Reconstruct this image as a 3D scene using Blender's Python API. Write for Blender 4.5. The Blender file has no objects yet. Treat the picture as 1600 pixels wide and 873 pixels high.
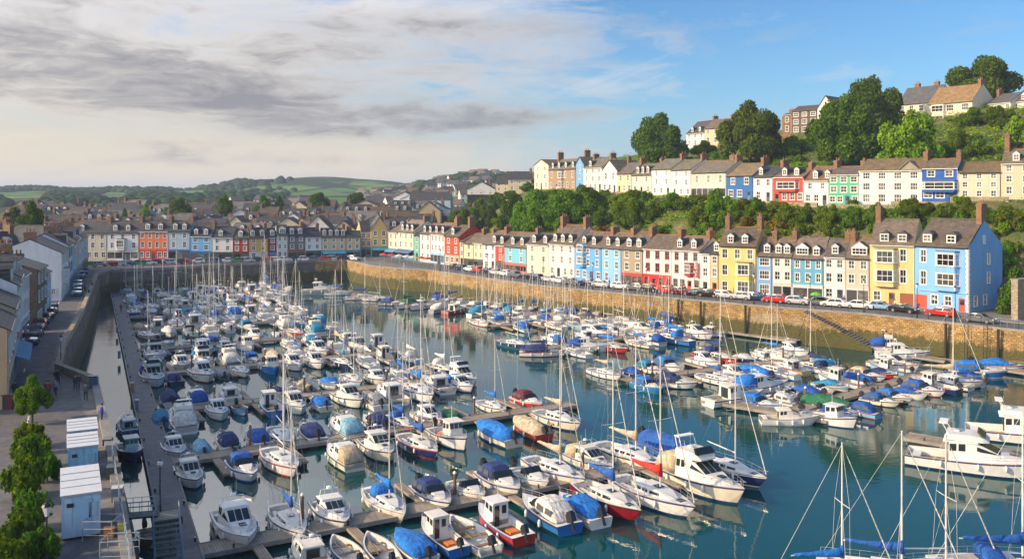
import bpy, math, random
from mathutils import Vector, Matrix, noise
import numpy as np
R = math.radians
random.seed(11)
S = bpy.context.scene
COL = S.collection
F, HC, YH = 1386.0, 24.4, 300.0     # focal length in photo pixels, camera height, horizon row of the photo
QZ = 5.2                            # quay level above the water
def wat(px, py, z=0.0):
    Y = F*(HC-z)/(py-YH); return ((px-800)*Y/F, Y)
def col_x(px, Y): return (px-800)*Y/F
def zat(py, Y): return HC-(py-YH)*Y/F
def px_of(x, y): return 800+F*x/y

# ------------------------------------------------------------------ mesh builder
class MB:
    def __init__(s): s.v=[]; s.f=[]; s.m=[]; s.uv=None; s.u=[]
    def add(s, vs, fs, mi=0):
        n=len(s.v); s.v+= [tuple(p) for p in vs]
        for f in fs: s.f.append([n+i for i in f]); s.m.append(mi)
    def quad(s, a,b,c,d, mi=0): s.add([a,b,c,d],[(0,1,2,3)],mi)
    def box(s, x0,y0,z0,x1,y1,z1, mi=0):
        s.add([(x0,y0,z0),(x1,y0,z0),(x1,y1,z0),(x0,y1,z0),(x0,y0,z1),(x1,y0,z1),(x1,y1,z1),(x0,y1,z1)],
              [(0,3,2,1),(4,5,6,7),(0,1,5,4),(1,2,6,5),(2,3,7,6),(3,0,4,7)],mi)
    def hexa(s, p, mi=0):   # 8 corners, bottom 4 then top 4
        s.add(p,[(0,3,2,1),(4,5,6,7),(0,1,5,4),(1,2,6,5),(2,3,7,6),(3,0,4,7)],mi)
    def prism(s, poly, z0, z1, mi=0, cap=True, mtop=None):
        n=len(poly); vs=[(x,y,z0) for x,y in poly]+[(x,y,z1) for x,y in poly]
        s.add(vs,[(i,(i+1)%n,n+(i+1)%n,n+i) for i in range(n)],mi)
        if cap:
            s.add(vs[n:],[tuple(range(n))],mi if mtop is None else mtop)
            s.add(vs[:n],[tuple(reversed(range(n)))],mi)
    def loft(s, rings, mi=0, closed=True, caps=True):
        k=len(rings[0]); n0=len(s.v)
        for r in rings: s.v+= [tuple(p) for p in r]
        rng = k if closed else k-1
        for i in range(len(rings)-1):
            for j in range(rng):
                a=n0+i*k+j; b=n0+i*k+(j+1)%k
                s.f.append([a,b,b+k,a+k]); s.m.append(mi)
        if caps and closed:
            s.f.append([n0+j for j in reversed(range(k))]); s.m.append(mi)
            s.f.append([n0+(len(rings)-1)*k+j for j in range(k)]); s.m.append(mi)
    def tube(s, a, b, r0, r1=None, k=6, mi=0):
        r1=r0 if r1 is None else r1
        a=Vector(a); b=Vector(b); d=(b-a)
        if d.length<1e-6: return
        d.normalize(); u=d.orthogonal().normalized(); w=d.cross(u)
        s.loft([[a+(u*math.cos(2*math.pi*i/k)+w*math.sin(2*math.pi*i/k))*r0 for i in range(k)],
                [b+(u*math.cos(2*math.pi*i/k)+w*math.sin(2*math.pi*i/k))*r1 for i in range(k)]],mi)
    def path(s, pts, r, k=5, mi=0):
        for a,b in zip(pts[:-1],pts[1:]): s.tube(a,b,r,r,k,mi)
    def lathe(s, prof, c=(0,0,0), k=10, mi=0):
        s.loft([[(c[0]+r*math.cos(2*math.pi*i/k),c[1]+r*math.sin(2*math.pi*i/k),c[2]+z) for i in range(k)] for r,z in prof],mi)
    def ell(s, c, rx, ry, rz, k=8, n=6, mi=0):
        s.lathe2(c,rx,ry,rz,k,n,mi)
    def lathe2(s,c,rx,ry,rz,k,n,mi):
        rings=[]
        for i in range(n+1):
            a=-math.pi/2+math.pi*i/n; q=max(math.cos(a),.02)
            rings.append([(c[0]+rx*q*math.cos(2*math.pi*j/k),c[1]+ry*q*math.sin(2*math.pi*j/k),c[2]+rz*math.sin(a)) for j in range(k)])
        s.loft(rings,mi)
    def mesh(s, name, mats, smooth=False):
        me=bpy.data.meshes.new(name); me.from_pydata(s.v,[],s.f)
        for m in mats: me.materials.append(m)
        if any(s.m): me.polygons.foreach_set('material_index',s.m)
        if smooth: me.polygons.foreach_set('use_smooth',[True]*len(s.f))
        me.update(); return me

def obj(name, me, parent=None, loc=(0,0,0), rz=0, color=None, mats=None, smooth=False):
    if isinstance(me, MB): me=me.mesh(name, mats, smooth)
    o=bpy.data.objects.new(name, me); COL.objects.link(o)
    o.location=loc; o.rotation_euler=(0,0,rz)
    if parent is not None: o.parent=parent
    if color is not None: o.color=(*color[:3],1)
    return o
THINGS=[]
def tag(o, label, cat, group=None, kind=None):
    if label: o['label']=label
    if cat: o['category']=cat
    if group: o['group']=group
    if kind: o['kind']=kind
    if cat: THINGS.append(o)
    return o
def thing(name, label, cat, loc=(0,0,0), rz=0, group=None):
    o=bpy.data.objects.new(name,None); COL.objects.link(o); o.empty_display_size=.3
    o.location=loc; o.rotation_euler=(0,0,rz)
    return tag(o,label,cat,group)
def struct(name, mb, mats, smooth=False):
    o=obj(name,mb,mats=mats,smooth=smooth); o['kind']='structure'; return o
KIDS={}
def copy_tree(o, parent=None):
    c=o.copy(); COL.objects.link(c); c.parent=parent
    for ch in KIDS[o.name]: copy_tree(ch,c)
    return c
def reg(root):
    def w(o):
        KIDS[o.name]=[c for c in bpy.data.objects if c.parent==o]
        for c in KIDS[o.name]: w(c)
    w(root)
ORD='first second third fourth fifth sixth seventh eighth ninth tenth eleventh twelfth thirteenth fourteenth fifteenth sixteenth seventeenth eighteenth nineteenth twentieth'.split()
TENS='x x twenty thirty forty fifty sixty seventy eighty ninety'.split()
def ordn(i):
    if i<20: return ORD[i]
    t,u=divmod(i+1,10); return TENS[t][:-1]+'ieth' if u==0 else TENS[t]+'-'+ORD[u-1]

# ------------------------------------------------------------------ materials
def mat(name, color=(.5,.5,.5), rough=.6, metal=0, spec=None, objcol=False):
    m=bpy.data.materials.new(name); m.use_nodes=True; nt=m.node_tree
    b=nt.nodes['Principled BSDF']; b.inputs['Base Color'].default_value=(*color,1)
    b.inputs['Roughness'].default_value=rough; b.inputs['Metallic'].default_value=metal
    if spec is not None: b.inputs['Specular IOR Level'].default_value=spec
    m['b']=1
    if objcol:
        oi=nt.nodes.new('ShaderNodeObjectInfo'); nt.links.new(oi.outputs['Color'],b.inputs['Base Color'])
    return m
class N:
    def __init__(s,m): s.nt=m.node_tree; s.b=s.nt.nodes.get('Principled BSDF'); s.out=s.nt.nodes.get('Material Output')
    def n(s,t,**k):
        x=s.nt.nodes.new('ShaderNode'+t)
        for a,b in k.items():
            if a.startswith('i_'):
                key=a[2:]; key=int(key) if key.isdigit() else key.replace('_',' ')
                x.inputs[key].default_value=b
            else: setattr(x,a,b)
        return x
    def l(s,a,b): s.nt.links.new(a,b)
    def noise(s,scale,vec=None,detail=4,rough=.6):
        x=s.n('TexNoise'); x.inputs['Scale'].default_value=scale; x.inputs['Detail'].default_value=detail; x.inputs['Roughness'].default_value=rough
        if vec is not None: s.l(vec,x.inputs['Vector'])
        return x.outputs['Fac']
    def ramp(s,fac,stops):
        x=s.n('ValToRGB'); e=x.color_ramp.elements
        while len(e)<len(stops): e.new(.5)
        for q,(p,c) in zip(e,stops):
            q.position=p; q.color=(*c,1) if not isinstance(c,(int,float)) else (c,c,c,1)
        s.l(fac,x.inputs['Fac']); return x.outputs['Color']
    def mix(s,a,b,fac,mode='MIX'):
        x=s.n('Mix',data_type='RGBA',blend_type=mode)
        for v,i in ((fac,0),(a,6),(b,7)):
            if isinstance(v,(int,float)): x.inputs[i].default_value=v
            elif isinstance(v,tuple): x.inputs[i].default_value=(*v[:3],1)
            else: s.l(v,x.inputs[i])
        return x.outputs[2]
    def math(s,op,a,b=0,c=None,clamp=False):
        x=s.n('Math',operation=op,use_clamp=clamp)
        for v,i in ((a,0),(b,1),(c,2)):
            if v is None: continue
            if isinstance(v,(int,float)): x.inputs[i].default_value=v
            else: s.l(v,x.inputs[i])
        return x.outputs[0]
    def coord(s,w='Object',scale=None,rot=None):
        t=s.n('TexCoord')
        if scale is None and rot is None: return t.outputs[w]
        m=s.n('Mapping')
        if scale: m.inputs['Scale'].default_value=scale
        if rot: m.inputs['Rotation'].default_value=rot
        s.l(t.outputs[w],m.inputs['Vector']); return m.outputs[0]
    def bump(s,h,strength=.3,dist=.05):
        x=s.n('Bump'); x.inputs['Strength'].default_value=strength; x.inputs['Distance'].default_value=dist
        s.l(h,x.inputs['Height']); s.l(x.outputs[0],s.b.inputs['Normal'])
    def sep(s,v):
        x=s.n('SeparateXYZ'); s.l(v,x.inputs[0]); return x.outputs
    def comb(s,x,y,z):
        q=s.n('CombineXYZ')
        for v,i in ((x,0),(y,1),(z,2)):
            if isinstance(v,(int,float)): q.inputs[i].default_value=v
            else: s.l(v,q.inputs[i])
        return q.outputs[0]
    def base(s,c): s.l(c,s.b.inputs['Base Color'])
    def oc(s): return s.n('ObjectInfo').outputs['Color']
    def orand(s): return s.n('ObjectInfo').outputs['Random']
M={}
def render_wall():
    m=mat('painted_render',rough=.85); n=N(m); c=n.coord()
    st=n.noise(1.1,n.coord(scale=(1.3,1.3,.3)),4,.6)
    fine=n.noise(6,c,4)
    k=n.ramp(st,[(.3,.84),(.5,.97),(.75,1.02)]); k2=n.ramp(fine,[(.3,.9),(.7,1.05)])
    # splash dirt and weather patches
    col=n.mix(n.mix(n.oc(),k,1,'MULTIPLY'),k2,1,'MULTIPLY')
    big=n.ramp(n.noise(.45,c,3),[(.55,0.),(.75,.22)])
    col=n.mix(col,(.3,.27,.22),big)
    n.base(col); n.bump(fine,.25,.02); return m
def slate():
    m=mat('slate_roof',rough=.7); n=N(m); c=n.coord(); x,y,z=n.sep(c)
    bt=n.n('TexBrick'); n.l(n.comb(x,n.math('MULTIPLY',z,1.5),0),bt.inputs['Vector'])
    bt.inputs['Scale'].default_value=1; bt.inputs['Brick Width'].default_value=.42; bt.inputs['Row Height'].default_value=.36
    bt.inputs['Mortar Size'].default_value=.03; bt.inputs['Color1'].default_value=(.75,.75,.75,1); bt.inputs['Color2'].default_value=(1.15,1.1,1.05,1); bt.inputs['Mortar'].default_value=(.42,.42,.42,1)
    bt.inputs['Bias'].default_value=0
    col=n.mix(n.oc(),bt.outputs['Color'],1,'MULTIPLY')
    ns=n.noise(.9,c,6,.7); col=n.mix(col,n.ramp(ns,[(.3,.6),(.7,1.25)]),1,'MULTIPLY')
    li=n.ramp(n.noise(2.4,c,5,.75),[(.56,0.),(.68,.32)])
    col=n.mix(col,(.30,.22,.09),li); n.base(col); n.bump(bt.outputs['Fac'],-.5,.03); return m
def brick(name,c1,c2,mort,w=.45,h=.15,algae=False,uv=False,rough=.9,objcol=False,msize=.02):
    m=mat(name,rough=rough); n=N(m)
    if uv: c=n.coord('UV'); vec=c
    else:
        c=n.coord(); x,y,z=n.sep(c); vec=n.comb(n.math('ADD',x,y),z,0)
    wob=n.n('TexNoise'); wob.inputs['Scale'].default_value=.9; n.l(vec,wob.inputs['Vector'])
    add=n.n('VectorMath',operation='ADD'); sc=n.n('VectorMath',operation='SCALE'); n.l(wob.outputs['Color'],sc.inputs[0]); sc.inputs['Scale'].default_value=.55 if uv else .02
    n.l(vec,add.inputs[0]); n.l(sc.outputs[0],add.inputs[1])
    bt=n.n('TexBrick'); n.l(add.outputs[0],bt.inputs['Vector'])
    bt.inputs['Scale'].default_value=1; bt.inputs['Brick Width'].default_value=w; bt.inputs['Row Height'].default_value=h
    bt.inputs['Mortar Size'].default_value=msize; bt.inputs['Color1'].default_value=(*c1,1); bt.inputs['Color2'].default_value=(*c2,1); bt.inputs['Mortar'].default_value=(*mort,1)
    col=bt.outputs['Color']
    if objcol: col=n.mix(col,n.oc(),1,'MULTIPLY')
    ns=n.noise(1.1 if not uv else .35,vec,6,.7); col=n.mix(col,n.ramp(ns,[(.25,.5),(.5,.95),(.75,1.3)]),1,'MULTIPLY')
    n2=n.noise(7,vec,4,.7); col=n.mix(col,n.ramp(n2,[(.3,.7),(.7,1.2)]),1,'MULTIPLY')
    if algae:
        geo=n.n('NewGeometry'); z=n.sep(geo.outputs['Position'])[2]
        streak=n.noise(1,n.coord('UV',scale=(1.4,.25,1)),5,.75)
        lv=n.math('ADD',z,n.math('MULTIPLY',streak,-3.4))
        a=n.ramp(n.math('MULTIPLY_ADD',lv,-.5,.9),[(.3,0.),(.52,.95)])
        ac=n.ramp(n.noise(3,vec,5,.7),[(.3,(.035,.036,.012)),(.6,(.085,.085,.02)),(.8,(.13,.11,.045))])
        col=n.mix(col,ac,a)
        dk=n.ramp(n.noise(1,n.coord('UV',scale=(.6,.1,1)),4,.7),[(.55,0.),(.75,.55)])
        col=n.mix(col,(.05,.042,.03),dk)
        rp=n.ramp(n.noise(.22,vec,3,.5),[(.6,0.),(.64,.55)]); col=n.mix(col,(.34,.29,.2),n.math('MULTIPLY',rp,n.math('SUBTRACT',1,a)))
    n.base(col); h=n.mix(bt.outputs['Fac'],n2,.5); n.bump(n.math('SUBTRACT',n2,bt.outputs['Fac']),.6,.06)
    return m
def surf(name,c1,c2,scale=3,rough=.85,bs=.2,detail=5,patch=None):
    m=mat(name,rough=rough); n=N(m); g=n.n('NewGeometry').outputs['Position']
    a=n.noise(scale,g,detail,.65); col=n.ramp(a,[(.3,c1),(.7,c2)])
    b=n.noise(scale*.12,g,4,.6); col=n.mix(col,n.ramp(b,[(.3,.72),(.7,1.2)]),1,'MULTIPLY')
    if patch: col=n.mix(col,patch,n.ramp(n.noise(scale*.3,g,3),[(.58,0.),(.6,.6)]))
    n.base(col); n.bump(a,bs,.03); return m
def planks(name,c1,c2,axis='x',objcol=False):
    m=mat(name,rough=.8); n=N(m); c=n.coord(); x,y,z=n.sep(c)
    bt=n.n('TexBrick'); n.l(n.comb(y,x,0),bt.inputs['Vector']); bt.inputs['Scale'].default_value=1
    bt.inputs['Brick Width'].default_value=3.; bt.inputs['Row Height'].default_value=.2; bt.inputs['Mortar Size'].default_value=.012
    bt.inputs['Color1'].default_value=(*c1,1); bt.inputs['Color2'].default_value=(*c2,1); bt.inputs['Mortar'].default_value=(.02,.02,.02,1)
    k=n.ramp(n.noise(.8,c,5,.7),[(.3,.7),(.7,1.2)]); n.base(n.mix(bt.outputs['Color'],k,1,'MULTIPLY')); return m
def gel(name,rough=.3):
    m=mat(name,rough=rough); n=N(m); c=n.coord(); ns=n.noise(2.2,c,5,.7)
    st=n.noise(2,n.coord(scale=(3,3,.4)),4,.7)
    col=n.mix(n.oc(),n.ramp(ns,[(.3,.86),(.7,1.02)]),1,'MULTIPLY')
    col=n.mix(col,(.32,.27,.18),n.ramp(st,[(.6,0.),(.8,.3)])); n.base(col)
    return m
def canvas():
    m=mat('canvas',rough=.9); n=N(m); c=n.coord(); ns=n.noise(3,c,4,.6)
    n.base(n.mix(n.oc(),n.ramp(ns,[(.3,.62),(.5,.95),(.75,1.45)]),1,'MULTIPLY')); w1=n.noise(2.,n.coord(scale=(1,2.2,.4)),4,.6); w2=n.noise(9,n.coord(scale=(2.5,.4,1)),3,.6); n.bump(n.math('ADD',w1,n.math('MULTIPLY',w2,.25)),1.,.2); return m
def glass(name='window_glass',lo=.012,hi=.16):
    m=mat(name,rough=.08,spec=.6); n=N(m)
    r=n.orand(); col=n.ramp(r,[(.0,(lo,lo*1.05,lo*1.15)),(.55,(.05,.055,.06)),(1.,(hi,hi*.97,hi*.88))])
    pos=n.n('NewGeometry').outputs['Position']
    col=n.mix(col,n.ramp(n.noise(1.4,pos,2),[(.35,.5),(.65,1.4)]),1,'MULTIPLY')
    n.base(col); return m
def leaf(name,dark,mid,light,tr=.3):
    m=bpy.data.materials.new(name); m.use_nodes=True; n=N(m); n.nt.nodes.remove(n.b)
    ri=n.n('NewGeometry').outputs['Random Per Island']
    col=n.ramp(ri,[(.0,dark),(.5,mid),(1.,light)])
    tint=n.n('HueSaturation'); n.l(col,tint.inputs['Color'])
    n.l(n.math('MULTIPLY_ADD',n.orand(),.05,.475),tint.inputs['Hue']); n.l(n.math('MULTIPLY_ADD',n.orand(),.5,.75),tint.inputs['Value'])
    cc=n.mix(tint.outputs[0],n.oc(),1,'MULTIPLY')
    d=n.n('BsdfDiffuse'); t=n.n('BsdfTranslucent'); mx=n.n('MixShader'); mx.inputs[0].default_value=tr
    n.l(cc,d.inputs[0]); n.l(cc,t.inputs[0]); n.l(d.outputs[0],mx.inputs[1]); n.l(t.outputs[0],mx.inputs[2]); n.l(mx.outputs[0],n.out.inputs[0])
    return m
def make_mats():
    M['wall']=render_wall(); M['roof']=slate()
    M['brick']=brick('chimney_brick',(.26,.12,.055),(.34,.18,.085),(.26,.22,.16),.24,.085,msize=.01)
    M['housebrick']=brick('dark_house_brick',(.12,.08,.06),(.18,.12,.08),(.15,.13,.11),.3,.1,msize=.012)
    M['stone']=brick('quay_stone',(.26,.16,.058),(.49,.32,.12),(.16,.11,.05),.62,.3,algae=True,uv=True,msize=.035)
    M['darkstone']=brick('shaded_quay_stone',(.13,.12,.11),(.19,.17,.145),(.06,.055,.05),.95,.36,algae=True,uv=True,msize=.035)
    M['rubble']=brick('rubble_stone',(.36,.29,.2),(.48,.4,.29),(.2,.17,.12),.5,.22,msize=.03)
    M['frame']=mat('white_joinery',(.78,.78,.75),.5); M['objpaint']=mat('coloured_joinery',rough=.5,objcol=True)
    M['glass']=glass(); M['bglass']=mat('boat_glass',(.02,.03,.035),.06,spec=.7)
    M['pot']=mat('terracotta',(.34,.14,.07),.8); M['lead']=mat('lead_grey',(.16,.17,.18),.6)
    M['asphalt']=surf('asphalt',(.10,.102,.108),(.145,.145,.15),5,.9,.15,patch=(.065,.067,.072)); M['pave']=surf('paving',(.19,.18,.17),(.27,.26,.24),3)
    M['kerb']=surf('kerb_stone',(.22,.21,.19),(.32,.3,.27),6); M['line']=surf('road_paint',(.5,.5,.48),(.75,.75,.72),9)
    M['ground']=surf('old_paving',(.14,.135,.13),(.22,.21,.195),2.,patch=(.1,.095,.09))
    M['planks']=planks('weathered_decking',(.13,.135,.145),(.18,.18,.19)); M['tanplanks']=planks('sunbleached_decking',(.29,.235,.17),(.38,.31,.225))
    M['gel']=gel('gelcoat'); M['deck']=gel('deck_gelcoat',.55); M['canvas']=canvas(); M['teak']=surf('teak',(.2,.12,.06),(.33,.22,.12),8)
    M['alu']=mat('mast_alloy',(.74,.71,.64),.4,.1); M['wire']=mat('rigging_wire',(.6,.58,.53),.5,.1); M['rubber']=mat('black_rubber',(.015,.015,.016),.6)
    M['black']=mat('black_paint',(.02,.021,.024),.35); M['steel']=mat('stainless_rail',(.65,.66,.68),.3,.7); M['galv']=mat('galvanised_steel',(.28,.34,.38),.5,.4)
    M['antifoul']=mat('antifouling',(.03,.04,.06),.7); M['strake']=mat('rubbing_strake',(.16,.09,.05),.6)
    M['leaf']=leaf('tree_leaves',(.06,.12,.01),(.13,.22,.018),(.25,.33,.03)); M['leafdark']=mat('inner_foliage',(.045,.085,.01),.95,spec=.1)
    M['bark']=surf('bark',(.06,.045,.03),(.13,.1,.07),4,.95,.5)
    M['car']=mat('car_paint',rough=.22,objcol=True); M['car'].node_tree.nodes['Principled BSDF'].inputs['Coat Weight'].default_value=.6
    M['lampglass']=mat('lamp_glass',(.75,.75,.7),.3); M['skin']=mat('skin',(.5,.3,.22),.6); M['hair']=mat('hair',(.05,.03,.02),.8)
    M['cloth']=mat('clothing',rough=.9,objcol=True); M['trouser']=mat('dark_trousers',(.03,.035,.05),.9); M['shoe']=mat('shoe',(.03,.025,.02),.7)
    M['red']=mat('red_plastic',(.55,.03,.02),.4); M['orange']=mat('orange_plastic',(.75,.2,.03),.4); M['yellow']=mat('yellow_plastic',(.7,.5,.05),.5)
    M['light']=mat('headlamp_lens',(.75,.77,.8),.1); M['tail']=mat('tail_lamp_lens',(.45,.02,.01),.2); M['rim']=mat('wheel_rim',(.45,.46,.48),.3,.8)
make_mats()
# ------------------------------------------------------------------ plan of the place (metres, camera above the origin looking along +Y)
FAC1=[(600,264),(607,262),(640,251),(700,233),(822,208),(971,182),(1122,166),(1190,162),(1340,153),(1430,148),(1515,141)]
FAC2=[(835,300),(912,270),(1000,245),(1100,218),(1200,200),(1300,188),(1450,175),(1620,164)]
def lerp_tab(tab,x):
    if x<=tab[0][0]: return tab[0][1]
    for (a,b),(c,d) in zip(tab[:-1],tab[1:]):
        if x<=c: return b+(d-b)*(x-a)/(c-a)
    return tab[-1][1]
def on1(px): Y=lerp_tab(FAC1,px); return (col_x(px,Y),Y)
def on2(px): Y=lerp_tab(FAC2,px); return (col_x(px,Y),Y)
BAS2=[(835,296),(900,297),(941,300),(1000,304),(1080,309),(1135,311),(1200,316),(1300,322),(1400,322),(1450,318),(1500,312),(1620,306)]
def ext(pl,a,b):
    p=[Vector(q) for q in pl]; s=(p[0]-p[1]).normalized(); e=(p[-1]-p[-2]).normalized()
    return [tuple(p[0]+s*a)]+[tuple(q) for q in p]+[tuple(p[-1]+e*b)]
L1=ext([on1(x) for x in (600,640,700,822,971,1122,1190,1340,1430,1515)],150,0)+[(92,112),(125,75)]
L2=ext([on2(x) for x,_ in FAC2],150,120)
def sdist(pl,x,y):   # signed distance, positive = uphill of the line
    best=1e9; sg=1
    for (ax,ay),(bx,by) in zip(pl[:-1],pl[1:]):
        dx,dy=bx-ax,by-ay; l2=dx*dx+dy*dy
        if l2<1e-6: continue
        t=max(0,min(1,((x-ax)*dx+(y-ay)*dy)/l2))
        qx,qy=ax+t*dx,ay+t*dy; d=math.hypot(x-qx,y-qy)
        if d<best-1e-6: best=d; sg=1 if (dx*(y-ay)-dy*(x-ax))>0 else -1
    return best*sg
def sm(a,b,x): t=max(0,min(1,(x-a)/(b-a))); return t*t*(3-2*t)
CAP=[(700,24),(835,33),(930,37),(1030,40),(1200,45),(1320,47),(1450,49),(1700,50)]
def town(x,y): return QZ+ (min(max(y-285,0),115))*.05 + max(0,min(y-400,500))*.012
def hz(x,y):
    s=sdist(L1,x,y)
    if s<11.5: return QZ-.6
    d2=sdist(L2,x,y); px=px_of(x,y)
    b2=zat(lerp_tab(BAS2,px),lerp_tab(FAC2,px))
    if px>1550: b2=23
    if d2<-3.5:
        t=(s-11.5)/((s-11.5)+(-d2-3.5)); z=6.2+(b2-6.7)*(.15*t+.85*sm(0,1,t))
    elif d2<14: z=b2-.03
    else: z=b2+max(0,(d2-14))*.37; z=min(z, lerp_tab(CAP,px)+max(0,d2-60)*.01)
    z+=noise.noise(Vector((x*.09,y*.09,3)))*(.9 if d2>16 or d2<-7 else 0)
    f=sm(690,850,px); base=town(x,y)
    return base-.5+(z-base+.5)*f if f<1 else z

BASIN=[(-8,14),(-17.5,41.7),(-19.8,46.4),(-28.7,64.3),(-41.3,88.5),(-48.6,95.5),(-55.2,109.7),(-67.3,139.3),(-94.8,203),(-96,212),(-72,231),(-54,243),(-46,247),(-42,240),(-36,229),(-29,222),(-20.5,217),(6.5,180),(24.5,163.5),(42.7,147.8),(55.3,139.3),(69.9,122.6),(95,92),(125,55),(130,14)]
def offset_line(pts,d):  # to the left of travel direction
    out=[]
    for i,p in enumerate(pts):
        a=Vector(pts[max(i-1,0)]); b=Vector(pts[min(i+1,len(pts)-1)]); t=(b-a).normalized(); nrm=Vector((-t.y,t.x)); out.append(tuple(Vector(p)+nrm*d))
    return out
def uvwall(mb, pts, z0, z1, uvs, batter=0.0, s0=0.0):
    low=offset_line(pts,-batter); s=s0
    for i in range(len(pts)-1):
        a,b=pts[i],pts[i+1]; la,lb=low[i],low[i+1]; L=math.dist(a,b)
        mb.quad((*la,z0),(*lb,z0),(*b,z1),(*a,z1)); uvs+= [(s,z0),(s+L,z0),(s+L,z1),(s,z1)]; s+=L
def set_uv(me,uvs):
    l=me.uv_layers.new(name='UVMap')
    for i,u in enumerate(uvs): l.data[i].uv=u

def setting():
    # ground with the basin cut out of it
    import bmesh
    bm=bmesh.new(); hi=[bm.verts.new((x,y,QZ)) for x,y in BASIN]
    out=[bm.verts.new((x,y,QZ)) for x,y in ((-400,-60),(-400,330),(300,330),(300,-60))]
    ed=[bm.edges.new((v[i],v[(i+1)%len(v)])) for v in (hi,out) for i in range(len(v))]
    bmesh.ops.triangle_fill(bm,edges=ed,use_beauty=True)
    for f in bm.faces:
        if f.normal.z<0: f.normal_flip()
    me=bpy.data.meshes.new('ground'); bm.to_mesh(me); bm.free(); me.materials.append(M['ground'])
    o=obj('ground',me); o['kind']='structure'
    # water
    m=mat('harbour_water',(.0,.045,.058),.02); n=N(m); n.b.inputs['IOR'].default_value=1.5
    g=n.n('NewGeometry').outputs['Position']
    w1=n.noise(1.,None,3,.55); mp=n.n('Mapping'); mp.inputs['Scale'].default_value=(.75,1.25,1); n.l(g,mp.inputs['Vector'])
    a=n.noise(1.5,mp.outputs[0],3,.55); b=n.noise(.22,mp.outputs[0],2,.5)
    calm=n.ramp(n.noise(.02,g,2,.5),[(.4,.25),(.65,1.)])
    n.bump(n.math('ADD',n.math('MULTIPLY',a,n.math('MULTIPLY',calm,.55)),n.math('MULTIPLY',b,.6)),.115,.2); n.l(n.ramp(n.noise(.035,g,3,.6),[(.42,.012),(.68,.085)]),n.b.inputs['Roughness'])
    n.base(n.ramp(n.noise(.012,g,2),[(.3,(.0,.046,.058)),(.7,(.002,.066,.058))]))
    mb=MB(); mb.quad((-140,0,0),(160,0,0),(160,270,0),(-140,270,0)); struct('water',mb,[m])
    # hillside
    m=mat('hill_grass',rough=.95); n=N(m); g=n.n('NewGeometry').outputs['Position']
    a=n.noise(.16,g,6,.7); f=n.noise(2.2,g,5,.75)
    c=n.ramp(a,[(.3,(.035,.06,.012)),(.48,(.075,.11,.02)),(.6,(.16,.14,.05)),(.7,(.24,.18,.10))]); c=n.mix(c,n.ramp(f,[(.3,.55),(.7,1.4)]),1,'MULTIPLY')
    n.base(c); n.bump(f,.8,.4)
    mb=MB(); xs=[-75+2.4*i for i in range(125)]; ys=[110+2.4*j for j in range(150)]; idx={}
    for j,y in enumerate(ys):
        for i,x in enumerate(xs):
            idx[i,j]=len(mb.v); mb.v.append((x,y,hz(x,y)))
    for j in range(len(ys)-1):
        for i in range(len(xs)-1):
            q=[idx[i,j],idx[i+1,j],idx[i+1,j+1],idx[i,j+1]]
            if max(mb.v[k][2] for k in q)<QZ-.3: continue
            mb.f.append(q); mb.m.append(0)
    struct('hillside',mb,[m],True)
    # distant country
    m=mat('country',rough=1.,spec=.1); n=N(m); g=n.n('NewGeometry').outputs['Position']
    gx,gy,gz=n.sep(g); gv=n.comb(n.math('MULTIPLY',gx,.0065),n.math('MULTIPLY',gy,.0032),0)
    vo=n.n('TexVoronoi',feature='DISTANCE_TO_EDGE'); vo.inputs['Scale'].default_value=1.3; n.l(gv,vo.inputs['Vector'])
    vc=n.n('TexVoronoi'); vc.inputs['Scale'].default_value=1.3; n.l(gv,vc.inputs['Vector'])
    r=n.sep(vc.outputs['Color'])[0]
    fc=n.ramp(r,[(.0,(.06,.16,.03)),(.35,(.10,.21,.04)),(.6,(.15,.26,.05)),(.8,(.22,.28,.09)),(1.,(.08,.17,.03))])
    hd=n.ramp(vo.outputs['Distance'],[(.03,1.),(.055,0.)]); wd=n.ramp(n.noise(.0045,g,4,.6),[(.5,0.),(.55,1.)])
    c=n.mix(fc,(.02,.04,.014),hd); c=n.mix(c,(.022,.042,.016),wd); n.base(n.mix(c,n.ramp(n.noise(.05,g,4,.7),[(.3,.6),(.7,1.3)]),1,'MULTIPLY'))
    mb=MB(); azs=[-420+ i*10 for i in range(245)]; rs=[300*(1.028**j) for j in range(104)]; nz=len(azs)
    for rr in rs:
        for p in azs:
            mb.v.append((col_x(p,rr),rr,far_z(p,rr)))
    for j in range(len(rs)-1):
        for i in range(nz-1):
            a=j*nz+i; mb.f.append([a,a+1,a+1+nz,a+nz]); mb.m.append(0)
    struct('hills',mb,[m],True)
    roads()
def bump1(x,c,w): return math.exp(-((x-c)/w)**2)
def far_z(p,r):
    z=4.4+ town(0,r)-QZ
    z+= sm(500,900,r)*4
    v=noise.noise(Vector((p*.006,r*.002,0)))
    z+= 29*bump1(math.log(r),math.log(1500),.22)*(bump1(p,480,105)+.45*bump1(p,620,90)+.4*bump1(p,380,50))
    z+= (9+4*v)*bump1(math.log(r),math.log(2300),.2)*(1-.6*sm(350,700,p))
    z+= (9+5*v+4*noise.noise(Vector((p*.02,0,5))))*sm(2300,3900,r)
    z+= 20*bump1(math.log(r),math.log(950),.25)*sm(560,760,p)
    z+= 9*bump1(math.log(r),math.log(640),.2)*sm(600,760,p)
    z+= sm(800,1300,r)*6*noise.noise(Vector((p*.011,math.log(r)*3.2,2)))+5*bump1(math.log(r),math.log(1350),.16)*(1-sm(250,420,p))
    return z+v*1.5

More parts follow.
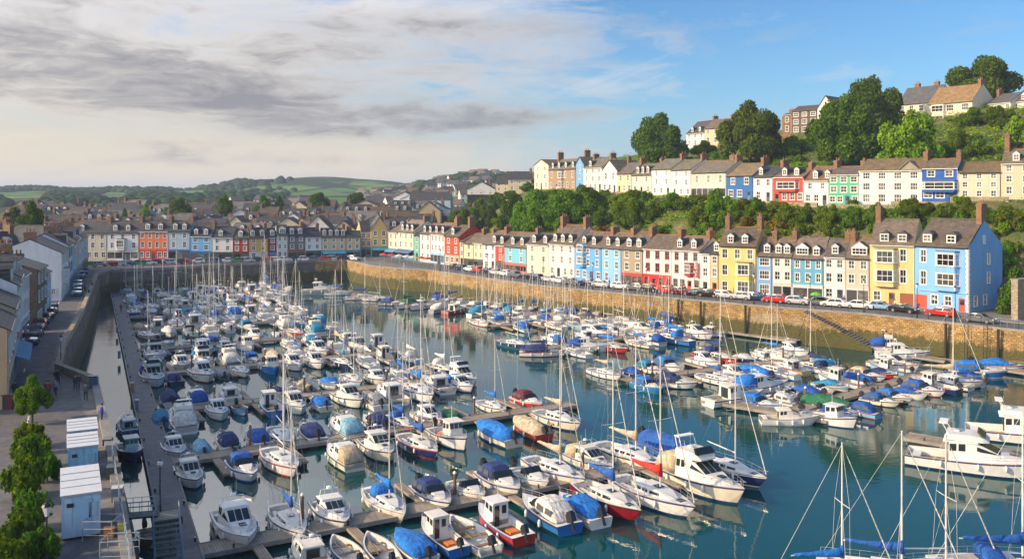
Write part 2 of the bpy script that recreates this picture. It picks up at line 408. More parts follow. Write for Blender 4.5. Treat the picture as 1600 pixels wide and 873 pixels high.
def sheet(name, poly, z, m, kind='structure'):
    mb=MB(); mb.add([(x,y,z) for x,y in poly],[tuple(range(len(poly)))]); o=obj(name,mb,mats=[m]); o['kind']=kind; return o
def strip(name, left, right, z, m, kerb=None):
    mb=MB(); n=len(left)
    for i in range(n-1):
        mb.quad((*left[i],z),(*right[i],z),(*right[i+1],z),(*left[i+1],z),0)
        if kerb:
            mb.quad((*left[i],z),(*left[i+1],z),(*left[i+1],QZ),(*left[i],QZ),1); mb.quad((*right[i+1],z),(*right[i],z),(*right[i],QZ),(*right[i+1],QZ),1)
    o=obj(name,mb,mats=[m,kerb or m]); o['kind']='structure'; return o
LEFTROAD=[(-9,28),(-19.8,46.4),(-28.7,64.3),(-41.5,88.2),(-48.6,95.5),(-55.2,109.7),(-67.3,139.3),(-94.8,203)]
HOUSELINE=[(-50.6,90),(-61.4,111),(-72,138),(-79.7,157),(-98,201.6),(-107,224)]
def roads():
    # left road: quay side edge offset inwards
    l=[(-27.5,42.5),(-30,52),(-36.5,70),(-44,84),(-49.5,96),(-57.8,112),(-70,141),(-97,203)]
    w=[(-20.8,43.5),(-24,52),(-32.6,69),(-41,85.5),(-49.4,96)]
    a=[(-30.4,40),(-36,54),(-44.5,72),(-50.8,86),(-54.6,94),(-63.6,112),(-75.5,138),(-99.5,196),(-103,208)]
    b=[(-19.9,43),(-24,51.5),(-32.8,69),(-43,88),(-50,96),(-56.8,110.5),(-69,139.8),(-94.5,198),(-96.5,214)]
    strip('road',[a[0]]+a[1:],b,QZ+.004,M['asphalt'])
    pv=[(-32.5,38),(-41.5,54),(-50,72),(-54,86),(-57.2,94),(-65.5,112),(-77.2,138),(-101.5,196)]
    pa=[(-30.9,38),(-36.2,54),(-44.7,72),(-51.,86),(-54.8,94),(-63.8,112),(-75.7,138),(-99.7,196)]
    strip('pavement',pv,pa,QZ+.12,M['pave'],M['kerb'])
    for t in range(13):  # centre dashes
        u=.22+t*.055; 
        def at(pl,u):
            q=u*(len(pl)-1); i=min(int(q),len(pl)-2); return Vector(pl[i]).lerp(Vector(pl[i+1]),q-i)
        c0=at(a,u).lerp(at(b,u),.5); c1=at(a,u+.018).lerp(at(b,u+.018),.5); d=(c1-c0).normalized(); nn=Vector((-d.y,d.x))*.07
        mb=MB(); mb.add([(*(c0+nn),QZ+.008),(*(c0-nn),QZ+.008),(*(c1-nn),QZ+.008),(*(c1+nn),QZ+.008)],[(0,1,2,3)]); o=obj('road_marking',mb,mats=[M['line']]); o['kind']='structure'
    # far street
    strip('road',[(-103,214),(-73,238),(-50,250.5),(-38,245)],[(-108,226),(-76,245),(-52,257),(-36,258)],QZ+.006,M['asphalt'])
    # right quay road
    wl=[(-20.5,217),(6.5,180),(24.5,163.5),(42.7,147.8),(55.3,139.3),(69.9,122.6),(95,92),(125,55)]
    inn=offset_line(wl,1.7); outr=offset_line(wl,7.8); st=[(-38,243)]; 
    strip('road',[(-36,256)]+outr,[(-36,245)]+inn,QZ+.009,M['asphalt'])
    strip('pavement',offset_line(wl,9.6),offset_line(wl,7.9),QZ+.12,M['pave'],M['kerb'])
    strip('pavement',inn,offset_line(wl,.5),QZ+.10,M['kerb'],M['kerb'])
    # walls of the basin
    def wall(name,label,pts,m,batter,parapet,pw=.5,cop=M['kerb']):
        t=thing(name,label,'harbour wall',(*pts[0],QZ)); ox,oy=pts[0]
        loc=[(x-ox,y-oy) for x,y in pts]
        mb=MB(); uv=[]; uvwall(mb,loc,-QZ-1.5,0.,uv,batter); me=mb.mesh('wall_face',[m]); set_uv(me,uv); obj('wall_face',me,t)
        mb=MB(); q=offset_line(loc,pw); q0=offset_line(loc,-.06)
        for i in range(len(loc)-1):
            mb.hexa([(*q0[i],-.02),(*q0[i+1],-.02),(*q[i+1],-.02),(*q[i],-.02),(*q0[i],parapet),(*q0[i+1],parapet),(*q[i+1],parapet),(*q[i],parapet)])
        o=obj('coping',mb,t,mats=[cop]); return t
    P=BASIN
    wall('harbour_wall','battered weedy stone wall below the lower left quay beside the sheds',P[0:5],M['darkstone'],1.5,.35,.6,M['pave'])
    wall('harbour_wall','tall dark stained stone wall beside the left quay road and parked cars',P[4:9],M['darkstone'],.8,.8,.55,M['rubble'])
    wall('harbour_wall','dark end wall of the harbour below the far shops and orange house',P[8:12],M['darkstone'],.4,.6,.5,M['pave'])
    wall('harbour_wall','curved sunlit stone bastion at the far corner of the basin',P[11:17],M['stone'],.6,.25,.6)
    wall('harbour_wall','long sunlit golden stone wall with green weed below the coloured terrace',P[16:24],M['stone'],.5,.22,.5)
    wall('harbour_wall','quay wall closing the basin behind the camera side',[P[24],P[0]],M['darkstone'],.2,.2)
def railing(label,pts,z,h,step,mname,name='railing',bars=2,r=.022,group=None):
    t=thing(name,label,'railing',(*pts[0],z),group=group); ox,oy=pts[0]; M_=M[mname]
    rl=MB()
    for k in range(bars):
        zz=h*(k+1)/bars
        for a,b in zip(pts[:-1],pts[1:]): rl.tube((a[0]-ox,a[1]-oy,zz),(b[0]-ox,b[1]-oy,zz),r,r,5)
    obj('rail',rl,t,mats=[M_]); pm=MB(); pm.tube((0,0,0),(0,0,h+.05),r*1.5,r*1.5,6); pm=pm.mesh('post',[M_])
    for a,b in zip(pts[:-1],pts[1:]):
        L=math.dist(a,b); n=max(1,int(L/step))
        for i in range(n):
            u=i/n; obj('post',pm,t,(a[0]+(b[0]-a[0])*u-ox,a[1]+(b[1]-a[1])*u-oy,0))
    return t
# ------------------------------------------------------------------ houses
WC={}
def win_mesh(w,h,nx,ny,split,sill=True,fm='frame'):
    key=(round(w,2),round(h,2),nx,ny,split,sill,fm)
    if key in WC: return WC[key]
    mb=MB(); b=.085; d0,d1=.07,.13
    mb.box(0,d0,0,b,d1,h); mb.box(w-b,d0,0,w,d1,h); mb.box(b,d0,0,w-b,d1,b); mb.box(b,d0,h-b,w-b,d1,h)
    for i in range(1,nx): x=w*i/nx; mb.box(x-.032,d0+.012,b,x+.032,d1-.012,h-b)
    for j in range(1,ny):
        z=h*j/ny; t=.045 if (ny%2==0 and j==ny//2) else .028; mb.box(b,d0+.016,z-t,w-b,d1-.016,z+t)
    if sill:
        mb.box(-.13,-.08,-.1,w+.13,.06,-.002); mb.box(-.1,-.03,.0,-.003,.05,h+.1); mb.box(w+.003,-.03,.0,w+.1,.05,h+.1); mb.box(-.003,-.028,h+.003,w+.003,.05,h+.1)
    pane=[(b,.115,b),(w-b,.115,b),(w-b,.115,h-b),(b,.115,h-b)]
    if split:
        p=MB(); p.quad(*pane); WC[key]=(mb.mesh('window',[M[fm]]),p.mesh('pane',[M['glass']]))
    else:
        mb.quad(*pane,1); WC[key]=(mb.mesh('window',[M[fm],M['glass']]),None)
    return WC[key]
def put_window(parent,x,z,w,h,nx=2,ny=2,y=0,split=True,rz=0,sill=True,fc=None):
    fr,pn=win_mesh(w,h,nx,ny,split,sill,'objpaint' if fc else 'frame')
    o=obj('window',fr,parent,(x,y,z),rz,fc)
    if pn: obj('pane',pn,o)
    return o
def facade(mb,W,H,holes,x0=.0,dep=.16,mi=0,z0=0):
    """front sheet with real openings and reveals; holes = (x0,z0,x1,z1)"""
    xs=sorted({x0,W}|{h[0] for h in holes}|{h[2] for h in holes}); zs=sorted({z0,H}|{h[1] for h in holes}|{h[3] for h in holes})
    inside=lambda x,z: any(a<x<c and b<z<d for a,b,c,d in holes)
    for i in range(len(xs)-1):
        for j in range(len(zs)-1):
            if not inside((xs[i]+xs[i+1])/2,(zs[j]+zs[j+1])/2):
                mb.quad((xs[i],0,zs[j]),(xs[i+1],0,zs[j]),(xs[i+1],0,zs[j+1]),(xs[i],0,zs[j+1]),mi)
    for a,b,c,d in holes:
        mb.quad((a,0,b),(a,0,d),(a,dep,d),(a,dep,b),mi); mb.quad((c,0,d),(c,0,b),(c,dep,b),(c,dep,d),mi)
        mb.quad((a,0,d),(c,0,d),(c,dep,d),(a,dep,d),mi); mb.quad((c,0,b),(a,0,b),(a,dep,b),(c,dep,b),mi)
POT=None
def chimney(parent,x,y,z0,z1,w=1.5,d=.7,pots=3,split=True,wm='brick'):
    global POT
    if POT is None:
        p=MB(); p.lathe([(.13,0),(.12,.1),(.1,.45),(.13,.5),(.13,.56)],k=7); POT=p.mesh('chimney_pot',[M['pot']])
    mb=MB(); h=z1-z0; mb.box(-w/2,-d/2,0,w/2,d/2,h); mb.box(-w/2-.07,-d/2-.07,h-.32,w/2+.07,d/2+.07,h-.16); mb.box(-w/2-.03,-d/2-.03,h+.002,w/2+.03,d/2+.03,h+.1,1)
    c=obj('chimney',mb,parent,(x,y,z0),mats=[M[wm],M['lead']])
    for i in range(pots):
        L=max(w,d); u=(i+.5)/pots-.5
        obj('chimney_pot',POT,c,((u*w*.85 if w>=d else 0),(0 if w>=d else u*d*.85),h+.1))
    return c
def dormer(parent,x,w,zr,slope,y0,h=1.35,col=(.75,.74,.7),style='gable',nx=2,win=True,rc=(.1,.1,.11)):
    """dormer on the front slope: zr = roof height at the eaves line y=0, slope = rise per metre"""
    zb=zr+slope*y0; y1=y0+h/slope
    mb=MB(); a,b=x-w/2,x+w/2
    mb.hexa([(a,y0,zb-.1),(b,y0,zb-.1),(b,y0+.05,zb),(a,y0+.05,zb),(a,y0,zb+h),(b,y0,zb+h),(b,y0+.12,zb+h),(a,y0+.12,zb+h)],0)
    for s,xx in ((-1,a),(1,b)):
        mb.add([(xx,y0+.02,zb),(xx,y0+.02,zb+h),(xx,y1,zb+h-.005)],[(0,1,2) if s>0 else (2,1,0)],1)
    o=.1
    if style=='gable':
        ph=w*.36; yp=y0+(h+ph)/slope
        mb.add([(a,y0-.001,zb+h),(b,y0-.001,zb+h),(x,y0-.001,zb+h+ph)],[(0,1,2)],0)
        for sx,e0 in ((-1,a-o),(1,b+o)):
            mb.add([(e0,y0-o,zb+h-.06),(x,y0-o,zb+h+ph+.03),(x,yp,zb+h+ph+.03),(e0,y1,zb+h-.06)],[(0,1,2,3) if sx<0 else (3,2,1,0)],1)
            mb.add([(e0,y0-o,zb+h-.14),(x,y0-o,zb+h+ph-.06),(x,y0-o,zb+h+ph+.03),(e0,y0-o,zb+h-.06)],[(0,1,2,3)],0)
    elif style=='hip':
        ph=w*.35; yp=y0+(h+ph)/slope
        A=(a-o,y0-o,zb+h);B=(b+o,y0-o,zb+h);C=(b+o,y1,zb+h);D=(a-o,y1,zb+h);E=(x,y0+w*.45,zb+h+ph);G=(x,yp,zb+h+ph)
        mb.add([A,B,C,D,E,G],[(0,1,4),(1,2,5,4),(3,0,4,5)],1)
    else:
        mb.hexa([(a-o,y0-o,zb+h),(b+o,y0-o,zb+h),(b+o,y1+.1,zb+h+.02),(a-o,y1+.1,zb+h+.02),(a-o,y0-o,zb+h+.12),(b+o,y0-o,zb+h+.12),(b+o,y1+.1,zb+h+.16),(a-o,y1+.1,zb+h+.16)],2)
    d=obj('dormer',mb,parent,color=rc,mats=[M['frame'] if col[0]>.6 and col[2]>.55 else M['objpaint'],M['roof'],M['lead']])
    if win: put_window(d,a+.1,zb+.12,w-.2,h-.24,nx,2,y0-.15,False,sill=False)
    return d
def bay(parent,x,w,z0,z1,rows,col,d=.75,nx=3,trim=True,fc=None):
    """canted bay: rows = (z, h) of its glazing"""
    a,b=x-w/2,x+w/2; c=min(.45,w*.2); poly=[(a,0.0),(a+c,-d),(b-c,-d),(b,0.0)]
    mb=MB(); mb.prism([(p[0],p[1]) for p in poly],z0,z1,0)
    e=.1; pr=[(a-e,0.01),(a+c-e*.6,-d-e),(b-c+e*.6,-d-e),(b+e,0.01)]
    mb.prism(pr,z1,z1+.14,1); 
    o=obj('bay_window',mb,parent,color=col,mats=[M['wall'],M['lead']])
    for z,h in rows:
        put_window(o,a+c+.08,z,w-2*c-.16,h,nx,2,-d-.12,False,fc=fc)
        L=math.hypot(c,d)-.12; ang=math.atan2(d,-0-c)  # cheeks
        rr=math.atan2(-d,c); put_window(o,a+.05-.1*math.sin(-rr),z,L,h,1,2,-.08-.1*math.cos(rr),False,rr,fc=fc)
        rr=math.atan2(d,c); put_window(o,b-c+.05+.1*math.sin(rr),z,L,h,1,2,-d+.08-.1*math.cos(rr),False,rr,fc=fc)
    return o
def shop(parent,W,h,col,awning=None,glassw=.8,seed=0,door=(.05,.05,.06)):
    rnd=random.Random(seed); mb=MB(); y=-.16
    mb.box(.12,y,h-.55,W-.12,-.002,h-.08); mb.box(.06,y-.1,h-.08,W-.06,-.004,h+.02)
    n=max(2,int(W/1.9)); xs=[.14+(W-.28)*i/n for i in range(n+1)]; di=rnd.randrange(n)
    for i,x in enumerate(xs): mb.box(x-.07,y+.02,0,x+.07,-.004,h-.55)
    for i in range(n):
        if i!=di: mb.box(xs[i]+.07,y+.04,0,xs[i+1]-.07,-.006,.55)
    o=obj('shopfront',mb,parent,color=col,mats=[M['objpaint']])
    for i in range(n):
        a,b=xs[i]+.07,xs[i+1]-.07
        if i==di:
            m2=MB(); m2.box(a,y+.06,.02,b,-.008,h-.6); obj('door',m2,o,color=door,mats=[M['objpaint']])
        else:
            m2=MB(); m2.box(a,y+.07,.552,b,-.008,h-.56); obj('display_window',m2,o,mats=[M['glass']])
    if awning:
        m2=MB(); m2.hexa([(.3,-1.5,h-.75),(W-.3,-1.5,h-.75),(W-.3,y,h-.2),(.3,y,h-.2),(.3,-1.5,h-.68),(W-.3,-1.5,h-.68),(W-.3,y,h-.12),(.3,y,h-.12)])
        m2.box(.3,-1.515,h-.95,W-.3,-1.49,h-.68); obj('awning',m2,o,color=awning,mats=[M['canvas']])
    return o
SHORT={}
def house(p0,p1,z0,eave,ridge,label,wall=(.7,.67,.6),roof=(.17,.145,.12),nf=3,nc=2,depth=10,ground='door',gcol=None,dorm=(),dstyle='gable',dw=1.15,chim='R',
          fc=None,bays=(),ww=.95,wf=.62,name='terraced_house',cat='house',group=None,split=True,seed=0,awning=None,wallm='wall',gable=None,ridgey=.45,wins=True,endwin=False,pots=3,
          gcolwall=None,chh=1.25,nx=2,ny=2,front_gable=False,doorcol=None,mans=False,skip=(),drop=0,setb=0,dh=1.35,startwin=(),proud=False,rmat='roof',nov=False):
    W=math.dist(p0,p1); rz=math.atan2(p1[1]-p0[1],p1[0]-p0[0]); rnd=random.Random(seed*7+int(p0[0]*10))
    nx_,ny_=math.cos(rz+math.pi/2),math.sin(rz+math.pi/2)
    t=thing(name,label,cat,(p0[0]+nx_*setb,p0[1]+ny_*setb,z0),rz,group)
    wall=tuple(.97*c**1.16 for c in wall); H=eave; g=H/nf; gh=min(3.,g*1.08) if nf>1 else g
    holes=[]; wl=[]
    fh=(H-gh)/(max(nf-1,1)); bz=[b for b in bays]
    def blocked(x,z): return any(abs(x-bx*W)<bw/2+.3 and bz0-.2<z<bz1 for bx,bw,bz0,bz1 in bays)
    if wins:
        for f in range(1 if ground!='win' else 0, nf):
            zf=(gh+(f-1)*fh) if f else 0; hh=wf*(fh if f else gh); hh*= (1.0 if f<nf-1 else .9)
            for c in range(nc):
                if (f,c) in skip: continue
                x=W*(c+.5)/nc; w=min(ww,W/nc*.62); zz=zf+(fh if f else gh)*.24
                if blocked(x,zz+.3): continue
                holes.append((x-w/2,zz,x+w/2,zz+hh)); wl.append((x-w/2,zz,w,hh))
    doors=[]
    if ground in('door','garage','arch'):
        k=max(1,nc); 
        for c in range(k+ (1 if W>6 else 0)):
            kk=k+(1 if W>6 else 0); x=W*(c+.5)/kk
            if c==(seed%kk): w=.95; holes.append((x-w/2,.02,x+w/2,2.2)); doors.append((x-w/2,.02,w,2.18,'door'))
            elif ground=='garage' and c==((seed+1)%kk): w=min(2.4,W/kk*.9); holes.append((x-w/2,.02,x+w/2,2.2)); doors.append((x-w/2,.02,w,2.18,'garage_door'))
            else:
                w=min(ww*1.15,W/kk*.7)
                if blocked(x,1): continue
                holes.append((x-w/2,.8,x+w/2,.8+gh*.52)); wl.append((x-w/2,.8,w,gh*.52))
    # walls
    mb=MB(); zr=H; D=depth; yr=D*ridgey
    if gcolwall and ground!='shop':
        lo=[h for h in holes if h[3]<=gh]; hi=[h for h in holes if h[1]>=gh]
        facade(mb,W-.01,gh,lo,.01); m3=MB(); m3.v,m3.f,m3.m=mb.v,mb.f,mb.m
        gw=obj('ground_floor',m3,t,color=gcolwall,mats=[M['wall']]); mb=MB(); facade(mb,W-.01,H,hi,.01,z0=gh)
    else: facade(mb,W-.01,H,holes,.01)
    gl=[(0,H),(yr,ridge),(D,H)] if not front_gable else None
    if not front_gable:
        for x,flip in ((.01,0),(W-.01,1)):
            pts=[(x,0,-drop),(x,D,-drop),(x,D,H),(x,yr,ridge-.05),(x,0,H)]; mb.add(pts,[(4,3,2,1,0) if not flip else (0,1,2,3,4)])
        mb.quad((W-.01,D,-drop),(.01,D,-drop),(.01,D,H),(W-.01,D,H))
        if drop: mb.quad((.01,0,-drop),(W-.01,0,-drop),(W-.01,0,0),(.01,0,0))
    else:
        mb.add([(.01,0,H),(W-.01,0,H),(W/2,0,ridge-.05)],[(0,1,2)]); mb.add([(.01,D,H),(W-.01,D,H),(W/2,D,ridge-.05)],[(2,1,0)])
        for x,f in ((.01,0),(W-.01,1)): mb.add([(x,0,-drop),(x,D,-drop),(x,D,H),(x,0,H)],[(3,2,1,0) if not f else (0,1,2,3)])
        mb.quad((W-.01,D,-drop),(.01,D,-drop),(.01,D,H),(W-.01,D,H))
    obj('wall',mb,t,color=wall,mats=[M[wallm]])
    # roof
    mb=MB(); th=.14; e=.28; v=.02 if not endwin else .12; slope=(ridge-H)/yr
    if front_gable:
        for s in (0,1):
            xe=-.25 if s==0 else W+.25; zz=H-.25*(ridge-H)/(W/2)
            A=(xe,-.25,zz);B=(xe,D+.1,zz);C=(W/2,D+.1,ridge);E=(W/2,-.25,ridge)
            up=[(p[0],p[1],p[2]+th) for p in (A,B,C,E)]; lo=[A,B,C,E]
            mb.hexa((lo+up) if s else [lo[1],lo[0],lo[3],lo[2]]+[up[1],up[0],up[3],up[2]])
    else:
        zl=H-e*slope
        mb.hexa([(v,-e,zl+.02),(W-v,-e,zl+.02),(W-v,yr,ridge),(v,yr,ridge),(v,-e,zl+th),(W-v,-e,zl+th),(W-v,yr,ridge+th),(v,yr,ridge+th)])
        s2=(ridge-H)/(D-yr); zb=H-e*s2
        mb.hexa([(v,yr,ridge),(W-v,yr,ridge),(W-v,D+e,zb),(v,D+e,zb),(v,yr,ridge+th),(W-v,yr,ridge+th),(W-v,D+e,zb+th),(v,D+e,zb+th)])
        mb.box(v,yr-.14,ridge+th-.04,W-v,yr+.14,ridge+th+.07,1)
    rf=obj('roof',mb,t,color=roof,mats=[M[rmat],M['pot'] if rnd.random()<.5 else M['roof']])
    if not front_gable:
        mb=MB(); mb.box(.03,-e-.1,H-e*slope-.06,W-.03,-e-.01,H-e*slope+.05); mb.tube((W-.12,-.06,.1),(W-.12,-.06,H-.1),.045,.045,5)
        obj('gutter',mb,t,mats=[M['frame'] if rnd.random()<.4 else M['black']])
        if dorm:
            for dx in dorm:
                w=dw
                if isinstance(dx,tuple): dx,w=dx
                dormer(t,dx*W,w,H+th,slope,.55/max(slope,.5)*.6,dh,style=dstyle,nx=max(2,int(w/.55)),rc=(.1,.1,.105))
        if chim:
            for ch in chim:
                cx={'L':.48,'R':W-.48,'M':W*.5,'l':W*.25,'r':W*.75}[ch]; lon=ch in 'LR'
                chimney(t,cx,yr+(.0 if lon else .6),ridge-(1.2 if lon else 1.3),ridge+chh,.85 if lon else 1.5,1.9 if lon else .8,pots)
    else:
        if chim: chimney(t,W*.75,D*.6,ridge-2.5,ridge+1.,.7,1.1,2)
    for x,z,w,h in wl: put_window(t,x,z,w,h,nx,ny if h<1.9 else max(ny,2),-.13 if proud else 0,split,fc=fc)
    for x,z,w,h,k in doors:
        mb=MB()
        if k=='door':
            mb.box(0,.08,0,w,.14,h); mb.box(.12,.06,h*.5,w-.12,.079,h-.2,1); mb.box(.12,.066,.15,w-.12,.079,h*.42,0)
        else:
            mb.box(0,.08,0,w,.14,h)
            for i in range(1,8): mb.box(0,.062,h*i/8-.012,w,.079,h*i/8+.012)
        obj(k,mb,t,(x,0,z),color=doorcol or rnd.choice([(.04,.06,.12),(.3,.03,.02),(.03,.12,.08),(.5,.5,.48),(.02,.02,.025),(.05,.2,.4)]),mats=[M['objpaint'],M['glass']])
    for bx,bw,bz0,bz1 in bays:
        rows=[]; n=max(1,round((bz1-bz0)/2.9)); 
        for i in range(n): hh=(bz1-bz0)/n; rows.append((bz0+i*hh+hh*.28,hh*.6))
        bay(t,bx*W,bw,bz0,bz1,rows,wall,fc=fc)
    if ground=='shop': shop(t,W,gh,gcol or (.1,.1,.12),awning,seed=seed+3)
    if startwin:
        for y,z,w,h in startwin: put_window(t,-.15,z,w,h,2,2,y,split,-math.pi/2)
    if endwin:
        for y,z,w,h in endwin: put_window(t,W+.15,z,w,h,2,2,y,split,math.pi/2)
    return t

# colours (albedo)
WHT=(.74,.72,.67); CRM=(.68,.60,.44); IVO=(.72,.67,.55); YEL=(.72,.54,.20); BLU=(.16,.42,.78); SKY=(.22,.50,.74); TEA=(.16,.44,.58); RED=(.66,.07,.04)
BRN=(.165,.135,.105); GRY=(.062,.068,.08)
def rows_of_houses():
    # ---- the quayside terrace: (px0, px1, eaves y, ridge y, label, options)
    T=[
    (607,622,363,350,'cream corner house with blue shop awning at the town end of the quay terrace',dict(wall=IVO,nc=2,ground='shop',gcol=(.1,.25,.45),awning=(.12,.3,.5),chim='R',roof=BRN)),
    (622,647,362,344,'pale mint house with three roof windows and a blue shopfront',dict(wall=(.62,.7,.55),nc=3,ground='shop',gcol=(.08,.2,.4),dorm=(.2,.5,.8),chim='R',awning=(.1,.15,.3))),
    (647,656,368,356,'narrow sea-green house squeezed beside the pale mint one',dict(wall=(.2,.48,.4),nc=1,chim='',roof=GRY)),
    (656,673,365,350,'white three-storey house with two tall window columns beside sea-green house',dict(wall=WHT,nc=2,chim='',ground='win',dorm=(.3,.8),doorcol=(.05,.2,.5))),
    (673,695,366,349,'white house with four close window columns and blue ground floor doors',dict(wall=(.74,.74,.74),nc=4,ww=.8,dorm=(.3,.75),chim='R',ground='shop',gcol=(.3,.5,.75))),
    (695,718,369,352,'scarlet house with tall chimneys and stone-faced ground floor',dict(wall=(.72,.09,.04),nc=2,dorm=(.45,),chim='LR',gcolwall=(.45,.36,.25),chh=2.2)),
    (718,725,377,366,'narrow cream house wedged against the scarlet house gable',dict(wall=(.6,.58,.42),nc=1,chim='')),
    (725,740,380,365,'cream yellow house with dark shopfront next to scarlet neighbours',dict(wall=(.74,.66,.42),nc=1,ground='shop',gcol=(.06,.06,.06),chim='R',dorm=())),
    (740,755,380,366,'pale cream house with slim bay next to dark shopfront',dict(wall=(.7,.64,.46),nc=2,ww=.7,ground='shop',gcol=(.1,.1,.11),chim='R')),
    (755,775,381,362,'plain white house left of narrow red house, two window columns',dict(wall=(.7,.73,.76),nc=2,chim='R',dorm=(.75,))),
    (775,789,383,363,'narrow bright red house between white and turquoise houses',dict(wall=RED,nc=1,chim='',ground='shop',gcol=(.1,.09,.08),dorm=(.5,))),
    (789,823,385,364,'turquoise house with pink-red shopfront and two roof windows',dict(wall=(.22,.55,.68),nc=2,dorm=(.3,.72),chim='R',ground='shop',gcol=(.5,.14,.12))),
    (823,858,382,365,'ivory house with dark ground floor arcade, right of turquoise house',dict(wall=IVO,nc=2,dorm=(.25,.75),chim='R',ground='win',ww=.85)),
    (858,898,381,352,'tall white house with three dormers between two big brick chimneys',dict(wall=WHT,nc=3,dorm=(.2,.5,.8),chim='LR',ww=.75,chh=1.9,ground='arch')),
    (898,940,385,363,'bright blue house with projecting two-storey bay and blue dormers',dict(wall=BLU,nc=3,bays=((.3,2.7,3.,8.),),chim='R',dorm=(.3,.66),dstyle='gable')),
    (940,971,387,365,'light blue house with two white dormers beside bright blue bay house',dict(wall=(.28,.53,.8),nc=2,dorm=(.25,.72),chim='R',ground='win')),
    (971,1005,389,364,'bare stone house with red shopfront between light blue and white houses',dict(wall=(.42,.36,.27),nc=2,dorm=(.3,.75),chim='R',ground='shop',gcol=(.6,.04,.04),doorcol=(.05,.25,.5))),
    (1005,1050,389,368,'white house with red window frames over a full red ground floor',dict(wall=(.76,.74,.7),nc=3,fc=(.4,.06,.05),chim='R',gcolwall=(.7,.03,.03),ww=.85,ground='arch',doorcol=(.6,.03,.03))),
    (1050,1094,391,370,'white house with red first-floor bay and two dormers',dict(wall=(.76,.74,.7),nc=3,dorm=(.22,.72),chim='R',ground='arch',doorcol=(.6,.05,.04),ww=.8,skip=((1,1),(1,2)),fc=(.3,.2,.18))),
    (1094,1110,396,383,'low narrow white house left of the tall yellow house',dict(wall=WHT,nc=1,chim='',roof=GRY)),
    (1110,1123,396,386,'narrow cream stone house touching the tall yellow house',dict(wall=(.6,.5,.32),nc=1,chim='',dorm=(.5,),roof=GRY)),
    (1123,1182,384,356,'tall lemon yellow house with canted bay and two dormers',dict(wall=(.76,.62,.24),nc=3,dorm=(.3,.68),chim='LR',bays=((.68,3.,.1,6.2),),ww=.95,ground='win',chh=2.1,depth=11)),
    (1182,1207,399,372,'slim light blue house right of the tall yellow house',dict(wall=(.26,.46,.76),nc=1,ww=1.7,nx=4,dorm=(.62,),chim='R',ground='win')),
    (1207,1238,400,372,'white house with twin dormers between slim blue and teal houses',dict(wall=WHT,nc=2,dorm=(.28,.7),chim='R',ground='shop',gcol=(.6,.58,.5),pots=5)),
    (1238,1287,403,371,'teal blue house over a white shopfront with wide dormer',dict(wall=(.17,.45,.6),nc=3,ww=.75,dorm=((.3,2.2),(.75,1.2)),chim='',ground='shop',gcol=(.68,.68,.62),doorcol=(.05,.35,.4))),
    (1287,1321,401,374,'white house with one gabled dormer and arched dark doors',dict(wall=(.76,.75,.72),nc=2,dorm=(.5,),chim='R',ground='arch',doorcol=(.03,.04,.15),roof=(.15,.13,.11))),
    (1321,1359,403,374,'beige house with broad four-light dormer beside the butter yellow house',dict(wall=(.62,.56,.43),nc=2,dorm=((.55,2.6),),chim='L',ground='shop',gcol=(.6,.6,.56))),
    (1359,1429,382,343,'butter yellow house with two-storey bay and brown garage door',dict(wall=(.75,.60,.30),nc=2,dorm=(.32,.72),dw=1.45,chim='L',bays=((.36,3.6,3.2,9.6),),ground='garage',doorcol=(.3,.09,.04),depth=12,dstyle='hip',chh=2.2,seed=1,skip=((1,0),(2,0)))),
    (1429,1514,384,343,'big sky blue end house with bay, quoined corner and red garage door',dict(wall=(.25,.50,.82),nc=3,dorm=(.22,.66),dw=1.5,chim='R',bays=((.62,3.8,3.2,9.6),),ground='garage',doorcol=(.62,.07,.03),depth=12,dstyle='hip',chh=2.6,seed=3,
        endwin=((1.5,.9,1.1,1.6),(4.8,.9,1.1,1.6),(6.2,4.3,.9,1.8),(6.2,7.4,.9,1.7),(4.7,10.8,.6,1.3)),name='end_house')),
    ]
    out=[]
    for i,(a,b,ye,yr,lab,o) in enumerate(T):
        p0,p1=on1(a),on1(b); Ym=(p0[1]+p1[1])/2; o=dict(o); dpt=o.pop('depth',9.5); o.setdefault('seed',i)
        rs_=random.uniform(.75,1.25); o.setdefault('roof',(BRN[0]*rs_,BRN[1]*rs_,BRN[2]*rs_*random.uniform(.92,1.08)))
        eave=zat(ye,Ym)-QZ; W=math.dist(p0,p1)
        ridge=max(zat(yr,Ym+dpt*.3)-QZ, eave+1.8)
        h=house(p0,p1,QZ,eave,ridge,lab,depth=dpt,group=None,**o); out.append(h); SHORT[lab]=(a,b)
        if 'red first-floor bay' in lab:
            b_=bay(h,.62*W,2.1,3.1,5.5,[(3.7,1.5)],(.7,.03,.03),fc=(.7,.65,.6))
            mb=MB(); mb.box(0,0,0,.5,.12,2.9); s=obj('hanging_sign',mb,h,(W-.75,-.52,2.9),color=(.62,.04,.04),mats=[M['objpaint']])
            for q_,st_ in enumerate((((0,0,.06,.45),(.3,0,.36,.45),(.06,0,.3,.07)),((0,0,.06,.45),(.3,0,.36,.45),(.06,.38,.3,.45),(.06,0,.3,.07)),((0,0,.07,.45),(.29,0,.36,.45),(.07,.2,.29,.28)),((0,0,.07,.45),(.07,.38,.34,.45),(.07,.19,.28,.26)))):
                g_=MB()
                for a0,b0,a1,b1 in st_: g_.box(.07+a0,-.02,2.3-q_*.68+b0,.07+a1,-.002,2.3-q_*.68+b1)
                obj('lettering',g_,s,color=(.75,.6,.55),mats=[M['objpaint']])
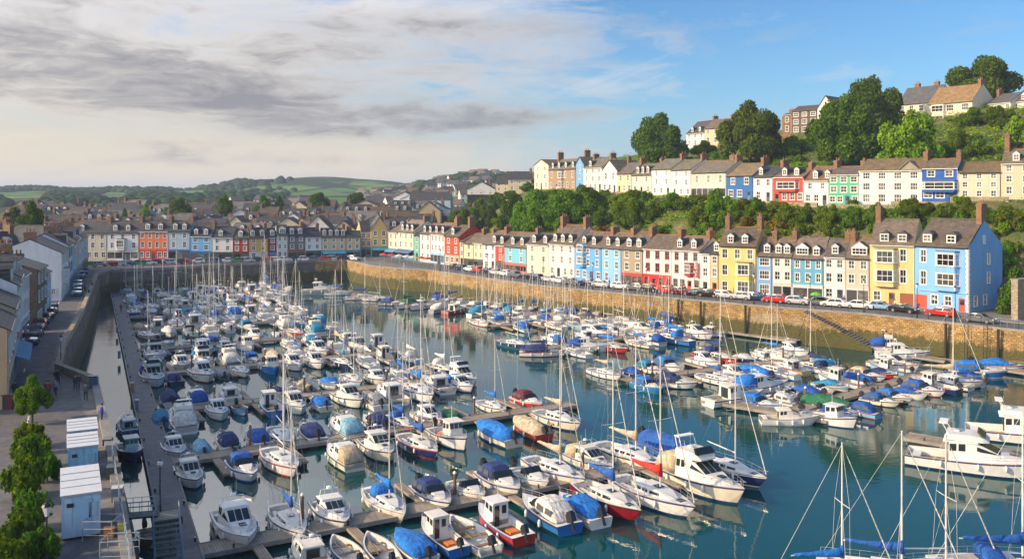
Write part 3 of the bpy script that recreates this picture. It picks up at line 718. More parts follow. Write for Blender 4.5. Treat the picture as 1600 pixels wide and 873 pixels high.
        if 'sky blue end' in lab:
            mb=MB()
            for k in range(int(eave/.42)): mb.box(W-.5 if k%2 else W-.34,-.035,k*.42+.02,W+.02,.3 if k%2 else .45,k*.42+.38)
            obj('corner_quoin',mb,h,mats=[M['frame']])
            mb=MB(); mb.box(.9,-.2,2.95,W-.2,-.01,3.1); obj('string_course',mb,h,color=(.25,.50,.82),mats=[M['objpaint']])
    # small outbuilding behind the end house
    p0=(on1(1514)[0]+.62*13.2,on1(1514)[1]+.48*13.2); 
    house(p0,(p0[0]+3.2,p0[1]-3.9),QZ,3.,4.6,'low grey outbuilding tucked behind the big blue end house',wall=(.3,.31,.32),roof=GRY,nf=1,nc=1,depth=5,chim='',name='outbuilding',cat='outbuilding',ground='win')
    # ---- upper terrace on the hillside
    U=[
    (835,857,258,250,'cream gabled house at the town end of the hillside terrace',dict(wall=IVO,nc=2,front_gable=True,chim='R')),
    (857,900,264,249,'ornate brown stone house with many small gables on hillside terrace',dict(wall=(.38,.28,.19),nc=4,ww=.9,dorm=(.12,.35,.6,.85),chim='LR',bays=((.5,3.,0.,6.),),chh=2.4)),
    (900,912,256,246,'narrow blue gabled house wedged beside the ornate brown one',dict(wall=(.2,.42,.68),nc=1,front_gable=True,chim='')),
    (912,941,262,247,'white hillside house with low chimney right of narrow blue gable',dict(wall=WHT,nc=3,ww=.8,dorm=(.3,),chim='LR')),
    (941,964,266,251,'white hillside house with front gable and balcony',dict(wall=(.76,.75,.72),nc=2,front_gable=True,chim='R')),
    (964,987,271,255,'butter cream hillside house under a broad slate roof',dict(wall=(.7,.58,.38),nc=2,chim='R',roof=(.14,.125,.11))),
    (987,1018,273,256,'ivory hillside house with a row of three arched dormers',dict(wall=IVO,nc=2,dorm=(.25,.5,.75),chim='R',dh=1.5)),
    (1018,1049,264,249,'tall white hillside house with iron balcony, plain slate roof',dict(wall=(.76,.74,.7),nc=2,chim='R',ww=.8)),
    (1049,1080,265,250,'tall white hillside house next to the grey-white balcony house',dict(wall=(.75,.73,.68),nc=2,chim='R',ww=.9)),
    (1080,1135,269,252,'long greyish white hillside house above a glazed veranda',dict(wall=(.56,.56,.5),nc=3,chim='rR',ww=.9,ground='shop',gcol=(.6,.6,.55))),
    (1135,1177,274,256,'deep blue hillside house with white square windows and climbing plant',dict(wall=(.05,.17,.42),nc=2,chim='R',roof=(.22,.17,.1),ww=1.3)),
    (1177,1208,276,260,'lilac white hillside house beside the deep blue one',dict(wall=(.62,.6,.68),nc=2,chim='R',roof=GRY,dorm=(.3,))),
    (1208,1256,277,264,'coral red hillside house with wide white bay and two dormers',dict(wall=(.66,.10,.07),nc=3,dorm=(.33,.72),chim='R',bays=((.48,5.4,2.6,5.),),roof=(.22,.16,.11),nf=2)),
    (1256,1295,282,261,'small white hillside house between coral red and green houses',dict(wall=(.75,.74,.73),nc=2,dorm=(.42,.9),chim='R',roof=(.2,.14,.1),nf=2)),
    (1295,1342,273,261,'emerald green hillside house with blue door',dict(wall=(.13,.52,.33),nc=3,chim='R',nf=3,ww=1.3,doorcol=(.03,.2,.5))),
    (1342,1441,266,249,'long white hillside house with small front gable and mossy roof',dict(wall=(.72,.71,.7),nc=4,ww=1.4,nx=3,chim='R',roof=(.2,.15,.08),nf=3,ground='win')),
    (1441,1497,263,249,'royal blue hillside house with full width white bay',dict(wall=(.03,.15,.5),nc=2,ww=1.3,bays=((.5,6.2,1.9,4.1),),chim='R',roof=(.2,.16,.11),nf=3)),
    (1497,1564,269,254,'cream hillside house with four small windows under brown roof',dict(wall=(.68,.62,.48),nc=3,chim='',ww=.9,roof=(.2,.15,.08),nf=3,ground='win')),
    (1564,1616,255,234,'tall beige hillside house with a dormer at the end of its terrace',dict(wall=(.66,.57,.42),nc=2,dorm=(.45,),chim='L',nf=3,ground='win',chh=3)),
    ]
    for i,(a,b,ye,yr,lab,o) in enumerate(U):
        p0,p1=on2(a),on2(b); Ym=(p0[1]+p1[1])/2; o=dict(o); o.setdefault('seed',i+40); base=zat((lerp_tab(BAS2,a)+lerp_tab(BAS2,b))/2,Ym)
        o.setdefault('roof',tuple(c*random.uniform(.9,1.15) for c in (.17,.14,.11)))
        eave=max(zat(ye,Ym)-base,3.); ridge=max(zat(yr,Ym+3)-base,eave+1.6)
        if o.get('nf') is None: o['nf']=3 if eave>7 else 2
        h=house(p0,p1,base,eave,ridge,lab,depth=9.5,drop=3,pots=2,split=False,**o); SHORT[lab]=(a,b)
        if 'long white hillside' in lab:
            W=math.dist(p0,p1); mb=MB(); x=W*.8
            mb.add([(x-1.9,-.02,eave-.5),(x+1.9,-.02,eave-.5),(x+1.9,-.02,eave+.1),(x,-.02,eave+1.7),(x-1.9,-.02,eave+.1)],[(0,1,2,3,4)])
            mb.hexa([(x-2.1,-.3,eave-.05),(x,-.3,eave+1.75),(x,4,eave+1.75),(x-2.1,3,eave-.05),(x-2.1,-.3,eave+.08),(x,-.3,eave+1.88),(x,4,eave+1.88),(x-2.1,3,eave+.08)],1)
            mb.hexa([(x,-.3,eave+1.75),(x+2.1,-.3,eave-.05),(x+2.1,3,eave-.05),(x,4,eave+1.75),(x,-.3,eave+1.88),(x+2.1,-.3,eave+.08),(x+2.1,3,eave+.08),(x,4,eave+1.88)],1)
            obj('front_gable',mb,h,color=(.3,.27,.22),mats=[M['wall'],M['roof']])
    # ---- large houses on the hilltop
    def top(px0,px1,Y0,Y1,yb,ye,yr,lab,**o):
        p0=(col_x(px0,Y0),Y0); p1=(col_x(px1,Y1),Y1); Ym=(Y0+Y1)/2; b=zat(yb,Ym); SHORT[lab]=(px0,px1)
        return house(p0,p1,b,zat(ye,Ym)-b,zat(yr,Ym+4)-b,lab,drop=6,split=False,name='villa',cat='villa',pots=2,**o)
    top(1072,1101,318,308,229,208,190,'white hilltop villa with steep slate roof between two big trees',wall=(.62,.63,.66),roof=GRY,nf=2,nc=3,dorm=(.3,.7),chim='R',depth=11,seed=90,ground='win')
    top(1101,1135,305,298,226,200,187,'cream hilltop villa partly hidden by spreading tree',wall=(.68,.56,.38),roof=BRN,nf=2,nc=3,chim='R',depth=10,seed=91,ground='win')
    top(1222,1237,290,288,209,180,178,'brown brick chimney block of the hilltop, left of brick house',wall=(.4,.2,.08),roof=BRN,nf=2,nc=1,chim='M',depth=8,seed=92,ground='win',wallm='brick')
    top(1237,1277,288,282,209,173,166,'dark brick hilltop house with stacked white bay windows',wall=(.2,.12,.08),roof=(.12,.09,.08),nf=3,nc=3,ww=1.6,nx=3,chim='',depth=10,seed=93,ground='win',wallm='housebrick')
    top(1277,1303,280,276,206,169,152,'white gabled hilltop house behind the large round tree',wall=(.72,.7,.68),roof=(.2,.12,.1),nf=3,nc=2,chim='',depth=9,seed=94,front_gable=True,ground='win')
    top(1402,1462,262,252,194,161,137,'long cream hilltop mansion wing under grey slate, half behind tree',wall=(.7,.62,.46),roof=(.11,.115,.13),nf=2,nc=4,ww=1.3,chim='lr',depth=11,seed=95,ground='win')
    top(1450,1520,249,238,195,160,136,'cream hilltop mansion with golden hipped roof and tall chimney',wall=(.74,.68,.54),roof=(.3,.2,.09),nf=2,nc=3,ww=2.,nx=4,chim='R',depth=11,seed=96,ground='win',bays=((.25,4.4,.2,5.8),))
    top(1543,1580,240,234,191,161,148,'white hilltop villa with small gable at the edge of town',wall=(.72,.7,.66),roof=(.12,.12,.13),nf=2,nc=3,chim='L',depth=10,seed=97,ground='win')
    top(1580,1640,236,226,190,157,140,'large white hilltop house with porch, outermost on the ridge',wall=(.74,.73,.7),roof=(.13,.12,.12),nf=2,nc=4,chim='',depth=10,seed=98,ground='win',front_gable=False,dorm=(.3,))
    # ---- shaded row at the far end of the harbour
    E=[
    (123,167,250,250,363,346,'cream corner house at the start of the shaded far row',dict(wall=(.62,.57,.47),nc=3,dorm=(.1,),chim='R')),
    (167,217,250,250,363,345,'white far-row hotel with central bay and glazed porch',dict(wall=(.68,.7,.73),nc=3,dorm=(.25,.65),chim='R',bays=((.45,3.,2.8,6.),),ground='shop',gcol=(.6,.6,.6))),
    (217,263,250,250,361,345,'orange far-row house with red ground floor and two dormers',dict(wall=(.74,.22,.07),nc=4,ww=.85,dorm=(.28,.72),dw=1.3,chim='R',gcolwall=(.55,.04,.03),ground='arch')),
    (263,297,250,250,361,345,'pale grey-blue far-row house with dark blue shopfront',dict(wall=(.42,.52,.62),nc=2,dorm=(.3,.72),chim='R',ground='shop',gcol=(.03,.1,.25))),
    (297,331,250,250,369,354,'sky blue far-row house with wide first-floor window band',dict(wall=(.18,.46,.78),nc=2,dorm=(.25,.7),chim='R',ground='shop',gcol=(.03,.12,.28),ww=1.3,nx=3)),
    (331,364,250,250,371,355,'white far-row house over a dark green shopfront',dict(wall=(.7,.7,.7),nc=2,chim='',ground='shop',gcol=(.02,.06,.05),dorm=(.4,))),
    (364,389,250,250,372,358,'dark red far-row house with one white dormer',dict(wall=(.33,.03,.035),nc=2,dorm=(.45,),chim='R',ground='shop',gcol=(.08,.02,.02))),
    (389,419,250,252,371,356,'mustard yellow far-row house between two dark red ones',dict(wall=(.66,.45,.16),nc=2,dorm=(.2,.7),chim='R',gcolwall=(.6,.6,.6),ground='arch')),
    (419,433,252,253,371,357,'slim dark red far-row house right of the mustard one',dict(wall=(.36,.03,.04),nc=1,dorm=(.5,),chim='',ground='shop',gcol=(.05,.15,.35),awning=(.05,.15,.35))),
    (433,450,253,254,367,352,'white far-row house with rounded attic gable',dict(wall=(.7,.69,.72),nc=2,ww=.8,chim='',dorm=(.5,),dw=1.8,ground='win')),
    (450,477,254,256,368,354,'slate grey far-row house over a brown wooden shopfront',dict(wall=(.2,.2,.21),nc=2,dorm=(.25,.72),chim='R',ground='shop',gcol=(.3,.1,.03))),
    (477,502,256,258,370,356,'bright white far-row house with green shopfront and plain roof',dict(wall=(.72,.76,.8),nc=2,chim='R',ground='shop',gcol=(.03,.14,.12))),
    (502,541,258,260,370,357,'long beige far-row house with four dormers and teal shops',dict(wall=(.62,.52,.36),nc=3,dorm=(.13,.38,.63,.88),dw=1.,chim='R',ground='shop',gcol=(.12,.4,.5),awning=(.15,.45,.6))),
    (541,564,260,261,370,364,'low beige far-row house with nearly flat roof',dict(wall=(.62,.5,.34),nc=2,chim='l',ground='shop',gcol=(.05,.25,.4))),
    (564,580,263,264,362,346,'tan house set back in the corner behind the teal shops',dict(wall=(.6,.45,.24),nc=2,chim='',ground='shop',gcol=(.05,.3,.35))),
    (580,606,262,263,358,338,'big golden gabled house above a teal shopfront in the corner',dict(wall=(.7,.5,.2),nc=2,front_gable=True,chim='R',ground='shop',gcol=(.03,.3,.33),awning=(.05,.3,.35),depth=14)),
    ]
    for i,(a,b,Y0,Y1,ye,yr,lab,o) in enumerate(E):
        p0=(col_x(a,Y0),Y0); p1=(col_x(b,Y1),Y1); Ym=(Y0+Y1)/2; o=dict(o); o.setdefault('seed',i+120); dpt=o.pop('depth',9); o.setdefault('roof',tuple(c*random.uniform(.85,1.2) for c in GRY))
        eave=zat(ye,Ym)-QZ; ridge=max(zat(yr,Ym+3)-QZ,eave+1.5); o.setdefault('ridgey',.4)
        house(p0,p1,QZ,eave,ridge,lab,depth=dpt,pots=3,**o); SHORT[lab]=(a,b)
    # ---- houses along the left quay road (fronts face the road)
    def left(u0,u1,eave,ridge,lab,**o):
        pl=HOUSELINE
        def at(u): 
            i=min(int(u),len(pl)-2); return tuple(Vector(pl[i]).lerp(Vector(pl[i+1]),u-i))
        # seen from the road the left end is the near end
        return house(at(u0),at(u1),QZ,eave,ridge,lab,proud=True,ww=1.15,**o)
    LR=[(-.55,-.08,7.0,9.2,'cream shop building with red door beside the lower pavement',(.62,.44,.27),2,3,dict(ground='shop',gcol=(.45,.35,.25),chim='M')),
    (-.08,.42,7.6,9.6,'buff shop with blue awning, second up from the lower pavement',(.56,.46,.33),2,3,dict(ground='shop',gcol=(.1,.25,.4),awning=(.1,.3,.5),chim='L')),
    (.42,.68,8.8,11.,'white dormer house first above the cream and buff shops',(.7,.72,.76),3,3,dict(ground='shop',gcol=(.45,.05,.04),dorm=(.3,.7),chim='L')),
    (.68,.95,9.2,11.5,'pale grey dormer house between two white ones on the left road',(.56,.6,.66),3,3,dict(ground='shop',gcol=(.2,.3,.45),dorm=(.3,.7),chim='R')),
    (.95,1.22,8.7,10.8,'white dormer house beside the yard with railings',(.72,.73,.75),3,3,dict(ground='shop',gcol=(.12,.3,.42),dorm=(.3,.7),chim='R')),
    (1.5,1.86,8.2,10.2,'dark brown brick warehouse between white quay houses',(.5,.4,.3),3,3,dict(wallm='housebrick',chim='R',name='warehouse',cat='warehouse',depth=12)),
    (1.88,2.1,6.8,8.6,'pale blue narrow house behind the brick warehouse',(.36,.56,.72),3,2,dict(chim='L')),
    (2.98,3.3,8.4,10.9,'tall white building with blank gable end over the quay road',(.76,.76,.77),3,4,dict(chim='L',depth=11,bays=((.35,2.4,2.8,5.4),),startwin=((3.,1.,1.,1.5),(1.6,1.2,.7,1.),(7.,4.,.9,1.4)))),
    (3.3,3.48,8.9,11.2,'white house with blue trim just beyond the blank gable',(.7,.73,.78),3,2,dict(chim='R',ground='shop',gcol=(.08,.3,.5),fc=(.1,.3,.55),dorm=(.5,))),
    (3.48,3.68,8.3,10.4,'light blue house second beyond the blank gable',(.3,.52,.74),3,2,dict(chim='R',ground='shop',gcol=(.08,.2,.4))),
    (3.68,3.9,9.,11.4,'buff house halfway to the far corner of the left road',(.62,.5,.3),3,2,dict(chim='L',ground='shop',gcol=(.1,.25,.4),dorm=(.3,.7))),
    (3.9,4.15,8.2,10.4,'white plain house past the buff one on the left road',(.74,.74,.74),3,3,dict(chim='R',ground='shop',gcol=(.1,.3,.4))),
    (4.15,4.5,8.8,11.,'cream house with dormers near the far corner of the left road',(.66,.62,.5),3,3,dict(chim='R',dorm=(.2,.5,.8),ground='shop',gcol=(.3,.1,.05))),
    (4.5,4.9,8.2,10.2,'pale blue house closing the left road near the far shops',(.5,.62,.75),3,3,dict(chim='R',ground='shop',gcol=(.1,.3,.35)))]
    for i,(u0,u1,e_,r_,lab,wc,nf_,nc_,o) in enumerate(LR):
        o=dict(o); o.setdefault('depth',9); left(u0,u1,e_,r_,lab,wall=wc,nf=nf_,nc=nc_,roof=tuple(c*.8 for c in GRY),seed=201+i,**o)
    # ---- town behind: rows of individual houses
    rnd=random.Random(5); k=0; LB=[]
    words1=['white','grey','cream','buff','stone-coloured','pale blue','tan','brown']; cols={'white':(.68,.68,.68),'grey':(.3,.3,.31),'cream':(.64,.57,.42),'buff':(.52,.42,.28),'stone-coloured':(.4,.34,.26),'pale blue':(.45,.58,.7),'tan':(.5,.36,.2),'brown':(.25,.17,.11)}
    rows=[(266,-190,-112,'first'),(279,-160,-42,'second'),(293,-168,-40,'third'),(308,-178,-38,'fourth'),(326,-190,-34,'fifth'),(346,-200,-36,'sixth'),(370,-215,-30,'seventh'),(400,-230,-34,'eighth')]
    for y,xa,xb,rn in rows:
        x=xa+rnd.uniform(0,4)
        while x<xb:
            w=rnd.uniform(7,13); a=rnd.uniform(-.12,.12); yy=y+rnd.uniform(-2.5,2.5)
            p0=(x,yy); p1=(x+w*math.cos(a),yy+w*math.sin(a)); z=town(x,yy); fg=rnd.random()<.22; ev=rnd.uniform(5.6,8.2) if y<320 else rnd.uniform(5,7.2)
            wd=rnd.choice(['white','white','grey','cream','buff'] if rnd.random()<.7 else words1); rw=rnd.choice(['dark slate','dark slate','dark slate','brown tiled','grey'])
            ro={'dark slate':GRY,'brown tiled':(.13,.1,.075),'grey':(.17,.17,.17)}[rw]
            dn=rnd.choice([(),(.3,.7),(.5,),(.2,.5,.8)]) if not fg else ()
            lab=f"{wd} town house with {rw} roof{', dormers' if len(dn)>1 else ', one dormer' if dn else ''}{', gabled' if fg else ''}, {rn} old town row"
            house(p0,p1,z,ev,ev+rnd.uniform(2.4,4.),lab.replace('stone-coloured','stone'),wall=cols[wd],roof=ro,nf=2,nc=2 if w<10 else 3,depth=rnd.uniform(8,10),ground='win',dorm=dn,chim=rnd.choice(['R','L','L','M','']),front_gable=fg,split=False,pots=2,chh=1.,
                  seed=300+k,name='town_house',cat='town house',drop=2,group='houses of the old town behind the far shops'); k+=1
            x+=w+rnd.choice([0.1,0.1,.1,3,5])
    for i in range(15):
        Y=rnd.uniform(150,235); xh=-.43*Y-12; x=xh-rnd.uniform(16,52); z=QZ; w=rnd.uniform(9,14); a=rnd.choice([.1,-.15,1.1,1.2]); ev=rnd.uniform(6.5,9.)
        if any((x-q[0])**2+(Y-q[1])**2<100 for q in LB): continue
        LB.append((x,Y)); wd=rnd.choice(['grey','brown','white','buff'])
        house((x,Y),(x+w*math.cos(a),Y+w*math.sin(a)),QZ,ev,ev+rnd.uniform(2.6,4.2),f"{wd} back house with dark slate roof, {ordn(len(LB)-1)} behind the left quay row",wall=cols[wd],roof=tuple(c*rnd.uniform(.8,1.3) for c in GRY),nf=2,nc=3,depth=9,ground='win',chim=rnd.choice(['R','L','LR']),dorm=rnd.choice([(),(.3,.7)]),split=False,pots=3,seed=700+i,name='town_house',cat='town house')
    # houses on the shoulder between town and hill
    for px,Y,w,ye,yb,lab,wc,fg in [(632,440,13,310,330,'white gabled house standing above the brown roofs','white',True),(650,430,15,311,331,'broad white gabled house next to another white gable','white',True),(672,425,20,311,329,'long pale blue-white house behind the grey gable','pale blue',False),
        (676,380,13,327,338,'low blue-white gable just above the terrace chimneys','pale blue',True),(752,380,12,296,304,'white gabled cottage above the trees, left of the hill villas','white',True),
        (790,356,8,286,299,'cream villa among trees at the foot of the ridge','cream',False),(812,350,9,281,299,'tall cream villa with chimneys beside the ridge trees','cream',False),(722,360,9,336,350,'stone cottage half hidden in the dark trees','buff',False)]:
        x=col_x(px,Y); base=zat(yb,Y); house((x-w/2,Y),(x+w/2,Y-1),base,zat(ye,Y)-base,zat(ye,Y)-base+3.2,lab,wall=cols[wc],roof=GRY,nf=2,nc=3,depth=9,ground='win',chim='R',front_gable=fg,split=False,pots=2,drop=10,seed=int(px),name='villa',cat='house')
    # far scatter of little houses towards the hills
    B=[]
    for i in range(6):
        mb=MB(); w,d,h=9,7,5.2; rh=3
        mb.box(0,0,-3,w,d,h,0); mb.add([(0,0,h),(w,0,h),(w,d,h),(0,d,h),(0,d/2,h+rh),(w,d/2,h+rh)],[(0,3,4),(1,5,2)],0)
        wmesh=mb.mesh('wall',[M['wall']]); mb=MB(); mb.hexa([(-.2,-.4,h-.2),(w+.2,-.4,h-.2),(w+.2,d/2,h+rh),(-.2,d/2,h+rh),(-.2,-.4,h),(w+.2,-.4,h),(w+.2,d/2,h+rh+.2),(-.2,d/2,h+rh+.2)])
        mb.hexa([(-.2,d/2,h+rh),(w+.2,d/2,h+rh),(w+.2,d+.4,h-.2),(-.2,d+.4,h-.2),(-.2,d/2,h+rh+.2),(w+.2,d/2,h+rh+.2),(w+.2,d+.4,h),(-.2,d+.4,h)])
        rmesh=mb.mesh('roof',[M['roof']]); mb=MB()
        for q in range(2+i%2):
            for zz in (.9,3.4): mb.box(1.2+q*2.9,-.04,zz,2.3+q*2.9,.02,zz+1.3)
        B.append((wmesh,rmesh,mb.mesh('window',[M['glass']])))
    for i in range(120):
        px=rnd.uniform(555,765) if i<95 else rnd.uniform(330,560); Y=rnd.uniform(440,950) if i<95 else rnd.uniform(450,650); z=far_z(px,Y)-.3
        w,r,wn=B[i%6]; wd=rnd.choice(['white','white','cream','grey','buff'])
        t=thing('distant_house',f"tiny {wd} distant house below the far wooded ridge",'house',(col_x(px,Y),Y,z),rnd.uniform(-.9,.6),'distant houses toward the hills')
        obj('wall',w,t,color=cols[wd]); obj('roof',r,t,color=rnd.choice([GRY,(.15,.12,.1)])); obj('window',wn,t)
# ------------------------------------------------------------------ boats (bow along +x, waterline z=0)
def hull_fn(L,B,fs,fb,tr=.78,full=2.2,rake=.9):
    def b(t):
        if t<.42: q=tr+(1-tr)*math.sin(math.pi/2*t/.42)
        else: q=1-((t-.42)/.58)**full
        return max(B/2*q,.015)
    def sh(t): return fs+(fb-fs)*t**1.8
    def X(t,z):
        x=-L/2+L*t; s=sh(t); return x-rake*(t**5)*max(0,(s-z))/max(s,.1)*.75
    return b,sh,X
NT=14
def hull(L,B,fs,fb,mats,cockpit=None,floor=.15,gun=.16,open_bow=False,stripe=True,fm='teak',**k):
    b,sh,X=hull_fn(L,B,fs,fb,**k); mb=MB(); ts=[i/NT for i in range(NT+1)]
    rings=[]
    for t in ts:
        s=sh(t); w=b(t); pr=[(w,s),(w*1.0,s-.06),(w*.99,s-.15),(w*.9,.16),(w*.84,.02),(w*.5,-.3),(0,-.42)]
        rings.append([(X(t,z),-y,z) for y,z in pr]+[(X(t,z),y,z) for y,z in reversed(pr[:-1])])
    kk=len(rings[0]); n0=len(mb.v)
    for r in rings: mb.v+=r
    mi=[1,2 if stripe else 0,0,2 if stripe else 0,3,3]; mi=mi+mi[::-1]
    for i in range(NT):
        for j in range(kk-1): a=n0+i*kk+j; mb.f.append([a+1,a,a+kk,a+kk+1]); mb.m.append(mi[j])
    mb.f.append([n0+j for j in range(kk)]); mb.m.append(0)
    hm=mb.mesh('hull',mats)
    # deck
    d=MB()
    for i in range(NT):
        t0,t1=ts[i],ts[i+1]; x0,x1=X(t0,sh(t0)),X(t1,sh(t1)); z0,z1=sh(t0)-.015,sh(t1)-.015; w0,w1=b(t0)-.02,b(t1)-.02
        c=cockpit and cockpit[0]<=(t0+t1)/2<=cockpit[1]
        if c:
            i0,i1=max(w0-gun,.02),max(w1-gun,.02)
            for s in (-1,1):
                q=[(x0,s*w0,z0),(x1,s*w1,z1),(x1,s*i1,z1),(x0,s*i0,z0)]; d.add(q,[(0,1,2,3) if s<0 else (3,2,1,0)],0)
                q=[(x0,s*i0,z0),(x1,s*i1,z1),(x1,s*i1,floor),(x0,s*i0,floor)]; d.add(q,[(0,1,2,3) if s<0 else (3,2,1,0)],0)
            d.add([(x0,-i0,floor),(x1,-i1,floor),(x1,i1,floor),(x0,i0,floor)],[(0,1,2,3)],1)
            pt=i==0 or not(cockpit[0]<=(ts[i-1]+t0)/2<=cockpit[1]); 
            if pt: d.add([(x0,-i0,floor),(x0,i0,floor),(x0,i0,z0),(x0,-i0,z0)],[(0,1,2,3)],0)
            nt=i==NT-1 or not(cockpit[0]<=(t1+ts[min(i+2,NT)])/2<=cockpit[1])
            if nt: d.add([(x1,i1,floor),(x1,-i1,floor),(x1,-i1,z1),(x1,i1,z1)],[(0,1,2,3)],0)
        else:
            e=.05
            d.add([(x0,-w0,z0),(x1,-w1,z1),(x1,0,z1+e*min(1,w1*2)),(x0,0,z0+e*min(1,w0*2)),(x1,w1,z1),(x0,w0,z0)],[(0,1,2,3),(3,2,4,5)],0)
    return hm,d.mesh('deck',[M['deck'],M[fm] if cockpit else M['deck']]),(b,sh,X)
def cab(st,mi=0,bev=.06):
    mb=MB(); rs=[]
    for x,wb,wt,zb,zt in st:
        rs.append([(x,-wb,zb),(x,-wt,zt-bev),(x,-wt+bev*1.3,zt),(x,wt-bev*1.3,zt),(x,wt,zt-bev),(x,wb,zb)])
    mb.loft([list(reversed(r)) for r in rs],mi); return mb
def panel(mb,a,b,c,d,u0,u1,v0,v1,off=.012,mi=0):
    a,b,c,d=map(Vector,(a,b,c,d)); P=lambda u,v:(a*(1-u)+b*u)*(1-v)+(d*(1-u)+c*u)*v
    n=(b-a).cross(d-a).normalized()*off
    q=[P(u0,v0),P(u1,v0),P(u1,v1),P(u0,v1)]; mb.hexa([p-n*.5 for p in q]+[p+n for p in q],mi)
def windows_side(st,i0,i1,n,v0,v1,root,name='window',gap=.12,both=True,mat_='bglass'):
    """n separate side windows between stations i0 and i1"""
    a=st[i0]; b=st[i1]
    for s in ((-1,1) if both else (-1,)):
        for k in range(n):
            mb=MB(); u0=(k+gap)/n; u1=(k+1-gap)/n
            A=(a[0],s*a[1],a[3]);B_=(b[0],s*b[1],b[3]);C=(b[0],s*b[2],b[4]);D=(a[0],s*a[2],a[4])
            if s<0: panel(mb,A,B_,C,D,u0,u1,v0,v1)
            else: panel(mb,B_,A,D,C,1-u1,1-u0,v0,v1)
            obj(name,mb,root,mats=[M[mat_]])
def screen(st,i,root,n=3,v0=.1,v1=.88,back=False,name='windscreen',mat_='bglass'):
    """glazing on the sloped end between station i and i+1"""
    a=st[i]; b=st[i+1]
    # sloped top face from a (high) to b (low)
    for k in range(n):
        mb=MB(); wa=a[2]-.1; wb=b[2]-.04
        A=(b[0],-wb,b[4]);B_=(b[0],wb,b[4]);C=(a[0],wa,a[4]);D=(a[0],-wa,a[4])
        panel(mb,A,B_,C,D,(k+.06)/n,(k+.94)/n,v0,v1,.015) if not back else panel(mb,B_,A,D,C,(k+.06)/n,(k+.94)/n,v0,v1,.015)
        obj(name,mb,root,mats=[M[mat_]])
def arch(st,k=7,fl=.0):
    rs=[]
    for x,w,zb,zt in st:
        r=[(x,w*q,zb+(zt-zb)*h_) for q,h_ in ((-1,0),(-.99,.35),(-.93,.72),(-.72,.95),(-.3,1.02),(.3,1.02),(.72,.95),(.93,.72),(.99,.35),(1,0))]
        rs.append(r)
    mb=MB(); mb.loft(rs,0,caps=True); return mb
def outboard(root,x,z=.35,y=0,s=1.,tilt=.5):
    mb=MB(); c,sn=math.cos(tilt),math.sin(tilt)
    def T(px,pz): return (x+(px*c-pz*sn)*-1*s, z+(px*sn+pz*c)*s)
    pts=lambda w,l,z0,z1,x0:[(*(lambda q:(q[0],y+yy,q[1]))(T(xx,zz)),) for zz in (z0,z1) for xx,yy in ((x0,-w*s),(x0+l,-w*.8*s),(x0+l,w*.8*s),(x0,w*s))]
    mb.hexa(pts(.17,.5,.05,.5,-.02),0); mb.hexa(pts(.13,.36,.5,.6,.05),0); mb.hexa(pts(.06,.14,-.36,.05,.12),0); mb.hexa(pts(.03,.24,-.44,-.36,.08),0)
    return obj('outboard_motor',mb,root,mats=[M['black']])
def rail(root,b,sh,X,t0,t1,h=.5,n=5,closed_bow=True,name='guard_rail'):
    mb=MB()
    for s in (-1,1):
        pts=[]
        for i in range(n+1):
            t=t0+(t1-t0)*i/n; p=Vector((X(t,sh(t)),s*max(b(t)-.08,.03),sh(t)-.02)); pts.append(p+Vector((0,0,h)))
            mb.tube(p,p+Vector((0,0,h)),.014,.014,4)
        mb.path(pts,.016,4); mb.path([p-Vector((0,0,h*.5)) for p in pts],.009,3)
    if closed_bow:
        a=[Vector((X(t1,sh(t1)),s*max(b(t1)-.08,.03),sh(t1)+h-.02)) for s in (-1,1)]; m=Vector((X(1,sh(1))+.12,0,sh(1)+h)); mb.path([a[0],m,a[1]],.016,4)
    return obj(name,mb,root,mats=[M['steel']])
def fenders(root,b,sh,X,L,ts=(.25,.5,.68),side=(-1,1)):
    fm=MB(); fm.lathe([(.02,0),(.11,.06),(.12,.3),(.1,.48),(.02,.54)],k=7); fm=fm.mesh('fender',[M['frame']],True)
    for s in side:
        for t in ts: obj('fender',fm,root,(X(t,sh(t)),s*(b(t)+.09),sh(t)-.62))
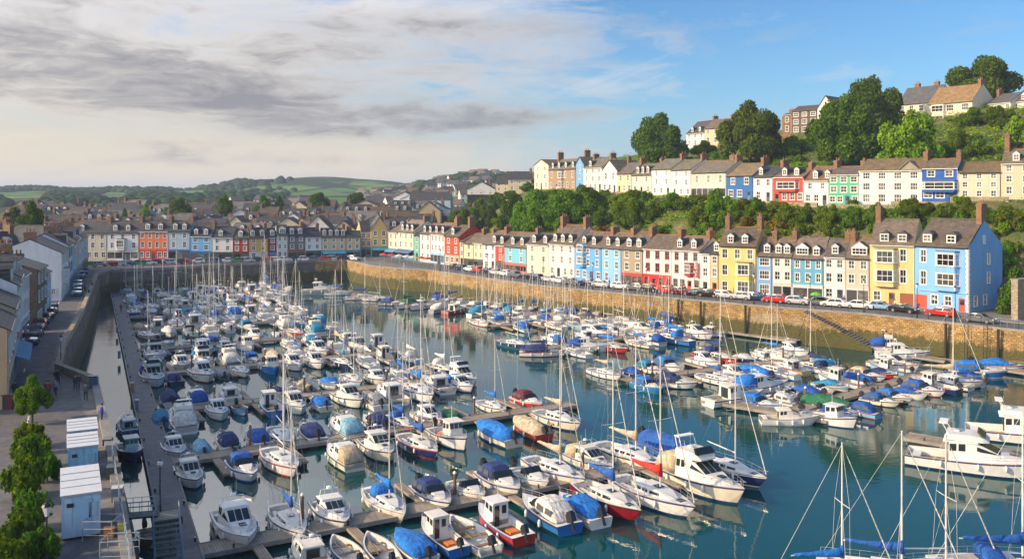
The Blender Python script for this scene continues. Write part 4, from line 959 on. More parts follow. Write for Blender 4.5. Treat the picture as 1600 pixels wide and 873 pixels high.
def mast(root,x,z,H,B,L,boom=3.6,cover=None,sh0=.9,fore=True,r=.07,bend=0,beige=False,btilt=.06):
    mb=MB(); mb.tube((x,0,z),(x,0,z+H),r,r*.62,7); mb.box(x-.05,-.05,z+H,x+.05,.05,z+H+.06); m=obj('mast',mb,root,mats=[M['alu']])
    for q in (.52,):
        s=MB(); s.tube((x,-B*.36,z+H*q+.05),(x,0,z+H*q),.025,.03,4); s.tube((x,0,z+H*q),(x,B*.36,z+H*q+.05),.03,.025,4); obj('spreader',s,m,mats=[M['alu']])
    w=MB(); rr=.009; top=(x,0,z+H-.05)
    w.tube((L/2-.1,0,sh0+.25),top,rr,rr,3); w.tube((-L/2+.15,0,sh0*.8),top,rr,rr,3)
    for s in (-1,1):
        sp=(x,s*B*.36,z+H*.52+.05); w.path([(x-.1,s*B*.46,sh0*.85),sp,top],rr,3); w.tube((x-.3,s*B*.45,sh0*.85),(x,0,z+H*.5),rr,rr,3)
    obj('rigging',w,root,mats=[M['wire']])
    if fore:
        f=MB(); a=Vector((L/2-.12,0,sh0+.35)); b_=Vector(top); f.tube(a,a.lerp(b_,.9),.05,.025,6); obj('furled_jib',f,root,color=cover or (.7,.68,.6),mats=[M['canvas']])
    bz=z+.95; e=(x-boom,0,bz+boom*btilt); bm=MB(); bm.tube((x-.05,0,bz),e,.055,.05,6); bo=obj('boom',bm,root,mats=[M['alu']])
    if cover:
        rs=[]
        for i in range(9):
            u=i/8; cx=x+.08-(boom-.1)*u; cz=bz+boom*btilt*u; hh=(.52*(1-u)**1.4+.16)+.02*math.sin(i*2.1); ww=.17*(1-u*.45)
            rs.append([(cx,-ww*.6,cz-.05),(cx,-ww,cz+.1),(cx,-ww*.25,cz+hh),(cx,ww*.25,cz+hh),(cx,ww,cz+.1),(cx,ww*.6,cz-.05)])
        c=MB(); c.loft([list(reversed(r)) for r in rs]); c.tube((x+.02,0,bz-.1),(x+.0,0,bz+.85),.16,.1,7); obj('sail_cover',c,bo,color=cover,mats=[M['canvas']],smooth=True)
HM=lambda: [M['gel'],M['strake'],M['objstripe'],M['antifoul']]
m_=mat('boot_stripe',(.05,.09,.2),.4); M['objstripe']=m_
n_=N(m_); r_=n_.nt.nodes.new('ShaderNodeValToRGB'); r_.color_ramp.interpolation='CONSTANT'
for i_,(p_,c_) in enumerate([(0,(.02,.05,.22)),(.3,(.4,.03,.02)),(.42,(.01,.015,.03)),(.6,(.03,.25,.35)),(.72,(.72,.7,.66)),(.85,(.02,.1,.45))]):
    e_=r_.color_ramp.elements[i_] if i_<2 else r_.color_ramp.elements.new(p_); e_.position=p_; e_.color=(*c_,1)
n_.l(n_.orand(),r_.inputs[0]); n_.base(r_.outputs[0])
def sailboat(L=8.6,B=2.85,cover='x',canopy=False,Hm=9.5,tarp=False):
    r=bpy.data.objects.new('sailboat',None); COL.objects.link(r)
    h,d,(b,sh,X)=hull(L,B,.82,1.12,HM(),cockpit=(.08,.36),floor=.35,tr=.62,full=1.9,rake=1.3)
    obj('hull',h,r); obj('deck',d,r)
    st=[(-L*.13,B*.3,B*.27,.8,1.32),(L*.04,B*.31,B*.27,.85,1.38),(L*.17,B*.25,B*.2,.9,1.3),(L*.28,B*.14,B*.08,.98,1.08)]
    c=obj('coachroof',cab(st),r,mats=[M['deck']]); windows_side(st,0,1,2,.3,.72,c); windows_side(st,1,2,1,.3,.7,c)
    mb=MB(); mb.box(L*.02,-.27,1.37,L*.09,.27,1.43); obj('hatch',mb,c,mats=[M['bglass']])
    mb=MB(); mb.box(L*.3,-.24,1.06,L*.36,.24,1.12); obj('hatch',mb,r,mats=[M['bglass']])
    for s in (-1,1):
        mb=MB(); mb.box(-L*.36,s*.55-.18,.35,-L*.14,s*.55+.18,.66); obj('bench',mb,r,mats=[M['deck']])
    mb=MB(); 
    for i in range(10):
        a=2*math.pi*i/10; a2=2*math.pi*(i+1)/10; mb.tube((-L*.31,.34*math.cos(a),.95+.34*math.sin(a)),(-L*.31,.34*math.cos(a2),.95+.34*math.sin(a2)),.02,.02,4)
    mb.tube((-L*.29,0,.35),(-L*.31,0,.95),.05,.04,5); obj('steering_wheel',mb,r,mats=[M['steel']])
    rail(r,b,sh,X,.02,.96,.52,7); fenders(r,b,sh,X,L)
    cv=(.03,.13,.5) if cover else None
    mast(r,L*.08,1.32,Hm,B,L,L*.4,cv,1.)
    if canopy:
        a=obj('spray_hood',arch([(-L*.05,B*.3,1.2,1.42),(-L*.08,B*.33,1.1,1.95),(-L*.17,B*.35,1.0,2.05),(-L*.19,B*.34,1.,1.9)]),r,color=cv or (.03,.1,.3),mats=[M['canvas']],smooth=True)
    if tarp:
        a=obj('boom_tent',arch([(-L*.38,B*.4,.85,1.6),(-L*.2,B*.45,.85,2.),(0,B*.45,.9,2.1),(L*.1,B*.4,.9,1.9)],6),r,color=(.03,.2,.6),mats=[M['canvas']],smooth=True)
    return r
def cruiser(L=7.6,B=2.8,name='motor_cruiser',fly=False,canopy=None,cuddy=False):
    r=bpy.data.objects.new(name,None); COL.objects.link(r)
    k=1+(L/7.6-1)*(.3 if L>7.6 else 1)
    h,d,(b,sh,X)=hull(L,B,.85*k,1.28*k,HM(),cockpit=(.0,.33) ,floor=.3,tr=.88,full=2.3,rake=1.1)
    obj('hull',h,r); obj('deck',d,r)
    # low trunk forward
    st=[(L*.02,B*.36,B*.33,.95*k,1.5*k),(L*.16,B*.34,B*.28,1.05*k,1.52*k),(L*.3,B*.22,B*.14,1.15*k,1.38*k),(L*.36,B*.12,B*.06,1.2*k,1.26*k)]
    f=obj('foredeck_trunk',cab(st,0,.08),r,mats=[M['deck']],smooth=False); windows_side(st,0,1,1,.35,.72,f)
    mb=MB(); mb.box(L*.2,-.25,1.47*k,L*.26,.25,1.53*k); obj('hatch',mb,f,mats=[M['bglass']])
    zt=2.2*k if not cuddy else 2.0*k
    w=[(-L*.2,B*.39,B*.34,.8*k,zt-.1),(-L*.08,B*.39,B*.33,.9*k,zt),(-L*.01,B*.38,B*.31,.95*k,zt-.05),(L*.15,B*.35,B*.29,1.05*k,1.5*k)]
    c=obj('wheelhouse',cab(w,0,.09),r,mats=[M['deck']]); windows_side(w,0,1,2,.52,.9,c); screen(w,2,c,3,.06,.86)
    # triangular quarter light
    for s in (-1,1):
        mb=MB(); a,b2=w[2],w[3]; q=[(a[0],s*(a[2]+.02),a[4]-.22),(b2[0]-.12,s*(b2[2]+.035),b2[4]+.04),(a[0],s*(a[1]-.0),a[3]+.75*k)]
        q2=[(x,y+s*.03,z) for x,y,z in q]; mb.add(q+q2,[(0,1,2),(5,4,3),(0,3,4,1),(1,4,5,2),(2,5,3,0)]); obj('quarter_light',mb,c,mats=[M['bglass']])
    mb=MB(); mb.hexa([(-L*.24,-B*.35,zt-.12),(L*.0,-B*.34,zt-.05),(L*.0,B*.34,zt-.05),(-L*.24,B*.35,zt-.12),(-L*.23,-B*.33,zt-.03),(-L*.01,-B*.31,zt+.05),(-L*.01,B*.31,zt+.05),(-L*.23,B*.33,zt-.03)]); rf=obj('wheelhouse_roof',mb,r,mats=[M['deck']])
    mb=MB(); mb.tube((-L*.2,.3,zt),(-L*.2,.3,zt+1.6),.012,.008,4); mb.tube((-L*.17,-.3,zt),(-L*.2,-.3,zt+1.),.015,.01,4); obj('aerial',mb,r,mats=[M['frame']])
    mb=MB(); mb.path([(-L*.15,-B*.3,zt),(-L*.15,-B*.26,zt+.5),(-L*.15,B*.26,zt+.5),(-L*.15,B*.3,zt)],.03,5); mb.lathe([(.02,0),(.22,.03),(.22,.16),(.05,.22)],(-L*.15,0,zt+.5),8); obj('radar_arch',mb,r,mats=[M['frame']])
    mb=MB(); mb.box(-L*.21,-B*.2,.85*k,-L*.2+.02,B*.2,zt-.3); obj('cabin_door',mb,c,mats=[M['bglass']])
    mb=MB(); mb.box(-L*.46,-B*.34,.3,-L*.4,B*.34,.72); obj('stern_seat',mb,r,mats=[M['deck']])
    rail(r,b,sh,X,.52,.97,.5,6); fenders(r,b,sh,X,L)
    if fly:
        mb=MB(); rs=[]
        z=zt+.05
        for x,wd,hh in ((-L*.22,B*.33,.45),(-L*.05,B*.33,.5),(L*.03,B*.3,.42),(L*.07,B*.24,.1)): rs.append([(x,wd,z),(x,wd*.94,z+hh),(x,-wd*.94,z+hh),(x,-wd,z)])
        mb.loft(rs,0); obj('flybridge',mb,r,mats=[M['deck']])
        mb=MB(); mb.hexa([(L*.02,-B*.29,z+.4),(L*.045,-B*.29,z+.4),(L*.045,B*.29,z+.4),(L*.02,B*.29,z+.4),(-L*.01,-B*.26,z+.8),(0,-B*.26,z+.8),(0,B*.26,z+.8),(-L*.01,B*.26,z+.8)]); obj('windscreen',mb,r,mats=[M['bglass']])
        mb=MB(); mb.path([(-L*.2,-B*.3,z+.4),(-L*.24,-B*.28,z+1.2),(-L*.24,B*.28,z+1.2),(-L*.2,B*.3,z+.4)],.035,5); mb.box(-L*.27,-B*.25,z+1.18,-L*.21,B*.25,z+1.24); obj('radar_arch',mb,r,mats=[M['frame']])
    if canopy:
        obj('canopy',arch([(-L*.47,B*.38,.85*k,1.1*k),(-L*.44,B*.41,.85*k,1.9*k),(-L*.3,B*.41,.85*k,2.2*k),(-L*.2,B*.38,.85*k,2.25*k)]),r,color=canopy,mats=[M['canvas']],smooth=True)
    return r
def motorboat(L=6.2,B=2.35,canopy=True,dome=False,cov=(.02,.05,.2)):
    r=bpy.data.objects.new('motorboat',None); COL.objects.link(r)
    h,d,(b,sh,X)=hull(L,B,.72,1.0,HM(),cockpit=(.05,.55),floor=.22,tr=.88,full=2.2,rake=1.)
    obj('hull',h,r); obj('deck',d,r)
    st=[(L*.05,B*.34,B*.3,.78,1.18),(L*.2,B*.28,B*.2,.88,1.14),(L*.33,B*.12,B*.06,.96,1.0)]
    c=obj('foredeck_trunk',cab(st),r,mats=[M['deck']]); windows_side(st,0,1,1,.3,.75,c)
    mb=MB(); w=.36*B
    mb.hexa([(L*.09,-w,1.1),(L*.12,-w,1.1),(L*.12,w,1.1),(L*.09,w,1.1),(L*.02,-w*.9,1.55),(L*.035,-w*.9,1.55),(L*.035,w*.9,1.55),(L*.02,w*.9,1.55)])
    for s in (-1,1): mb.hexa([(-L*.06,s*w-.015,1.0),(L*.1,s*w-.015,1.1),(L*.1,s*w+.015,1.1),(-L*.06,s*w+.015,1.0),(-L*.07,s*w*.9-.015,1.4),(L*.03,s*w*.9-.015,1.55),(L*.03,s*w*.9+.015,1.55),(-L*.07,s*w*.9+.015,1.4)])
    obj('windscreen',mb,r,mats=[M['bglass']])
    for s in (-1,1):
        mb=MB(); mb.box(-L*.12,s*.5-.22,.22,-L*.04,s*.5+.22,.62); mb.box(-L*.14,s*.5-.22,.5,-L*.115,s*.5+.22,1.05); obj('seat',mb,r,mats=[M['frame']])
    mb=MB(); mb.box(-L*.42,-B*.33,.22,-L*.36,B*.33,.6); obj('stern_seat',mb,r,mats=[M['frame']])
    if canopy: obj('canopy',arch([(-L*.44,B*.36,.78,.9),(-L*.38,B*.41,.78,1.3),(-L*.25,B*.41,.8,1.78),(-L*.05,B*.38,.9,1.82),(L*.07,B*.33,1.0,1.3)]),r,color=cov,mats=[M['canvas']],smooth=False)
    if canopy: canopy_windows(r,L,B)
    if dome: obj('canopy',arch([(-L*.46,B*.3,.74,.8),(-L*.38,B*.42,.74,1.0),(-L*.15,B*.45,.78,1.5),(L*.04,B*.43,.82,1.55),(L*.2,B*.33,.88,1.12),(L*.34,B*.1,.95,1.0)]),r,color=cov,mats=[M['canvas']],smooth=True)
    rail(r,b,sh,X,.62,.97,.35,4); fenders(r,b,sh,X,L,(.3,.6)); outboard(r,-L/2-.02,.75,0,1.25)
    return r
def open_boat(L=5.,B=1.95,tarp=False,cov=(.02,.1,.3)):
    r=bpy.data.objects.new('open_boat',None); COL.objects.link(r)
    h,d,(b,sh,X)=hull(L,B,.5,.78,HM(),cockpit=(.02,.9),floor=.1,gun=.12,tr=.8,full=2.2,rake=.5,stripe=False,fm='deck')
    obj('hull',h,r); obj('deck',d,r)
    for i,t in enumerate((.12,.4,.66)):
        mb=MB(); w=b(t)-.1; mb.box(X(t,.4)-.14,-w,.4,X(t,.4)+.14,w,.45); obj('thwart',mb,r,mats=[M['teak']])
    mb=MB(); mb.tube((-L*.2,.35,.48),(L*.3,.25,.6),.03,.02,5); mb.tube((-L*.2,-.3,.48),(L*.3,-.2,.6),.03,.02,5); obj('oar',mb,r,mats=[M['teak']])
    mb=MB(); mb.lathe([(.22,0),(.3,.05),(.25,.12),(.1,.14)],(L*.05,0,.14),8); obj('rope_coil',mb,r,mats=[M['line']])
    outboard(r,-L/2-.02,.5,0,.95)
    if tarp: obj('cover',arch([(-L*.46,B*.38,.48,.56),(-L*.3,B*.47,.5,.9),(0,B*.48,.55,1.0),(L*.22,B*.38,.62,.92),(L*.44,B*.1,.76,.84)],6),r,color=cov,mats=[M['canvas']],smooth=True)
    return r
def covered_boat(L=6.4,B=2.3,cov=(.02,.2,.65)):
    r=bpy.data.objects.new('covered_boat',None); COL.objects.link(r)
    h,d,(b,sh,X)=hull(L,B,.7,.95,HM(),tr=.85,full=2.2,rake=.7)
    obj('hull',h,r); obj('deck',d,r)
    mb=MB(); rs=[]
    for i in range(10):
        t=.03+.92*i/9; w=b(t)+.02; z=sh(t); rh=.85*math.sin(math.pi*min(1,.18+i/9*.8))**.8+.06*math.sin(i*2.3)+.1
        rs.append([(X(t,z),w,z-.12),(X(t,z),w*.97,z+.05),(X(t,z),w*.5,z+rh*.62),(X(t,z),0,z+rh),(X(t,z),-w*.5,z+rh*.62),(X(t,z),-w*.97,z+.05),(X(t,z),-w,z-.12)])
    mb.loft(rs); obj('cover',mb,r,color=cov,mats=[M['canvas']],smooth=True)
    fenders(r,b,sh,X,L,(.3,.65)); outboard(r,-L/2-.02,.75,0,1.1)
    return r
def fishing_boat(L=6.8,B=2.5,hc=(.6,.05,.03)):
    r=bpy.data.objects.new('fishing_boat',None); COL.objects.link(r)
    h,d,(b,sh,X)=hull(L,B,.75,1.3,HM(),cockpit=(.05,.5),floor=.25,tr=.85,full=2.4,rake=.6)
    obj('hull',h,r); obj('deck',d,r)
    st=[(L*.0,B*.3,B*.28,.5,2.25),(L*.18,B*.28,B*.26,.9,2.3),(L*.215,B*.27,B*.24,.95,1.5)]
    c=obj('wheelhouse',cab(st),r,mats=[M['deck']]); windows_side(st,0,1,2,.58,.88,c)
    for s in (-1,1):
        mb=MB(); mb.box(-.025,s*B*.13-.2,1.35,-.002,s*B*.13+.2,2.) if s<0 else mb.box(-.025,B*.13-.22,.45,-.002,B*.13+.22,2.05); obj('rear_window' if s<0 else 'door',mb,c,mats=[M['bglass']])
    for k in range(3):
        mb=MB(); w=B*.52; y=-w/2+w*k/3; mb.hexa([(L*.185,y+.05,1.72),(L*.21,y+.05,1.72),(L*.21,y+w/3-.05,1.72),(L*.185,y+w/3-.05,1.72),(L*.175,y+.05,2.15),(L*.195,y+.05,2.15),(L*.195,y+w/3-.05,2.15),(L*.175,y+w/3-.05,2.15)]); obj('windscreen',mb,c,mats=[M['bglass']])
    mb=MB(); mb.box(-L*.03,-B*.31,2.26,L*.23,B*.31,2.34); obj('wheelhouse_roof',mb,r,mats=[M['deck']])
    mb=MB(); mb.tube((L*.06,0,2.3),(L*.06,0,3.6),.03,.02,5); mb.tube((L*.06,-.3,3.1),(L*.06,.3,3.1),.015,.015,4); obj('signal_mast',mb,r,mats=[M['alu']])
    mb=MB(); mb.box(-L*.3,-.4,.25,-L*.18,.35,.6); obj('fish_box',mb,r,mats=[M['orange']])
    mb=MB(); mb.lathe([(.28,0),(.34,.06),(.25,.2),(.1,.22)],(-L*.38,.4,.27),9); obj('rope_coil',mb,r,mats=[M['line']])
    rail(r,b,sh,X,.55,.96,.4,5); fenders(r,b,sh,X,L,(.25,.5)); outboard(r,-L/2-.02,.8,0,1.2)
    return r
M['tintglass']=mat('tinted_vinyl',(.1,.11,.12),.15)
def canopy_windows(r,L,B):
    for s in (-1,1):
        for x0,x1 in ((-L*.36,-L*.23),(-L*.2,-L*.06)):
            mb=MB(); y=s*B*.405; mb.hexa([(x0,y-.02,1.05),(x1,y-.02,1.1),(x1,y+.03,1.1),(x0,y+.03,1.05),(x0+.05,s*B*.385-.02,1.42),(x1-.04,s*B*.375-.02,1.48),(x1-.04,s*B*.375+.03,1.48),(x0+.05,s*B*.385+.03,1.42)]); obj('canopy_window',mb,r,mats=[M['tintglass']])
PROTO={}
def protos():
    P=dict(
      sail=sailboat(), sailbare=sailboat(cover=None,Hm=9.),sailhood=sailboat(9.2,3.,canopy=True,Hm=10.2), sailtent=sailboat(8.2,2.7,Hm=9.,tarp=True),
      cruiser=cruiser(), cruiserc=cruiser(7.2,2.7,canopy=(.03,.1,.35)), cuddy=cruiser(6.2,2.4,cuddy=True), yacht=cruiser(10.8,3.6,'motor_yacht',fly=True), flycruiser=cruiser(8.6,3.05,'motor_yacht',fly=True,canopy=(.02,.1,.35)),
      canopy=motorboat(), dome=motorboat(5.9,2.3,False,True), speed=motorboat(5.4,2.2,False), open=open_boat(), opent=open_boat(4.6,1.9,True), tender=open_boat(3.2,1.5), covered=covered_boat(), fishing=fishing_boat())
    PROTO.update(P)
USED=set()
def recolor(o,hc,cc,dc):
    if o.type=='MESH':
        n=o.name.split('.')[0]
        if n=='hull': o.color=(*hc,1)
        elif n in('canopy','cover','sail_cover','spray_hood','boom_tent','furled_jib'): o.color=(*(cc if n!='furled_jib' else (cc if sum(cc)<1.2 and random.random()<.05 else (.66,.63,.56))),1)
        elif o.active_material and o.active_material.name in('deck_gelcoat','gelcoat'): o.color=(*dc,1)
    for c in KIDSO[o.as_pointer()]: recolor(c,hc,cc,dc)
KIDSO={}
def tree_copy(o,parent=None):
    c=o.copy(); COL.objects.link(c); c.parent=parent
    KIDSO[c.as_pointer()]=[tree_copy(ch,c) for ch in KIDS_[o.as_pointer()]]
    return c
KIDS_={}
def index_protos():
    kids={}
    for o in bpy.data.objects:
        if o.parent: kids.setdefault(o.parent.as_pointer(),[]).append(o)
    for r in PROTO.values():
        def w(o):
            KIDS_[o.as_pointer()]=kids.get(o.as_pointer(),[])
            for c in KIDS_[o.as_pointer()]: w(c)
        w(r)
    KIDSO.update(KIDS_)
BOATS=[]
HULLC={'white':(.78,.77,.74),'cream':(.72,.66,.52),'navy':(.015,.03,.12),'blue':(.02,.16,.5),'red':(.5,.03,.02),'dark red':(.22,.01,.02),'yellow':(.75,.45,.02),'light blue':(.2,.5,.72),'grey':(.35,.37,.4),'green':(.03,.25,.15),'maroon':(.15,.01,.015)}
COVC={'blue':(.015,.10,.40),'bright blue':(.012,.18,.60),'navy':(.018,.04,.16),'beige':(.5,.41,.28),'red':(.55,.03,.02),'green':(.02,.15,.07),'teal':(.02,.25,.45),'white':(.7,.68,.64),'maroon':(.14,.015,.03),'pale blue':(.25,.5,.65),'grey':(.35,.36,.38),'none':(.6,.6,.58)}
NOUN={'sail':('sailing boat','{c} sail cover'),'sailbare':('sailing boat','bare boom'),'sailhood':('sailing yacht','{c} spray hood'),'sailtent':('sailing boat','{c} boom tent'),'cruiser':('motor cruiser','hardtop'),'cruiserc':('motor cruiser','{c} stern canopy'),'cuddy':('small cabin cruiser',''),
 'yacht':('big motor yacht','flybridge'),'flycruiser':('flybridge cruiser','{c} stern canopy'),'canopy':('motorboat','{c} canopy'),'dome':('motorboat','{c} dome cover'),'speed':('open speedboat','windscreen'),'open':('open dinghy','thwarts'),'opent':('dinghy','{c} cover'),'tender':('tiny tender',''),'covered':('boat','full {c} tarpaulin'),'fishing':('fishing boat','wheelhouse')}
def put_boat(kind,x,y,ang,hc='white',cc='blue',s=1.,where='',sm_=1.,u=0):
    r=PROTO[kind]; first=kind not in USED
    if not first: r=tree_copy(r)
    USED.add(kind)
    r.location=(x,y,random.uniform(-.03,.03)); r.rotation_euler=(0,0,ang); r.scale=(s,s,s*sm_)
    dc=random.choice([(.77,.76,.73),(.74,.71,.64),(.7,.7,.69)]); recolor(r,HULLC[hc],COVC[cc],dc)
    BOATS.append((r,kind,hc,cc,where,u,x,y,s)); return r
EX=Vector((.868,.497)); EN=Vector((-.497,.868))     # along and across the pontoons of the main marina
def walk_x(Y): return -.476*Y+7.3
def pontoon(name,label,a,b,w=2.,mats='tanplanks',fingers=(),z=.55,fl=5.,fside=(1,-1),piles=True,cat='pontoon'):
    a=Vector(a); b=Vector(b); L=(b-a).length; rz=math.atan2((b-a).y,(b-a).x); t=thing(name,label,cat,(a.x,a.y,0),rz)
    mb=MB(); mb.box(0,-w/2,z-.1,L,w/2,z); obj('deck',mb,t,mats=[M[mats]])
    for s in (-1,1):
        mb=MB(); mb.box(-.0,s*(w/2+.06)-.06,z-.28,L,s*(w/2+.06)+.06,z+.04); obj('edge_beam',mb,t,mats=[M['kerb']])
    n=max(2,int(L/7))
    fm=MB(); fm.box(0,-w/2+.1,-.4,2.6,w/2-.1,z-.11); fm=fm.mesh('float',[M['rubber']])
    for i in range(n): obj('float',fm,t,(.6+i*(L-3.2)/max(n-1,1),0,0))
    if fingers:
        fg=MB(); fg.box(-.35,0,z-.22,.35,fl,z-.03); fg.box(-.3,fl*.5,-.35,.3,fl-.3,z-.23,1); fg=fg.mesh('finger',[M[mats],M['rubber']])
        for u,s in fingers:
            o=obj('finger',fg,t,(u,s*(w/2+.13),0),math.pi if s<0 else 0)
    bol=MB(); bol.lathe([(.08,0),(.07,.2),(.12,.25),(.1,.3)],k=6); bol=bol.mesh('bollard',[M['black']])
    for i in range(int(L/4.)): obj('bollard',bol,t,(2+i*4.,(w/2-.15)*(1 if i%2 else -1),z))
    return t,a,b,rz
def pile(x,y,h=3.,r=.13):
    h*=.72
    mb=MB(); mb.tube((0,0,-1.5),(0,0,h),r,r*.95,8); mb.lathe([(r*1.15,h),(r*1.1,h+.1),(.02,h+.22)],k=8,mi=1)
    o=obj('mooring_pile',mb,None,(x,y,0),mats=[M['strake'],M['frame']]); return tag(o,'brown mooring pile with pale cap rising beside the pontoon boats','mooring pile','mooring piles among the pontoons')
def clear(x,y,d=2.75,L=7):
    return all((x-b[6])**2+(y-b[7])**2>d*d for b in BOATS)
PNAMES=['front pontoon','second pontoon','third pontoon','fourth pontoon','fifth pontoon','sixth pontoon','seventh pontoon','eighth pontoon','ninth pontoon']
def marina():
    protos(); index_protos(); rnd=random.Random(77)
    # walkway along the left wall
    A=(walk_x(44)-1.1,44); Bp=(walk_x(224)-1.1,224)
    pontoon('walkway','long grey timber walkway running beside the left harbour wall',A,Bp,2.1,'planks',(),.55,cat='walkway')
    ends={0:19.5,1:7.,2:-6.,3:-17,4:-27,5:-37,6:-44,7:-50,8:-56}
    y0s=[59.3,78.9,96.4,116,134,152,169.5,187,205]
    lines=[]
    for i,y0 in enumerate(y0s):
        x0=walk_x(y0)+.1; L=(ends[i]-x0)/EX.x
        ang=math.atan2(EX.y,EX.x)
        if i==0: L=(17.5-x0)/EX.x
        fing=[(3.5+k*6.6,s) for k in range(int((L-3)/6.6)) for s in (1,-1)]
        _,a,b,rz=pontoon('pontoon',f'{"tan" if i<3 else "grey"} timber pontoon with side fingers, {ordn(i)} of the marina counted from the front',(x0,y0),(x0+EX.x*L,y0+EX.y*L),1.9,'tanplanks' if i<4 else 'planks',fing)
        lines.append((Vector((x0,y0)),L))
        for q in range(2+(i<4)):
            u=L*(q+.6)/(2.6+(i<4)); p=Vector((x0,y0))+EX*u+EN*1.5; pile(p.x,p.y,2.6+rnd.random())
    # boats read off the photograph: (kind, px, py of the hull's middle at the water, heading d/u, hull, cover, size)
    E=[('cruiser',370,838,'d','white','blue',.95,0,0),('sail',452,826,'d','white','blue',.86,0,0),('cuddy',520,815,'d','white','blue',1.02,0,0),('sailhood',604,797,'d','cream','bright blue',.84,0,0),('canopy',678,786,'d','white','navy',.95,0,0),
    ('speed',733,776,'d','cream','navy',.95,0,0),('canopy',783,765,'d','cream','navy',1.05,0,0),('speed',829,757,'d','white','none',1.0,0,0),('sail',868,747,'d','cream','beige',.98,0,0),('cruiserc',924,731,'d','cream','beige',.86,0,0),('sail',985,724,'d','cream','beige',1.1,0,0),('covered',1046,713,'d','blue','blue',1.25,0,0),
    ('sail',950,793,'D','dark red','blue',1.02,0,1),('sail',1022,785,'D','white','red',1.12,0,1),('flycruiser',1098,765,'D','cream','beige',1.12,0,1),('sailbare',1140,745,'D','navy','navy',.98,0,1),
    ('cuddy',482,876,'u','white','blue',.9,0,1),('open',540,869,'u','blue','blue',.98,0,1),('open',592,866,'u','light blue','blue',1.04,0,1),('opent',643,861,'u','white','bright blue',1.12,0,1),('fishing',688,848,'u','blue','blue',.82,0,1),('open',734,843,'u','white','none',1.22,0,1),('fishing',782,829,'u','red','blue',.92,0,1),('canopy',852,812,'u','blue','white',1.08,0,1),('dome',905,805,'u','white','bright blue',1.,0,1),
    ('cruiser',297,752,'d','white','blue',.78,1,1),('canopy',381,742,'d','white','blue',.98,1,1),('sailbare',440,730,'d','white','navy',.98,1,1),('cruiserc',534,722,'u','cream','beige',.88,1,1),('cruiser',592,711,'d','cream','beige',.92,1,1),('sail',655,704,'d','navy','blue',.95,1,1),('fishing',703,692,'d','white','blue',1.05,1,1),('covered',773,686,'u','cream','bright blue',1.1,1,1),('covered',826,677,'u','red','beige',1.03,1,1),('sail',872,664,'d','cream','beige',.92,1,1),
    ('cruiser',273,710,'d','white','blue',.72,1,0),('covered',314,706,'u','grey','pale blue',.7,1,0),('canopy',353,698,'u','cream','navy',.85,1,0),('dome',401,692,'u','cream','blue',.9,1,0),('sailbare',440,690,'d','cream','beige',.85,1,0),('dome',485,684,'u','white','navy',.98,1,0),('cruiserc',537,677,'u','white','pale blue',.9,1,0),('canopy',585,668,'u','white','navy',.9,1,0),('sailhood',626,668,'d','red','blue',.75,1,0),('cruiser',670,660,'d','white','blue',.78,1,0),('opent',703,655,'u','red','green',.95,1,0),('sail',770,642,'d','cream','bright blue',.72,1,0),('canopy',826,634,'d','red','maroon',.92,1,0),
    ('covered',252,660,'u','light blue','teal',.85,2,1),('fishing',283,652,'d','yellow','bright blue',.8,2,1),('cruiser',341,650,'d','white','blue',.78,2,1),('tender',376,645,'d','light blue','blue',1.1,2,1),('fishing',422,642,'u','blue','blue',.9,2,1),('cruiser',460,640,'d','white','blue',.88,2,1),('dome',499,636,'u','cream','bright blue',.85,2,1),('cruiser',546,630,'d','white','blue',.95,2,1),('canopy',583,634,'u','white','grey',.9,2,1),('sail',637,614,'d','white','navy',.8,2,1),('cuddy',682,608,'u','white','beige',1.12,2,1),('yacht',722,596,'d','white','blue',.78,2,0),
    ('covered',265,628,'u','white','navy',.9,2,0),('cruiserc',305,630,'u','white','blue',.8,2,0),('cuddy',358,622,'u','white','pale blue',.9,2,0),('flycruiser',239,598,'d','white','blue',.95,3,1),('dome',271,597,'u','navy','navy',.75,3,1),('cruiser',317,592,'d','white','blue',.98,3,1),('opent',345,588,'u','grey','grey',.9,3,1),('sailbare',376,585,'d','white','navy',.75,3,1),('fishing',422,580,'d','blue','bright blue',.92,3,1),('cruiser',458,575,'d','white','beige',.85,3,1),('cruiser',493,572,'d','white','blue',.85,3,1)]
    def ang(hd): d=(-EN if hd in 'dD' else EN); return math.atan2(d.y,d.x)+rnd.uniform(-.05,.05)
    for k,px,py,hd,hc,cc,s,pi,side in E:
        x,y=wat(px,py); 
        put_boat(k,x,y,ang(hd),hc,cc,s,('near' if side else 'far',pi),rnd.uniform(.94,1.06) if 'sail' in k else 1)
    # the rest of the marina, berth by berth
    kinds=['sail','sailbare','sailhood','cruiser','cruiserc','cuddy','flycruiser','canopy','dome','speed','covered','fishing','opent','sail','sailhood','cruiser']
